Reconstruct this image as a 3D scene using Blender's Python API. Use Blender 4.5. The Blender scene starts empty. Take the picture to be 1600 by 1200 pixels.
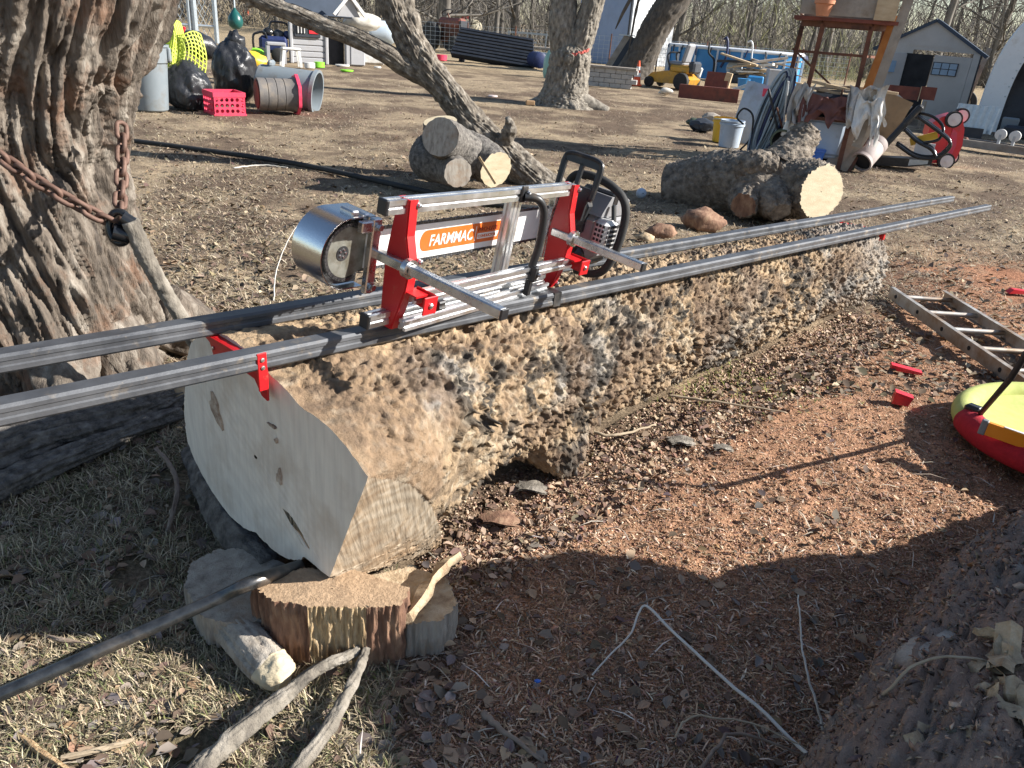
import bpy, math, random
import numpy as np
from mathutils import Matrix, Vector
random.seed(7); RNG = np.random.default_rng(11)
SC = bpy.context.scene
COL = SC.collection
# ---------------------------------------------------------------- camera
F_PX, PITCH, ROLL, EYE = 1232.0, 24.6, 4.5, 1.5
_p, _r = math.radians(PITCH), math.radians(ROLL)
FW = np.array([0, math.cos(_p), -math.sin(_p)]); _rt = np.array([1.0, 0, 0]); _up = np.cross(_rt, FW)
CR = _rt*math.cos(_r)+_up*math.sin(_r); CU = -_rt*math.sin(_r)+_up*math.cos(_r)
CO = np.array([0, 0, EYE])
cam_d = bpy.data.cameras.new('camera'); cam = bpy.data.objects.new('camera', cam_d); COL.objects.link(cam)
cam_d.sensor_width = 36; cam_d.lens = F_PX/1600*36; cam_d.clip_start = 0.05; cam_d.clip_end = 2000
_m = Matrix.Identity(4)
for i in range(3):
    _m[i][0] = CR[i]; _m[i][1] = CU[i]; _m[i][2] = -FW[i]; _m[i][3] = CO[i]
cam.matrix_world = _m
SC.camera = cam
# ---------------------------------------------------------------- sky, sun, exposure
SUN_EL = math.radians(30.0)
SUN_H = np.array([1.0, 0.0])
SUN = np.array([SUN_H[0]*math.cos(SUN_EL), SUN_H[1]*math.cos(SUN_EL), math.sin(SUN_EL)])
W = bpy.data.worlds.new('World'); SC.world = W; W.use_nodes = True
_n = W.node_tree.nodes; _l = W.node_tree.links
sky = _n.new('ShaderNodeTexSky'); sky.sky_type = 'NISHITA'; sky.sun_disc = False
sky.sun_elevation = SUN_EL; sky.sun_rotation = math.atan2(SUN_H[0], SUN_H[1])
sky.air_density = 1.0; sky.dust_density = 0.6; sky.ozone_density = 1.0
_l.new(sky.outputs[0], _n['Background'].inputs[0]); _n['Background'].inputs[1].default_value = 0.072
sun_d = bpy.data.lights.new('sun', 'SUN'); sun_o = bpy.data.objects.new('sun', sun_d); COL.objects.link(sun_o)
sun_d.energy = 5.0; sun_d.angle = math.radians(0.5); sun_d.color = (1.0, 0.955, 0.89)
sun_o.rotation_euler = Vector((-SUN[0], -SUN[1], -SUN[2])).to_track_quat('-Z', 'Y').to_euler()
sun_o.location = (20, -4, 20)
SC.view_settings.view_transform = 'Standard'; SC.view_settings.look = 'None'
SC.view_settings.exposure = 1.12; SC.view_settings.gamma = 1
# ---------------------------------------------------------------- pixel -> place helpers (1600 x 1200 photograph)
def ray(x, y): return FW+CR*(x-800)/F_PX+CU*(600-y)/F_PX
def G(x, y, z=0.0):
    d = ray(x, y); return CO+d*((z-EYE)/d[2])
def D(x, y, Y):
    d = ray(x, y); return CO+d*(Y/d[1])
def PX(p):
    v = np.asarray(p, float)-CO; w = v@FW
    return np.stack([800+F_PX*(v@CR)/w, 600-F_PX*(v@CU)/w], -1)
# ---------------------------------------------------------------- noise (numpy)
def _h(ix, iy, iz, s):
    M = np.uint32
    h = (ix.astype(np.int64).astype(M)*M(374761393)) ^ (iy.astype(np.int64).astype(M)*M(668265263)) ^ (iz.astype(np.int64).astype(M)*M(2147483647-58)) ^ M((s*974634777) & 0xffffffff)
    h = (h ^ (h >> M(13)))*M(1274126177); h = (h ^ (h >> M(16)))*M(2246822519); h ^= h >> M(13)
    return h.astype(np.float64)/4294967296.0
def vnoise(p, s=0):
    p = np.asarray(p, float); i = np.floor(p); f = p-i; u = f*f*f*(f*(f*6-15)+10)
    ix, iy, iz = i[..., 0], i[..., 1], i[..., 2]; r = 0
    for a in (0, 1):
        wx = u[..., 0] if a else 1-u[..., 0]
        for b in (0, 1):
            wy = u[..., 1] if b else 1-u[..., 1]
            for c in (0, 1):
                wz = u[..., 2] if c else 1-u[..., 2]
                r = r+wx*wy*wz*_h(ix+a, iy+b, iz+c, s)
    return r*2-1
def fbm(p, o=4, s=0, g=0.5):
    p = np.asarray(p, float); r = 0; a = 1.0; t = 0
    for k in range(o):
        r = r+a*vnoise(p*(2.03**k)+k*17.3, s+k); t += a; a *= g
    return r/t
def ridged(p, o=3, s=0):
    p = np.asarray(p, float); r = 0; a = 1.0; t = 0
    for k in range(o):
        r = r+a*(1-np.abs(vnoise(p*(2.07**k)+k*11.1, s+k))*2); t += a; a *= 0.5
    return r/t
def worley(p, s=0):
    p = np.asarray(p, float); i = np.floor(p); f1 = np.full(p.shape[:-1], 9.0); f2 = f1.copy(); cid = np.zeros(p.shape[:-1])
    for a in (-1, 0, 1):
        for b in (-1, 0, 1):
            for c in (-1, 0, 1):
                j = i+np.array([a, b, c]); x, y, z = j[..., 0], j[..., 1], j[..., 2]
                q = j+np.stack([_h(x, y, z, s+1), _h(x, y, z, s+2), _h(x, y, z, s+3)], -1)
                d = np.sqrt(((q-p)**2).sum(-1)); n = d < f1
                f2 = np.where(n, f1, np.minimum(f2, d)); cid = np.where(n, _h(x, y, z, s+4), cid); f1 = np.where(n, d, f1)
    return f1, f2, cid
def sstep(a, b, x):
    t = np.clip((x-a)/(b-a), 0, 1); return t*t*(3-2*t)
# ---------------------------------------------------------------- materials
MATS = {}
def _node(nt, t, **kw):
    n = nt.nodes.new(t)
    for k, v in kw.items(): setattr(n, k, v)
    return n
ORD = 'first second third fourth fifth sixth seventh eighth ninth tenth eleventh twelfth thirteenth fourteenth fifteenth sixteenth seventeenth eighteenth nineteenth twentieth'.split()
ORD += ['twenty '+o for o in ORD[:9]]+['thirtieth']+['thirty '+o for o in ORD[:9]]+['fortieth']
def mat(name, cols, scale=6.0, rough=0.7, metal=0.0, bump=0.0, bscale=None, stretch=(1, 1, 1), detail=6, attr=None, attr_mix=0.0,
        dirt=None, dirt_scale=3.0, dirt_amt=0.5, spec=None, rvar=0.0, dirt_w=0.12, coat=0, trans=0):
    """cols: colours spread over a noise; dirt: second colour in noise patches; attr: vertex colour layer multiplied or used as base"""
    m = bpy.data.materials.new(name); m.use_nodes = True; nt = m.node_tree; b = nt.nodes['Principled BSDF']; L = nt.links.new
    tc = _node(nt, 'ShaderNodeTexCoord'); mp = _node(nt, 'ShaderNodeMapping'); mp.inputs['Scale'].default_value = stretch
    L(tc.outputs['Object'], mp.inputs[0])
    nz = _node(nt, 'ShaderNodeTexNoise'); nz.inputs['Scale'].default_value = scale; nz.inputs['Detail'].default_value = detail; nz.inputs['Roughness'].default_value = 0.62
    L(mp.outputs[0], nz.inputs[0])
    if len(cols) == 1:
        c = cols[0]; cols = [tuple(x*0.82 for x in c), tuple(min(1, x*1.12) for x in c)]
    rp = _node(nt, 'ShaderNodeValToRGB'); el = rp.color_ramp.elements
    for i, c in enumerate(cols):
        pos = 0.3+0.4*i/(len(cols)-1)
        e = el[i] if i < 2 else el.new(pos)
        e.position = pos
    el = sorted(rp.color_ramp.elements, key=lambda e: e.position)
    for e, c in zip(el, cols): e.color = (*c[:3], 1)
    L(nz.outputs[0], rp.inputs[0]); out = rp.outputs[0]
    if attr:
        at = _node(nt, 'ShaderNodeAttribute'); at.attribute_name = attr
        mx = _node(nt, 'ShaderNodeMix', data_type='RGBA', blend_type='MULTIPLY'); mx.inputs[0].default_value = 1.0
        L(at.outputs['Color'], mx.inputs[6]); L(out, mx.inputs[7]); out = mx.outputs[2]
    if dirt:
        n2 = _node(nt, 'ShaderNodeTexNoise'); n2.inputs['Scale'].default_value = dirt_scale; n2.inputs['Detail'].default_value = 8; n2.inputs['Roughness'].default_value = 0.65
        L(tc.outputs['Object'], n2.inputs[0])
        r2 = _node(nt, 'ShaderNodeMapRange'); th = 0.5+(0.5-dirt_amt)*0.5
        r2.inputs[1].default_value = th-dirt_w; r2.inputs[2].default_value = th+dirt_w
        L(n2.outputs[0], r2.inputs[0])
        mx = _node(nt, 'ShaderNodeMix', data_type='RGBA'); L(r2.outputs[0], mx.inputs[0]); L(out, mx.inputs[6]); mx.inputs[7].default_value = (*dirt, 1); out = mx.outputs[2]
    L(out, b.inputs['Base Color'])
    b.inputs['Roughness'].default_value = rough; b.inputs['Metallic'].default_value = metal
    if spec is not None: b.inputs['Specular IOR Level'].default_value = spec
    if coat: b.inputs['Coat Weight'].default_value = coat
    if rvar:
        rr = _node(nt, 'ShaderNodeMapRange'); rr.inputs[1].default_value = 0.3; rr.inputs[2].default_value = 0.7
        rr.inputs[3].default_value = max(0.02, rough-rvar); rr.inputs[4].default_value = min(1, rough+rvar); L(nz.outputs[0], rr.inputs[0]); L(rr.outputs[0], b.inputs['Roughness'])
    if bump:
        n3 = _node(nt, 'ShaderNodeTexNoise'); n3.inputs['Scale'].default_value = bscale or scale*3; n3.inputs['Detail'].default_value = 8; n3.inputs['Roughness'].default_value = 0.65
        L(mp.outputs[0], n3.inputs[0])
        bp = _node(nt, 'ShaderNodeBump'); bp.inputs['Strength'].default_value = 1.0; bp.inputs['Distance'].default_value = bump
        L(n3.outputs[0], bp.inputs['Height']); L(bp.outputs[0], b.inputs['Normal'])
    MATS[name] = m
    return m
def MT(x): return MATS[x] if isinstance(x, str) else x
# ---------------------------------------------------------------- mesh building
def Rz(a): c, s = math.cos(a), math.sin(a); return np.array([[c, -s, 0], [s, c, 0], [0, 0, 1.0]])
def Rx(a): c, s = math.cos(a), math.sin(a); return np.array([[1.0, 0, 0], [0, c, -s], [0, s, c]])
def Ry(a): c, s = math.cos(a), math.sin(a); return np.array([[c, 0, s], [0, 1.0, 0], [-s, 0, c]])
class Fr:
    """local frame: origin + 3x3 axes (columns)"""
    def __init__(s, o=(0, 0, 0), A=None): s.o = np.asarray(o, float); s.A = np.eye(3) if A is None else np.asarray(A, float)
    def __call__(s, p): return np.asarray(p, float)@s.A.T+s.o
    def sub(s, o, R=None): return Fr(s(o), s.A@(np.eye(3) if R is None else R))
def PF(px, py, yaw=0.0, z=0.0, tilt=None):
    """frame on the ground at a pixel of the photograph whose unit is one photograph pixel at that distance (x right, y away, z up)"""
    o = G(px, py, z); v = o[:2]/np.linalg.norm(o[:2])
    A = np.array([[v[1], v[0], 0], [-v[0], v[1], 0], [0, 0, 1.0]])
    k = np.linalg.norm(PX(o+A[:, 0]*0.05)-PX(o))/0.05; kz = np.linalg.norm(PX(o+[0, 0, 0.05])-PX(o))/0.05
    A = A@Rz(math.radians(yaw))
    if tilt is not None: A = A@tilt
    f = Fr(o, A/((k+kz)/2)); f.k = 2/(k+kz)
    return f
def new_obj(name, V, Fs, material, parent=None, smooth=False, loc=None, attrs=None, auto=None):
    me = bpy.data.meshes.new(name)
    V = np.asarray(V, float)
    if parent is not None: loc0 = np.array(parent['_o']) if '_o' in parent else np.zeros(3)
    elif loc is not None: loc0 = np.asarray(loc, float)
    else: loc0 = np.zeros(3)
    V = V-loc0
    if isinstance(Fs, np.ndarray):
        n, k = Fs.shape
        me.vertices.add(len(V)); me.vertices.foreach_set('co', V.astype(np.float32).ravel())
        me.loops.add(n*k); me.loops.foreach_set('vertex_index', Fs.astype(np.int32).ravel())
        me.polygons.add(n); me.polygons.foreach_set('loop_start', np.arange(0, n*k, k, dtype=np.int32)); me.polygons.foreach_set('loop_total', np.full(n, k, np.int32))
        me.update(calc_edges=True); me.validate()
    else:
        me.from_pydata([tuple(v) for v in V], [], [tuple(f) for f in Fs]); me.update()
    if smooth: me.polygons.foreach_set('use_smooth', np.ones(len(me.polygons), bool))
    if attrs:
        for an, arr in attrs.items():
            a = me.color_attributes.new(an, 'FLOAT_COLOR', 'POINT'); arr = np.asarray(arr, np.float32)
            if arr.shape[1] == 3: arr = np.concatenate([arr, np.ones((len(arr), 1), np.float32)], 1)
            a.data.foreach_set('color', arr.ravel())
    me.materials.append(MT(material))
    o = bpy.data.objects.new(name, me); COL.objects.link(o)
    if auto: me.set_sharp_from_angle(angle=math.radians(auto))
    if parent is not None:
        o.parent = parent; o['_o'] = [float(x) for x in loc0]
        if parent.type == 'MESH' or True: pass
    else:
        o.location = loc0; o['_o'] = [float(x) for x in loc0]
    return o
def tag(o, label, cat, group=None, kind=None):
    if label: o['label'] = label
    if cat: o['category'] = cat
    if group: o['group'] = group
    if kind: o['kind'] = kind
    return o
def thing(name, label, cat, loc, group=None):
    o = bpy.data.objects.new(name, None); COL.objects.link(o); o.location = [float(x) for x in loc]; o.empty_display_size = 0.1
    o['_o'] = [float(x) for x in loc]
    return tag(o, label, cat, group)
class MB:
    def __init__(s, fr=None): s.V = []; s.F = []; s.fr = fr or Fr(); s.n = 0
    def add(s, V, F, fr=None):
        V = (fr or s.fr)(np.asarray(V, float)); b = s.n; s.V.append(V); s.n += len(V)
        s.F.extend([tuple(i+b for i in f) for f in F]); return s
    def box(s, c, size, R=None, bev=0.0, taper=None):
        x, y, z = np.asarray(size, float)/2
        if bev <= 0:
            V = np.array([[-x, -y, -z], [x, -y, -z], [x, y, -z], [-x, y, -z], [-x, -y, z], [x, -y, z], [x, y, z], [-x, y, z]])
            F = [(0, 3, 2, 1), (4, 5, 6, 7), (0, 1, 5, 4), (1, 2, 6, 5), (2, 3, 7, 6), (3, 0, 4, 7)]
        else:
            b = min(bev, x*.95, y*.95, z*.95); V = []; idx = {}
            for sx in (-1, 1):
                for sy in (-1, 1):
                    for sz in (-1, 1):
                        for ax in range(3):
                            p = [sx*(x-b), sy*(y-b), sz*(z-b)]; p[ax] = (sx*x, sy*y, sz*z)[ax]; idx[(sx, sy, sz, ax)] = len(V); V.append(p)
            V = np.array(V); F = []
            for ax in range(3):
                o1, o2 = (ax+1) % 3, (ax+2) % 3
                for sg in (-1, 1):
                    q = []
                    for a1, a2 in ((-1, -1), (1, -1), (1, 1), (-1, 1)):
                        k = [0, 0, 0]; k[ax] = sg; k[o1] = a1; k[o2] = a2; q.append(idx[(*k, ax)])
                    F.append(tuple(q if sg > 0 else q[::-1]))
                    # edges along ax between o1 and o2
            for ax in range(3):
                o1, o2 = (ax+1) % 3, (ax+2) % 3
                for a1 in (-1, 1):
                    for a2 in (-1, 1):
                        k0 = [0, 0, 0]; k0[o1] = a1; k0[o2] = a2; k1 = list(k0); k0[ax] = -1; k1[ax] = 1
                        q = [idx[(*k0, o1)], idx[(*k1, o1)], idx[(*k1, o2)], idx[(*k0, o2)]]
                        F.append(tuple(q if a1*a2 < 0 else q[::-1]))
            for sx in (-1, 1):
                for sy in (-1, 1):
                    for sz in (-1, 1):
                        q = [idx[(sx, sy, sz, 0)], idx[(sx, sy, sz, 1)], idx[(sx, sy, sz, 2)]]
                        F.append(tuple(q if sx*sy*sz > 0 else q[::-1]))
        if taper is not None:
            t = (V[:, 2]+z)/(2*z); V = V.copy(); V[:, 0] *= 1+(taper-1)*t; V[:, 1] *= 1+(taper-1)*t
        if R is not None: V = V@np.asarray(R).T
        return s.add(V+np.asarray(c, float), F)
    def beam(s, a, b, w, h, up=(0, 0, 1), bev=0.0, roll=0.0):
        a = np.asarray(a, float); b = np.asarray(b, float); d = b-a; L = np.linalg.norm(d); d /= L
        u = np.asarray(up, float)
        if abs(d@u) > 0.95*np.linalg.norm(u): u = np.array([0, 1.0, 0])
        x = np.cross(u, d); x /= np.linalg.norm(x); z = np.cross(d, x)
        R = np.stack([x, d, z], 1)@Ry(roll)
        return s.box((a+b)/2, (w, L, h), R=R, bev=bev)
    def tube(s, pts, r, n=8, cap=True, closed=False):
        P = np.asarray(pts, float); m = len(P); r = np.broadcast_to(np.asarray(r, float), (m,))
        T = np.gradient(P, axis=0) if not closed else (np.roll(P, -1, 0)-np.roll(P, 1, 0))
        T = T/(np.linalg.norm(T, axis=1)[:, None]+1e-12)
        u = np.array([0, 0, 1.0]) if abs(T[0][2]) < 0.9 else np.array([1.0, 0, 0])
        x = np.cross(u, T[0]); x /= np.linalg.norm(x); V = []; an = np.arange(n)*2*math.pi/n
        for i in range(m):
            x = x-T[i]*(x@T[i]); x /= np.linalg.norm(x)+1e-12; y = np.cross(T[i], x)
            V.append(P[i]+r[i]*(np.cos(an)[:, None]*x+np.sin(an)[:, None]*y))
        V = np.concatenate(V); F = []
        for i in range(m if closed else m-1):
            j = (i+1) % m
            for k in range(n): F.append((i*n+k, i*n+(k+1) % n, j*n+(k+1) % n, j*n+k))
        if cap and not closed: F.append(tuple(range(n))[::-1]); F.append(tuple((m-1)*n+k for k in range(n)))
        return s.add(V, F)
    def lathe(s, prof, n=24, c=(0, 0, 0), R=None, cap=(True, True), sx=1.0, sy=1.0):
        P = np.asarray(prof, float); m = len(P); an = np.arange(n)*2*math.pi/n; V = []
        for rr, z in P: V.append(np.stack([rr*np.cos(an)*sx, rr*np.sin(an)*sy, np.full(n, z)], 1))
        V = np.concatenate(V); F = []
        for i in range(m-1):
            for k in range(n): F.append((i*n+k, i*n+(k+1) % n, (i+1)*n+(k+1) % n, (i+1)*n+k))
        if cap[0]: F.append(tuple(range(n))[::-1])
        if cap[1]: F.append(tuple((m-1)*n+k for k in range(n)))
        if R is not None: V = V@np.asarray(R).T
        return s.add(V+np.asarray(c, float), F)
    def prism(s, poly, d, c=(0, 0, 0), R=None):
        """polygon in the local xz plane, extruded along y from -d/2 to d/2"""
        P = np.asarray(poly, float); n = len(P)
        V = np.concatenate([np.stack([P[:, 0], np.full(n, -d/2), P[:, 1]], 1), np.stack([P[:, 0], np.full(n, d/2), P[:, 1]], 1)])
        ar = 0.5*np.sum(P[:, 0]*np.roll(P[:, 1], -1)-np.roll(P[:, 0], -1)*P[:, 1])
        f = list(range(n)) if ar > 0 else list(range(n))[::-1]
        F = [tuple(f), tuple(i+n for i in f[::-1])]
        for a, b in zip(f, f[1:]+f[:1]): F.append((b, a, a+n, b+n))
        if R is not None: V = V@np.asarray(R).T
        return s.add(V+np.asarray(c, float), F)
    def ico(s, c, r, sub=2, R=None, fn=None):
        import bmesh
        bm = bmesh.new(); bmesh.ops.create_icosphere(bm, subdivisions=sub, radius=1.0)
        V = np.array([v.co[:] for v in bm.verts]); F = [tuple(v.index for v in f.verts) for f in bm.faces]; bm.free()
        if fn is not None: V = V*fn(V)[:, None]
        V = V*np.broadcast_to(np.asarray(r, float), (3,))
        if R is not None: V = V@np.asarray(R).T
        return s.add(V+np.asarray(c, float), F)
    def grid(s, P):
        P = np.asarray(P, float); a, b = P.shape[:2]; F = []
        for i in range(a-1):
            for j in range(b-1): F.append((i*b+j, i*b+j+1, (i+1)*b+j+1, (i+1)*b+j))
        return s.add(P.reshape(-1, 3), F)
    def each(s, name, material, parent=None, **kw):
        b = 0; fi = 0; ar = s.F; res = []
        for V in s.V:
            n = len(V); F = []
            while fi < len(ar) and max(ar[fi]) < b+n: F.append(tuple(i-b for i in ar[fi])); fi += 1
            m = MB(); m.V = [V]; m.F = F; m.n = n; res.append(m.out(name, material, parent, **kw)); b += n
        return res
    def out(s, name, material, parent=None, smooth=None, loc=None, label=None, kind=None, auto=35):
        V = np.concatenate(s.V)
        o = new_obj(name, V, s.F, material, parent, smooth=smooth is not False, loc=loc, auto=auto if smooth is not True else None)
        if label: o['label'] = label
        if kind: o['kind'] = kind
        return o
def grid_faces(a, b, wrap=False):
    i = np.arange(a-1)[:, None]; j = np.arange(b if wrap else b-1)[None, :]; j2 = (j+1) % b
    return np.stack([i*b+j, i*b+j2, (i+1)*b+j2, (i+1)*b+j], -1).reshape(-1, 4)
def catmull(pts, n):
    P = np.asarray(pts, float); m = len(P); Q = np.concatenate([[2*P[0]-P[1]], P, [2*P[-1]-P[-2]]]); t = np.linspace(0, m-1, n); i = np.minimum(t.astype(int), m-2); f = (t-i)[:, None]
    a, b, c, d = Q[i], Q[i+1], Q[i+2], Q[i+3]
    return 0.5*((2*b)+(-a+c)*f+(2*a-5*b+4*c-d)*f**2+(-a+3*b-3*c+d)*f**3)
def trunk(pts, rad, nl, nr, disp, flat=None):
    """tapered, displaced limb. pts/rad control polyline; disp(base xyz, theta, s, r) -> radial offset. returns V, F"""
    P = catmull(pts, nl); R = catmull(np.asarray(rad, float)[:, None], nl)[:, 0]
    T = np.gradient(P, axis=0); T /= np.linalg.norm(T, axis=1)[:, None]
    u = np.array([0, 0, 1.0]) if abs(T[0][2]) < 0.9 else np.array([1.0, 0, 0]); x = np.cross(u, T[0]); x /= np.linalg.norm(x)
    X = []; Y = []
    for i in range(nl):
        x = x-T[i]*(x@T[i]); x /= np.linalg.norm(x); X.append(x); Y.append(np.cross(T[i], x))
    X = np.array(X); Y = np.array(Y); th = np.arange(nr)*2*math.pi/nr
    N = np.cos(th)[None, :, None]*X[:, None]+np.sin(th)[None, :, None]*Y[:, None]
    seg = np.concatenate([[0], np.cumsum(np.linalg.norm(np.diff(P, axis=0), axis=1))])
    S = np.broadcast_to(seg[:, None], (nl, nr)); TH = np.broadcast_to(th[None], (nl, nr)); RR = np.broadcast_to(R[:, None], (nl, nr))
    B = P[:, None]+N*RR[..., None]
    dd = disp(B, TH, S, RR)
    V = (B+N*dd[..., None]).reshape(-1, 3); F = grid_faces(nl, nr, True)
    return V, F, dd
def cyl(th, s, r, k, ks): # seamless noise coordinates on a cylinder
    return np.stack([np.cos(th)*r*k, np.sin(th)*r*k, s*ks], -1)
def limb(name, pts, rad, nl, nr, disp, material, parent=None, loc=None, caps=True, attrs=None):
    V, F, dd = trunk(pts, rad, nl, nr, disp)
    Fl = [tuple(f) for f in F]
    if caps:
        Fl.append(tuple(range(nr))[::-1]); Fl.append(tuple((nl-1)*nr+k for k in range(nr)))
    return new_obj(name, V, Fl, material, parent, smooth=True, loc=loc)
def wob(amp=0.02, k=6.0, seed=0, ks=None):
    def f(B, th, s, r): return amp*fbm(cyl(th, s, r, k, ks or k)+seed*7.7, 4, seed)
    return f
def furrow(amp=0.03, k=9.0, ks=2.0, seed=0, lump=0.03, lk=1.2):
    """long braided bark ridges along the limb"""
    def f(B, th, s, r):
        c = cyl(th, s, r, k, ks)+seed*5.1
        w = np.stack([fbm(c*0.5, 2, seed+20), fbm(c*0.5+9, 2, seed+21), 0*s], -1)*0.9
        a = np.abs(vnoise(c+w, seed))
        a2 = np.abs(vnoise(c*2.1+w*2, seed+1))
        h = sstep(0.0, 0.35, a)*0.7+sstep(0, 0.4, a2)*0.3
        return amp*(h-0.6)+lump*fbm(cyl(th, s, r, lk, lk*0.7)+seed, 3, seed+3)+amp*0.25*fbm(c*np.array([3, 3, 6.0]), 3, seed+5)
    return f
def plates(amp=0.05, k=9.0, ks=2.2, seed=0, lump=0.03, lk=1.2, fine=1.0):
    """long overlapping bark plates parted by deep cracks"""
    def f(B, th, s, r):
        c = cyl(th, s, r, k, ks)+seed*5.1
        w = np.stack([fbm(c*0.7, 2, seed+20), fbm(c*0.7+9, 2, seed+21), fbm(c*.7+4, 2, seed+22)*.5], -1)*1.1
        f1, f2, cid = worley(c+w, seed); g1, g2, gid = worley(c*np.array([2.3, 2.3, 1.7])+w*1.5, seed+31)
        h = sstep(0.0, 0.30, f2-f1)*(.55+.45*cid); h2 = sstep(0.0, 0.35, g2-g1)*(.4+.6*gid)
        def rdg(m, sd): return 1-2*np.abs(vnoise(np.stack([c[..., 0]*m, c[..., 1]*m, c[..., 2]*(.45+.25*m)], -1)+w*1.2, sd))
        def crk(m, sd): return np.sqrt(np.abs(vnoise(np.stack([c[..., 0]*m, c[..., 1]*m, c[..., 2]*(.4+.3*m)], -1)+w*1.0, sd)))-.6
        fb = .75*crk(1.5, seed+40)+.50*crk(3.2, seed+43)+.28*crk(6.5, seed+41)+.12*rdg(9.0, seed+42)
        return amp*(.34*h+.16*h2-.35)+amp*fine*fb+amp*.10*fine*fbm(B*45, 3, seed+6)+lump*fbm(cyl(th, s, r, lk, lk*0.7)+seed, 3, seed+3)
    return f
def warty(amp=0.03, k=22.0, seed=0, lump=0.02):
    """corky, warty bark of knobs with gaps"""
    def f(B, th, s, r):
        q = B*k+seed*3.3; q = q+0.5*np.stack([vnoise(q*0.6, seed+7), vnoise(q*0.6+5, seed+8), vnoise(q*0.6+9, seed+9)], -1)
        f1, f2, cid = worley(q, seed)
        h = sstep(0.02, 0.45, f2-f1)*(0.35+0.65*cid)
        return amp*(h-0.4)+lump*fbm(B*2.2+seed, 3, seed+2)+amp*0.35*fbm(B*k*2.5, 3, seed+4)
    return f
# ================================================================ materials
mat('bark_left', [(0.045, 0.036, 0.03), (0.16, 0.13, 0.102), (0.35, 0.31, 0.26)], 16, 0.93, bump=0.022, bscale=38, stretch=(1, 1, 0.22), dirt=(0.2, 0.10, 0.055), dirt_scale=5.5, dirt_amt=0.24)
mat('bark_grey', [(0.07, 0.06, 0.05), (0.21, 0.185, 0.15), (0.36, 0.325, 0.275)], 14, 0.92, bump=0.012, bscale=40, stretch=(1, 1, 0.5))
mat('bark_lean', [(0.05, 0.04, 0.032), (0.17, 0.145, 0.115), (0.36, 0.325, 0.275)], 16, 0.92, bump=0.012, bscale=50)
mat('bark_dark', [(0.045, 0.04, 0.035), (0.13, 0.11, 0.09)], 14, 0.92, bump=0.015, bscale=40, stretch=(1, 1, 0.4))
mat('bark_dark_grey', [(0.05, 0.046, 0.042), (0.15, 0.135, 0.12), (0.26, 0.24, 0.21)], 28, 0.92, bump=0.02, bscale=60)  # darker grey that the bark has of its own
mat('bark_wood', [(0.08, 0.065, 0.05), (0.16, 0.13, 0.10)], 6, 0.95, bump=0.01, bscale=20)
mat('wood_fresh', [(0.52, 0.42, 0.27), (0.66, 0.57, 0.40)], 9, 0.75, bump=0.003, bscale=60, stretch=(1, 1, 3))
mat('wood_split', [(0.32, 0.2, 0.1), (0.52, 0.37, 0.2), (0.66, 0.52, 0.33)], 40, 0.8, bump=0.006, bscale=70, stretch=(3, 3, 0.4), dirt=(0.2, 0.10, 0.05), dirt_scale=6, dirt_amt=0.25)
mat('wood_grey', [(0.2, 0.17, 0.14), (0.36, 0.32, 0.27), (0.44, 0.4, 0.34)], 10, 0.88, bump=0.004, bscale=60, stretch=(4, 4, 0.6), dirt=(0.28, 0.16, 0.08), dirt_scale=5, dirt_amt=0.22)
mat('sawdust_top', [(0.30, 0.2, 0.12), (0.46, 0.32, 0.2)], 60, 0.95, bump=0.006, bscale=120)
mat('wood_rot', [(0.22, 0.14, 0.08), (0.43, 0.32, 0.2), (0.56, 0.45, 0.31)], 26, 0.9, bump=0.01, bscale=50)
mat('lumber', [(0.42, 0.30, 0.18), (0.58, 0.46, 0.30)], 6, 0.8, bump=0.002, bscale=40, stretch=(0.3, 3, 3))
mat('lumber_old', [(0.25, 0.22, 0.19), (0.42, 0.37, 0.31)], 8, 0.88, bump=0.003, bscale=40, stretch=(1, 1, 1), dirt=(0.16, 0.11, 0.07), dirt_scale=4, dirt_amt=0.3)
mat('plywood', [(0.36, 0.22, 0.11), (0.52, 0.35, 0.19)], 5, 0.8, bump=0.002, dirt=(0.15, 0.09, 0.05), dirt_scale=2.5, dirt_amt=0.4)
mat('steel_rail', [(0.06, 0.064, 0.072), (0.115, 0.12, 0.13)], 9, 0.5, metal=0.35, bump=0.0006, bscale=90, stretch=(1, 1, 1), rvar=0.12, dirt=(0.30, 0.24, 0.17), dirt_scale=14, dirt_amt=0.12)
mat('alu', [(0.62, 0.63, 0.64), (0.78, 0.79, 0.8)], 20, 0.36, metal=0.9, rvar=0.08, dirt=(0.5, 0.38, 0.24), dirt_scale=16, dirt_amt=0.14)
mat('alu_old', [(0.42, 0.40, 0.37), (0.58, 0.56, 0.53)], 12, 0.55, metal=0.7, rvar=0.12, dirt=(0.32, 0.22, 0.14), dirt_scale=5, dirt_amt=0.4)
mat('zinc', [(0.5, 0.5, 0.5), (0.66, 0.66, 0.66)], 25, 0.28, metal=0.95, rvar=0.1)
mat('chrome', [(0.6, 0.6, 0.6), (0.72, 0.72, 0.72)], 5, 0.16, metal=1.0, rvar=0.04, bump=0.0004, bscale=200)
mat('red_paint', [(0.42, 0.008, 0.012), (0.52, 0.014, 0.018)], 8, 0.35, rvar=0.06, dirt=(0.36, 0.22, 0.14), dirt_scale=22, dirt_amt=0.06)
mat('black_plastic', [(0.012, 0.013, 0.015), (0.025, 0.026, 0.028)], 12, 0.42, dirt=(0.12, 0.09, 0.06), dirt_scale=12, dirt_amt=0.14)
mat('black_rubber', [(0.015, 0.015, 0.015), (0.03, 0.03, 0.03)], 12, 0.75, bump=0.001)
mat('black_gloss', [(0.010, 0.011, 0.013), (0.02, 0.021, 0.023)], 5, 0.22, rvar=0.08)
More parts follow.
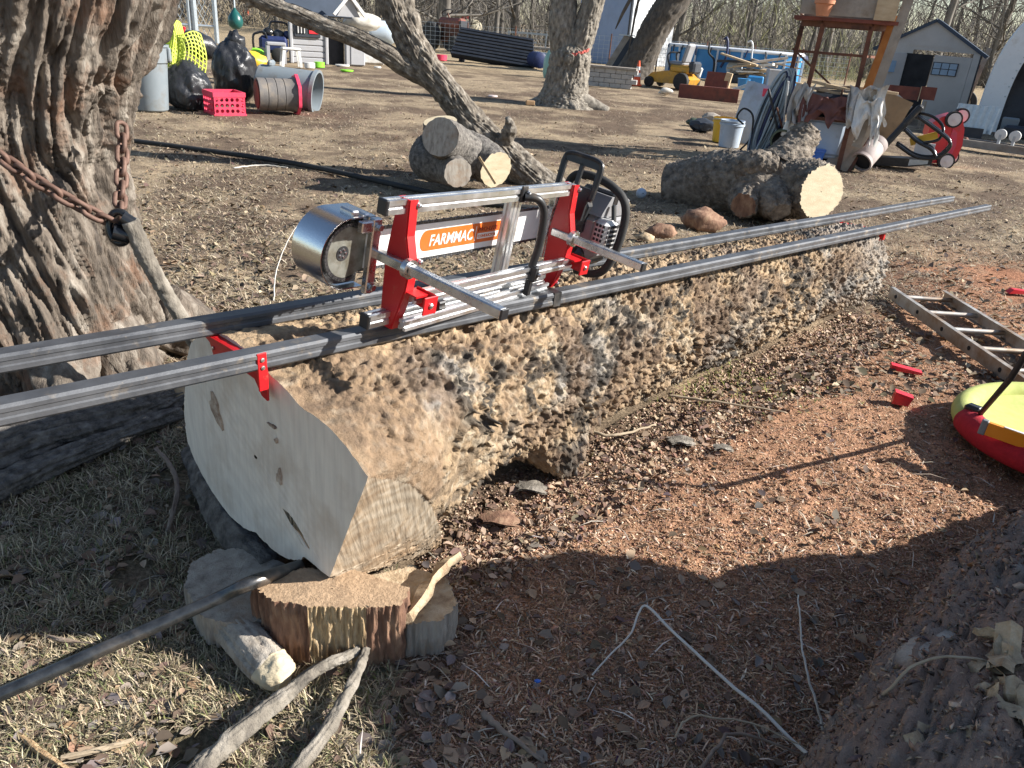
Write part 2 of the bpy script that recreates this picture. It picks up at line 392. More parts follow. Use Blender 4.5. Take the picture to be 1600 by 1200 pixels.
mat('grey_plastic', [(0.17, 0.2, 0.22), (0.21, 0.24, 0.26)], 4, 0.5, dirt=(0.14, 0.13, 0.11), dirt_scale=4, dirt_amt=0.22)
mat('saw_grey', [(0.19, 0.19, 0.2), (0.25, 0.25, 0.26)], 14, 0.45, dirt=(0.3, 0.22, 0.14), dirt_scale=18, dirt_amt=0.2)
mat('saw_pale', [(0.42, 0.42, 0.42), (0.55, 0.55, 0.55)], 14, 0.5, metal=0.3, dirt=(0.35, 0.26, 0.17), dirt_scale=18, dirt_amt=0.15)
mat('bar_white', [(0.70, 0.70, 0.69), (0.76, 0.76, 0.75)], 10, 0.35)
mat('bar_orange', [(0.60, 0.115, 0.014), (0.66, 0.14, 0.02)], 10, 0.4)
mat('chain_steel', [(0.06, 0.06, 0.065), (0.2, 0.2, 0.2)], 60, 0.4, metal=0.8)
mat('rust_chain', [(0.10, 0.055, 0.04), (0.2, 0.12, 0.09)], 30, 0.7, metal=0.35, bump=0.001, bscale=80)
mat('rust', [(0.11, 0.045, 0.03), (0.2, 0.085, 0.05)], 9, 0.8, metal=0.2, bump=0.001, dirt=(0.06, 0.035, 0.03), dirt_scale=5, dirt_amt=0.35)
mat('rust_red', [(0.14, 0.035, 0.025), (0.22, 0.065, 0.04)], 6, 0.75, dirt=(0.08, 0.04, 0.03), dirt_scale=4, dirt_amt=0.3)
mat('iron_bar', [(0.05, 0.055, 0.06), (0.13, 0.135, 0.14)], 22, 0.38, metal=0.8, rvar=0.14, dirt=(0.28, 0.24, 0.2), dirt_scale=9, dirt_amt=0.25, stretch=(1, 1, 1))
mat('blue_pool', [(0.03, 0.22, 0.52), (0.05, 0.28, 0.6)], 2, 0.4)
mat('white_metal', [(0.66, 0.69, 0.72), (0.76, 0.78, 0.8)], 3, 0.45, dirt=(0.45, 0.42, 0.38), dirt_scale=3, dirt_amt=0.15)
mat('barn_shade_blue', [(0.22, 0.30, 0.46), (0.26, 0.34, 0.5)], 1, 0.5, dirt=(0.2, 0.26, 0.36), dirt_scale=0.8, dirt_amt=0.3)  # blue of skylit shade put into the colour of the barn front
mat('white_plastic', [(0.62, 0.62, 0.6), (0.72, 0.72, 0.7)], 5, 0.5, dirt=(0.42, 0.37, 0.3), dirt_scale=4, dirt_amt=0.25)
mat('off_white', [(0.55, 0.52, 0.45), (0.68, 0.65, 0.58)], 6, 0.6, dirt=(0.35, 0.28, 0.2), dirt_scale=4, dirt_amt=0.35)
mat('shed_tan', [(0.42, 0.40, 0.38), (0.48, 0.46, 0.44)], 3, 0.7, dirt=(0.33, 0.3, 0.28), dirt_scale=1.5, dirt_amt=0.25)
mat('playhouse_grey', [(0.33, 0.33, 0.34), (0.4, 0.4, 0.41)], 3, 0.6, dirt=(0.24, 0.22, 0.2), dirt_scale=3, dirt_amt=0.25)
mat('roof_blue', [(0.02, 0.035, 0.06), (0.035, 0.055, 0.09)], 3, 0.55)
mat('dark_trim', [(0.02, 0.025, 0.035), (0.04, 0.045, 0.055)], 5, 0.5)
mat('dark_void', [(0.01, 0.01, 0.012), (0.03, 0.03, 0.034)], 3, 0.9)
mat('red_plastic', [(0.62, 0.02, 0.03), (0.7, 0.035, 0.05)], 5, 0.35, dirt=(0.42, 0.06, 0.06), dirt_scale=6, dirt_amt=0.25)
mat('pink_plastic', [(0.62, 0.04, 0.09), (0.7, 0.06, 0.12)], 5, 0.4, dirt=(0.4, 0.08, 0.09), dirt_scale=7, dirt_amt=0.2)
mat('wheel_pale', [(0.6, 0.52, 0.52), (0.7, 0.64, 0.63)], 5, 0.5)
mat('bag_black', [(0.016, 0.017, 0.02), (0.03, 0.031, 0.035)], 5, 0.32, bump=0.02, bscale=7, stretch=(1, 1, .5))
mat('mesh_lime', [(0.52, 0.62, 0.06), (0.62, 0.72, 0.12)], 9, 0.6)
mat('teal_rubber', [(0.008, 0.075, 0.07), (0.014, 0.1, 0.09)], 4, 0.3)
mat('teal_pale', [(0.2, 0.38, 0.34), (0.27, 0.46, 0.41)], 4, 0.5)
mat('galv', [(0.36, 0.41, 0.45), (0.48, 0.53, 0.57)], 15, 0.45, metal=0.6)
mat('blue_plastic', [(0.02, 0.1, 0.42), (0.03, 0.14, 0.52)], 4, 0.4)
mat('blue_dark', [(0.012, 0.02, 0.07), (0.025, 0.04, 0.13)], 6, 0.5)
mat('tractor_red', [(0.2, 0.05, 0.035), (0.3, 0.1, 0.07)], 8, 0.65, dirt=(0.14, 0.07, 0.05), dirt_scale=5, dirt_amt=0.4)
mat('cream_tank', [(0.55, 0.49, 0.34), (0.68, 0.62, 0.48)], 3, 0.55, dirt=(0.42, 0.34, 0.2), dirt_scale=3, dirt_amt=0.35)
mat('tank_white', [(0.42, 0.5, 0.58), (0.55, 0.62, 0.68)], 3, 0.4)
mat('block_grey', [(0.33, 0.31, 0.29), (0.46, 0.44, 0.41)], 12, 0.92, bump=0.003, bscale=60)
mat('cone_orange', [(0.72, 0.08, 0.02), (0.8, 0.12, 0.03)], 4, 0.5)
mat('yellow_paint', [(0.5, 0.25, 0.02), (0.62, 0.33, 0.04)], 5, 0.4, dirt=(0.24, 0.15, 0.06), dirt_scale=5, dirt_amt=0.3)
mat('yellow_plastic', [(0.62, 0.36, 0.02), (0.72, 0.45, 0.04)], 5, 0.45)
mat('seat_grey', [(0.2, 0.2, 0.21), (0.28, 0.28, 0.29)], 5, 0.6)
mat('hose_grey', [(0.2, 0.26, 0.3), (0.4, 0.46, 0.5)], 2, 0.4)
mat('cloth_grey', [(0.36, 0.36, 0.36), (0.55, 0.54, 0.52)], 4, 0.9, bump=0.01, bscale=9)
mat('cloth_rust', [(0.12, 0.05, 0.045), (0.2, 0.09, 0.08)], 3, 0.9)
mat('bucket_blue', [(0.34, 0.42, 0.52), (0.42, 0.5, 0.6)], 3, 0.5, dirt=(0.27, 0.29, 0.32), dirt_scale=5, dirt_amt=0.25)
mat('terracotta', [(0.5, 0.2, 0.1), (0.6, 0.27, 0.15)], 5, 0.8)
mat('duct_pipe', [(0.34, 0.28, 0.26), (0.46, 0.4, 0.38)], 5, 0.7)
mat('green_dark', [(0.05, 0.065, 0.04), (0.09, 0.11, 0.07)], 5, 0.6)
mat('lime_plastic', [(0.2, 0.6, 0.03), (0.28, 0.7, 0.05)], 5, 0.45)
mat('tarp_black', [(0.006, 0.007, 0.012), (0.016, 0.018, 0.026)], 3, 0.55, bump=0.03, bscale=3)
mat('swing_red', [(0.36, 0.008, 0.02), (0.48, 0.014, 0.03)], 40, 0.85, bump=0.002, bscale=260)
mat('swing_lime', [(0.40, 0.44, 0.12), (0.48, 0.51, 0.17)], 30, 0.9, bump=0.001, bscale=300)
mat('orange_tool', [(0.8, 0.26, 0.01), (0.85, 0.32, 0.02)], 5, 0.3)
mat('strap_black', [(0.015, 0.015, 0.016), (0.03, 0.03, 0.032)], 60, 0.7)
mat('twig_white', [(0.5, 0.47, 0.42), (0.62, 0.6, 0.55)], 20, 0.8)
mat('twig_brown', [(0.16, 0.11, 0.08), (0.28, 0.22, 0.17)], 20, 0.85)
mat('twig_tan', [(0.3, 0.23, 0.15), (0.42, 0.34, 0.24)], 20, 0.85)
mat('scatter', [(0.8, 0.8, 0.8), (1.0, 1.0, 1.0)], 30, 0.9, attr='Col')
mat('brush_wood', [(0.16, 0.14, 0.115), (0.28, 0.25, 0.21)], 0.6, 0.95, attr=None)
mat('frisbee', [(0.6, 0.5, 0.48), (0.7, 0.6, 0.58)], 5, 0.5)
mat('glass_blue', [(0.2, 0.3, 0.42), (0.28, 0.4, 0.52)], 5, 0.15)
mat('copper_decal', [(0.2, 0.02, 0.01), (0.24, 0.03, 0.012)], 5, 0.5)

# ---- ground
def ground_mat():
    m = bpy.data.materials.new('ground_litter'); m.use_nodes = True; nt = m.node_tree; b = nt.nodes['Principled BSDF']; L = nt.links.new
    tc = _node(nt, 'ShaderNodeTexCoord'); at = _node(nt, 'ShaderNodeAttribute'); at.attribute_name = 'Col'
    def nz(sc, det=8, ro=0.65):
        n = _node(nt, 'ShaderNodeTexNoise'); n.inputs['Scale'].default_value = sc; n.inputs['Detail'].default_value = det; n.inputs['Roughness'].default_value = ro; L(tc.outputs['Object'], n.inputs[0]); return n
    def ramp(src, stops):
        r = _node(nt, 'ShaderNodeValToRGB'); e = r.color_ramp.elements
        while len(e) < len(stops): e.new(0.5)
        for q, (p, c) in zip(e, stops): q.position = p; q.color = (c, c, c, 1) if not isinstance(c, tuple) else (*c, 1)
        L(src, r.inputs[0]); return r.outputs[0]
    def mul(a, b_):
        x = _node(nt, 'ShaderNodeMix', data_type='RGBA', blend_type='MULTIPLY'); x.inputs[0].default_value = 1; L(a, x.inputs[6]); L(b_, x.inputs[7]); return x.outputs[2]
    f1 = ramp(nz(90, 6).outputs[0], [(0.32, 0.45), (0.5, 0.95), (0.68, 1.5)])
    f2 = ramp(nz(14).outputs[0], [(0.3, 0.72), (0.7, 1.25)])
    f3 = ramp(nz(1.6).outputs[0], [(0.35, (0.78, 0.75, 0.72)), (0.65, (1.18, 1.14, 1.08))])
    c = mul(mul(mul(at.outputs['Color'], f1), f2), f3)
    L(c, b.inputs['Base Color']); b.inputs['Roughness'].default_value = 0.96; b.inputs['Specular IOR Level'].default_value = 0.15
    bp = _node(nt, 'ShaderNodeBump'); bp.inputs['Distance'].default_value = 0.02; bp.inputs['Strength'].default_value = 1.0
    L(nz(55, 10, 0.7).outputs[0], bp.inputs['Height']); L(bp.outputs[0], b.inputs['Normal'])
    MATS['ground_litter'] = m
ground_mat()

# ================================================================ ground sheet
LA = np.array([.666, .746, 0]); LS = np.array([.746, -.666, 0])       # along and across the big log
def LW(s, a, z): return np.asarray(s, float)[..., None]*LS+np.asarray(a, float)[..., None]*LA+np.asarray(z, float)[..., None]*np.array([0, 0, 1.0])
def ground_h(x, y):
    p = np.stack([x, y, 0*x], -1)
    d = np.hypot(x, y)
    h = 0.025*fbm(p*0.9, 3, 40)+0.012*fbm(p*4.0, 3, 41)
    near = np.exp(-(d/9.0)**2)
    h = h+near*(0.016*fbm(p*12.0, 3, 42)+0.014*np.maximum(0, fbm(p*30.0, 3, 43)))
    # trough of sawdust along the right-hand log and a heap against it
    w = np.exp(-(((x-0.35)/1.1)**2+((y-1.9)/0.8)**2)); h = h-0.02*w
    return h-0.012
def ground_col(x, y):
    p = np.stack([x, y, 0*x], -1); n = fbm(p*1.4, 4, 50); n2 = fbm(p*5.0, 3, 51); n3 = fbm(p*0.35, 3, 52)
    dirt = np.array([0.145, 0.108, 0.08]); straw = np.array([0.33, 0.265, 0.185]); red = np.array([0.44, 0.25, 0.155]); green = np.array([0.105, 0.098, 0.055]); redc = np.array([0.36, 0.17, 0.10])
    t = sstep(-0.35, 0.45, n+0.5*n2)[..., None]
    c = dirt*(1-t)+straw*t
    s = x*LS[0]+y*LS[1]; a = x*LA[0]+y*LA[1]
    r = sstep(-1.75, -1.25, s+0.15*n)*(1-sstep(4.4, 6.2, y+0.6*n-0.2*np.maximum(0, x-1.5)))*sstep(-0.35, 0.05, x+0.1*n2)
    r2 = np.exp(-(((x-3.9)/1.1)**2+((y-5.8)/0.8)**2))*1.3
    rr = np.clip(r*(0.85+0.3*n)+0, 0, 1)[..., None]; c = c*(1-rr)+red*rr
    q = np.clip(r2*(0.6+0.8*n2), 0, 0.9)[..., None]; c = c*(1-q)+redc*q
    g = (1-sstep(-0.7, -0.15, x+0.2*n))*(1-sstep(2.4, 3.2, y))*sstep(-0.25, 0.35, n2+0.3*n)
    g = np.clip(g*0.75, 0, 1)[..., None]; c = c*(1-g)+green*g
    far = sstep(22, 34, np.hypot(x, y))[..., None]; c = c*(1-far)+np.array([0.36, 0.29, 0.19])*far
    return c
_ang = np.concatenate([np.linspace(-math.pi, -0.80, 18)[:-1], np.linspace(-0.80, 0.80, 470), np.linspace(0.80, math.pi, 18)[1:-1]])
_rad = np.concatenate([[0.02], np.geomspace(0.5, 30, 430), np.geomspace(33, 900, 22)])
_R, _A = np.meshgrid(_rad, _ang, indexing='ij')
_gx = _R*np.sin(_A); _gy = _R*np.cos(_A); _gz = ground_h(_gx, _gy)*(1-sstep(30, 60, _R))
new_obj('ground', np.stack([_gx, _gy, _gz], -1).reshape(-1, 3), grid_faces(len(_rad), len(_ang), True)[:, ::-1].copy(), 'ground_litter', smooth=True,
        attrs={'Col': ground_col(_gx, _gy).reshape(-1, 3)})['kind'] = 'structure'

# ================================================================ scattered litter (uncountable)
def screen_pts(n, x0, x1, y0, y1, dmax=18):
    x = RNG.uniform(x0, x1, n); y = RNG.uniform(y0, y1, n)
    d = FW[None]+CR[None]*((x-800)/F_PX)[:, None]+CU[None]*((600-y)/F_PX)[:, None]
    ok = d[:, 2] < -0.03; d = d[ok]; p = CO+d*((-EYE)/d[:, 2])[:, None]; ok = np.hypot(p[:, 0], p[:, 1]) < dmax
    p = p[ok]
    s = p@LS; a = p@LA
    inlog = (s > -2.0) & (s < -1.5) & (a > 0.95) & (a < 5.0)
    return p[~inlog]
def jit(c, n, v=0.25): return np.clip(np.asarray(c)*(1+v*RNG.normal(size=(n, 1)))+0.02*RNG.normal(size=(n, 3))*np.asarray(c).mean()*2, 0.01, 0.9)
def pal(n, cols, w=None):
    i = RNG.choice(len(cols), n, p=None if w is None else np.array(w)/sum(w)); return np.asarray(cols)[i]
def blades(name, P, length, width, cols, label, cat, w=None, lift=0.35, nseg=1):
    n = len(P); d = np.hypot(P[:, 0], P[:, 1]); sc = 1+d*0.05
    th = RNG.uniform(0, 2*math.pi, n); el = np.abs(RNG.normal(0, lift, n)); L = length*RNG.uniform(0.5, 1.5, n)*sc
    dr = np.stack([np.cos(th)*np.cos(el), np.sin(th)*np.cos(el), np.sin(el)], 1); sd = np.stack([-np.sin(th), np.cos(th), 0*th], 1)
    wd = (width*RNG.uniform(0.6, 1.4, n)*sc)[:, None]
    b = P.copy(); b[:, 2] = ground_h(P[:, 0], P[:, 1])+0.004
    mid = b+dr*(L*0.5)[:, None]+np.array([0, 0, 1])*(L*0.10)[:, None]; tip = b+dr*L[:, None]
    V = np.stack([b-sd*wd/2, b+sd*wd/2, mid+sd*wd/2, mid-sd*wd/2, tip], 1).reshape(-1, 3)
    k = np.arange(n)[:, None]*5
    F = np.concatenate([k+np.array([0, 1, 2]), k+np.array([0, 2, 3]), k+np.array([3, 2, 4])], 0)
    c = jit(pal(n, cols, w), n); C = np.repeat(c, 5, 0)
    return tag(new_obj(name, V, F, 'scatter', attrs={'Col': C}), label, cat, kind='stuff')
def leaves(name, P, size, cols, label, cat, w=None):
    n = len(P); th = RNG.uniform(0, 2*math.pi, n); S = size*RNG.uniform(0.55, 1.6, n)
    ax = np.stack([np.cos(th), np.sin(th), RNG.normal(0, 0.25, n)], 1); sd = np.stack([-np.sin(th), np.cos(th), RNG.normal(0, 0.3, n)], 1)
    c0 = P.copy(); c0[:, 2] = ground_h(P[:, 0], P[:, 1])+0.010
    up = np.array([0, 0, 1.0]); S = S[:, None]; cu = RNG.uniform(0.05, 0.4, n)[:, None]
    pts = [c0-ax*S*0.5, c0-ax*S*0.15+sd*S*0.34+up*S*cu, c0+ax*S*0.25+sd*S*0.26+up*S*cu, c0+ax*S*0.55+up*S*0.1, c0+ax*S*0.25-sd*S*0.26+up*S*cu*0.8, c0-ax*S*0.15-sd*S*0.34+up*S*cu*0.8]
    V = np.stack(pts, 1).reshape(-1, 3); k = np.arange(n)[:, None]*6
    F = np.concatenate([k+np.array([0, 3, 2, 1]), k+np.array([0, 5, 4, 3])], 0)
    c = jit(pal(n, cols, w), n); C = np.repeat(c, 6, 0)
    return tag(new_obj(name, V, F, 'scatter', attrs={'Col': C}), label, cat, kind='stuff')
def chips(name, P, size, cols, label, cat, w=None, flat=0.35):
    n = len(P); d = np.hypot(P[:, 0], P[:, 1]); th = RNG.uniform(0, 2*math.pi, n); S = (size*np.exp(RNG.normal(0, 0.45, n))*(1+d*0.04))[:, None]
    ax = np.stack([np.cos(th), np.sin(th), RNG.normal(0, 0.3, n)], 1); sd = np.stack([-np.sin(th), np.cos(th), RNG.normal(0, 0.3, n)], 1)
    c0 = P.copy(); c0[:, 2] = ground_h(P[:, 0], P[:, 1])+S[:, 0]*flat*0.35; up = np.array([0, 0, 1.0])
    el = RNG.uniform(0.35, 0.9, n)[:, None]
    V = np.stack([c0-ax*S*0.6-up*S*flat*0.3, c0+ax*S*0.5+sd*S*el*0.35, c0+ax*S*0.45-sd*S*el*0.4, c0+up*S*flat-ax*S*0.1*el], 1).reshape(-1, 3)
    k = np.arange(n)[:, None]*4
    F = np.concatenate([k+np.array([0, 2, 1]), k+np.array([0, 1, 3]), k+np.array([1, 2, 3]), k+np.array([2, 0, 3])], 0)
    c = jit(pal(n, cols, w), n); C = np.repeat(c, 4, 0)
    return tag(new_obj(name, V, F, 'scatter', attrs={'Col': C}), label, cat, kind='stuff')
# dry grass over the yard
Pg = screen_pts(165000, -60, 1660, 90, 760, 22)
_s = Pg@LS; Pg = Pg[(_s < -1.5) | (Pg[:, 1] > 5.2+.5*RNG.normal(size=len(Pg)))]
Pg = Pg[fbm(np.stack([Pg[:, 0], Pg[:, 1], 0*Pg[:, 0]], 1)*1.7, 3, 60) > -0.28]
blades('dry_grass', Pg, 0.034, 0.0033, [(0.44, 0.36, 0.245), (0.33, 0.26, 0.175), (0.22, 0.165, 0.115), (0.55, 0.47, 0.35)], 'short dead straw grass flattened over the brown yard', 'grass', w=[4, 4, 3, 1.2], lift=0.3)
Pc = screen_pts(150000, 560, 1640, 380, 1210, 7); _s = Pc@LS; Pc = Pc[(_s > -1.55) & ((Pc[:, 0] > -0.25))]
chips('sawdust_chips', Pc, 0.0056, [(0.47, 0.275, 0.175), (0.36, 0.195, 0.115), (0.56, 0.38, 0.26), (0.2, 0.12, 0.08), (0.64, 0.5, 0.37)], 'orange brown sawdust and bark chips strewn right of the log', 'wood chips', w=[5, 4, 4, 1.6, 1.2])
Pb = screen_pts(15000, 560, 1640, 420, 1210, 7); _s = Pb@LS; Pb = Pb[(_s > -1.5) & (Pb[:, 0] > -0.2)]
blades('shredded_bark', Pb, 0.026, 0.003, [(0.46, 0.32, 0.21), (0.34, 0.21, 0.135), (0.2, 0.13, 0.09), (0.58, 0.48, 0.37)], 'thin shredded bark fibres and stems on the sawdust', 'litter', w=[3, 4, 3, 1], lift=0.2)
Pl = screen_pts(1300, -40, 1640, 560, 1230, 6)
leaves('leaf_litter', Pl, 0.026, [(0.22, 0.145, 0.095), (0.14, 0.095, 0.07), (0.33, 0.24, 0.16), (0.18, 0.15, 0.13)], 'curled brown dead leaves lying around the big log', 'leaves', w=[4, 4, 2, 2])
Pl = screen_pts(700, -40, 720, 640, 1230, 4); leaves('fallen_leaves', Pl, 0.032, [(0.3, 0.2, 0.13), (0.2, 0.13, 0.09), (0.24, 0.2, 0.17)], 'larger dead leaves in the shade left of the big log', 'leaves')
Pq = screen_pts(9000, 190, 1640, 150, 620, 14); leaves('yard_leaves', Pq, 0.035, [(0.22, 0.16, 0.1), (0.14, 0.1, 0.07), (0.36, 0.28, 0.19)], 'small dead leaves scattered over the open yard', 'leaves', w=[4, 4, 2])
Pn = screen_pts(52000, -60, 620, 640, 1230, 4); Pn = Pn[fbm(np.stack([Pn[:, 0], Pn[:, 1], 0*Pn[:, 0]], 1)*3.0, 3, 61) > -0.2]
blades('thin_grass', Pn, 0.032, 0.0022, [(0.16, 0.165, 0.075), (0.32, 0.265, 0.165), (0.46, 0.385, 0.26), (0.22, 0.165, 0.11)], 'thin green and straw grass left of the stump blocks', 'grass', w=[1.6, 3.5, 3.5, 2.5], lift=0.5)
_t = Pl[:0]
Ps = screen_pts(420, -40, 1640, 180, 1230, 10); 
blades('loose_twigs', Ps, 0.075, 0.0032, [(0.4, 0.34, 0.27), (0.22, 0.17, 0.13), (0.5, 0.46, 0.4)], 'thin loose twigs and straws across the ground', 'twigs', lift=0.06)
_n2 = 1000; Pk = LW(RNG.uniform(-1.58, -1.22, _n2), RNG.uniform(1.35, 4.95, _n2), np.zeros(_n2)); leaves('leaf_drift', Pk, 0.023, [(0.24, 0.16, 0.11), (0.15, 0.1, 0.075), (0.38, 0.28, 0.2)], 'drift of dead leaves along the foot of the big log', 'leaves')
Pk = LW(RNG.uniform(-1.66, -1.25, 16000), RNG.uniform(1.3, 5.0, 16000), np.zeros(16000)); chips('log_foot_chips', Pk, 0.009, [(0.36, 0.24, 0.16), (0.2, 0.12, 0.08), (0.5, 0.38, 0.27)], 'bark crumbs fallen along the foot of the big log', 'wood chips')
# sparse green patch under the log's far half
_g = G(1130, 600); Pm = np.stack([RNG.normal(_g[0], .28, 700), RNG.normal(_g[1], .14, 700), np.zeros(700)], 1)
blades('moss_grass', Pm, 0.022, 0.003, [(0.3, 0.32, 0.08), (0.22, 0.25, 0.07)], 'sparse yellow green grass beside the log', 'grass', lift=0.7)
# ================================================================ the big log
def log_section(a, phi):
    st = np.array([.905, 1.06, 1.3, 1.7, 2.1, 3, 4, 5.02])
    rt = np.interp(a, [.905, 1.06, 1.18, 1.3, 1.7, 2.1, 3, 4, 5.02], [-1.20, -1.25, -1.305, -1.35, -1.43, -1.475, -1.50, -1.50, -1.50]); lf = np.interp(a, st, [-2.11, -2.08, -2.05, -2.02, -2.02, -2.02, -2.0, -1.99])
    tp = np.interp(a, st, [.70, .70, .69, .67, .645, .60, .555, .505]); bt = np.interp(a, st, [.13, .10, .05, .09, .07, .07, .06, .03])
    cs = -1.73+0*a; cz = np.interp(a, st, [.40, .39, .37, .36, .33, .31, .285, .26])
    c, s = np.cos(phi), np.sin(phi); e = 1.0
    wx = np.where(c > 0, rt-cs, cs-lf); wz = np.where(s > 0, tp-cz, cz-bt)
    S = cs+np.sign(c)*np.abs(c)**e*wx; Z = cz+np.sign(s)*np.abs(s)**e*wz
    return S, Z, cs, cz
def build_log():
    nl, nr = 860, 380
    a = np.linspace(.905, 5.02, nl)[:, None]+np.zeros((1, nr)); phi = (np.arange(nr)*2*math.pi/nr)[None]+np.zeros((nl, 1))
    S, Z, cs, cz = log_section(a, phi)
    # measured outline of the near end
    ol = np.array([(-2.012, .625), (-2.081, .474), (-2.112, .269), (-1.985, .159), (-1.73, .141), (-1.47, .202), (-1.37, .2), (-1.26, .3), (-1.185, .45), (-1.209, .571), (-1.279, .608), (-1.469, .640), (-1.594, .675), (-1.70, .70), (-1.87, .70)])
    op = np.arctan2(ol[:, 1]-.40, ol[:, 0]+1.73) % (2*math.pi); o = np.argsort(op); op = op[o]; orr = np.hypot(ol[:, 1]-.40, ol[:, 0]+1.73)[o]
    pe = np.arctan2(Z-cz, S-cs) % (2*math.pi)
    r0 = np.interp(pe, np.concatenate([op-2*math.pi, op, op+2*math.pi]), np.tile(orr, 3))
    w = 1-sstep(.905, 1.28, a); rr = np.hypot(S-cs, Z-cz); rn = rr*(1-w)+r0*w
    # root stub touching the ground, burls
    def bump_at(a0, p0, wa, wp, h): return h*np.exp(-((a-a0)/wa)**2-(((pe-p0+math.pi) % (2*math.pi)-math.pi)/wp)**2)
    rn = rn+bump_at(2.03, 5.35, .13, .33, .14)+bump_at(1.62, 5.5, .16, .4, -.03)+bump_at(3.1, 0.2, .3, .5, .03)+bump_at(4.2, 0.1, .35, .6, -.02)+bump_at(2.55, .9, .25, .4, .012)+bump_at(1.35, .55, .12, .35, .03)
    P = np.stack([cs+rn*np.cos(pe), a, cz+rn*np.sin(pe)], -1)
    Nn = np.stack([np.cos(pe), 0*pe, np.sin(pe)], -1)
    q = P*np.array([27, 22, 27.0]); q = q+0.55*np.stack([vnoise(q*0.6, 7), vnoise(q*0.6+5, 8), vnoise(q*0.6+9, 9)], -1)
    f1, f2, cid = worley(q, 3); knob = sstep(0.03, 0.42, f2-f1)
    f1b, f2b, cidb = worley(q*2.3+4, 13); knob2 = sstep(0.0, 0.4, f2b-f1b)*(0.4+0.6*cidb)
    rough = np.clip(sstep(.92, 1.35, a+0.25*fbm(P*3, 3, 5))*0.62+0.38, 0, 1)
    smoothpatch = sstep(0.2, 0.5, fbm(P*2.6+3, 3, 6))*sstep(2.2, 1.2, a)
    top = sstep(0.45, 0.95, np.sin(pe)); dust = sstep(0.15, 0.65, top*0.7+0.8*fbm(P*5.5, 4, 14)-0.40)*sstep(4.6, 2.6, a+0.4*fbm(P*3, 2, 15))
    amp = 0.029*rough*(1-0.6*smoothpatch)*(1-0.15*dust)
    e1, e2, eid = worley(q*1.25+31, 23); pit = sstep(.50, .15, e1)*(eid > .5)
    h1_, h2_, hid = worley(P*np.array([48, 30, 48.0])+0.8*np.stack([vnoise(P*30, 61), vnoise(P*30+5, 62), vnoise(P*30+9, 63)], -1), 33); flake = sstep(.0, .5, h2_-h1_)*hid
    wr = 0.006*ridged(np.stack([P[..., 0]*5, a*26, P[..., 2]*5], -1), 2, 30)*(1-rough)   # wrinkles round the butt swell
    wv = .5*np.stack([vnoise(P*14, 64), vnoise(P*14+5, 65), vnoise(P*14+9, 66)], -1)
    cr = lambda kx, ka, sd: 1-2*np.abs(vnoise(P*np.array([kx, ka, kx])+wv*2, sd))
    crest = .40*cr(30, 17, 67)+.38*cr(56, 34, 68)+.34*cr(92, 62, 69)
    dd = amp*0.24*(knob*(0.35+0.65*cid)-0.45)+amp*0.22*(knob2-0.4)-amp*0.8*pit+amp*0.3*(flake-.3)+amp*.75*crest+0.016*fbm(P*2.6, 3, 2)+0.012*fbm(P*60, 3, 4)*rough+wr
    dd = dd+amp*0.35*np.maximum(0, fbm(P*26, 2, 77))
    edge = 1-0.6*np.exp(-((a-.905)/.03)**2)
    P = P+Nn*(dd*edge)[..., None]
    # colours: tan cork, grey weathered cork, black flakes, drifts of sawdust
    tan = np.array([.33, .24, .152]); grey = np.array([.275, .25, .22]); black = np.array([.055, .05, .045]); pale = np.array([.43, .36, .265]); saw = np.array([.45, .325, .2]); brown = np.array([.19, .125, .08])
    n1 = fbm(P*3.0, 3, 80); n2 = fbm(P*9, 3, 81)
    g = sstep(-.02, .42, n1+0.25*n2)[..., None]; C = tan*(1-g)+grey*g
    nb = fbm(P*np.array([24, 17, 24.0]), 4, 84, .6); nc = fbm(P*np.array([40, 28, 40.0])+7, 3, 85, .6)
    p_ = (sstep(.08, .34, nc)*.75)[..., None]; C = C*(1-p_)+pale*p_
    bl = sstep(-.06, .12, nb+.25*n1-.02+.12*(cid-.5))*(1-0.6*smoothpatch)*(.65+.35*sstep(1.0, 1.5, a)); bl = (bl*.92)[..., None]; C = C*(1-bl)+black*bl
    lw = (sstep(5.35, 5.0, pe)*sstep(4.2, 4.6, pe)*sstep(2.0, 2.5, a)*0.55*sstep(-.3, .3, n2))[..., None]; C = C*(1-lw)+np.array([.50, .36, .21])*lw  # golden light along the far half's underside, put into the bark colour
    bb = (sstep(-.15, .25, fbm(P*7+8, 4, 83))*0.6)[..., None]; C = C*(1-bb)+brown*bb
    dw = (dust*sstep(-.25, .25, fbm(P*30, 3, 82)+0.12))[..., None]; C = C*(1-dw)+saw*dw
    ga = (sstep(4.3, 4.9, a+0.25*n1)*0.55)[..., None]; C = C*(1-ga)+np.array([.36, .34, .31])*ga
    # flat cut on the butt swell
    Zp = P[..., 2]; sm = -1.37+.434*(Zp-.2)+.015*(a-.905)
    zc = np.interp(a, [.905, .98, 1.06, 1.18, 1.30, 1.335], [.572, .53, .475, .34, .15, .06]); zl = np.interp(a, [.905, 1.067, 1.225, 1.335], [.2, .093, .03, .058])
    cut = (Zp < zc) & (Zp > zl) & (a < 1.335) & (P[..., 0] > -1.62)
    over = (~cut) & (a < 1.6) & (Zp >= zc*(a < 1.335)) & (P[..., 0] > sm-.3*np.maximum(0, Zp-zc)) & (Zp < .585)
    P[..., 0] = np.where(over, sm-.25*np.maximum(0, Zp-zc)+.5*dd, P[..., 0])
    P[..., 0] = np.where(cut, sm+0.0015*fbm(P*40, 2, 99), P[..., 0])
    Wd = LW(P[..., 0], P[..., 1], P[..., 2]).reshape(-1, 3); Fc = grid_faces(nl, nr, True)
    cutf = cut.reshape(-1)[Fc].all(1)
    base = LW(-1.68, 1.2, 0.0)
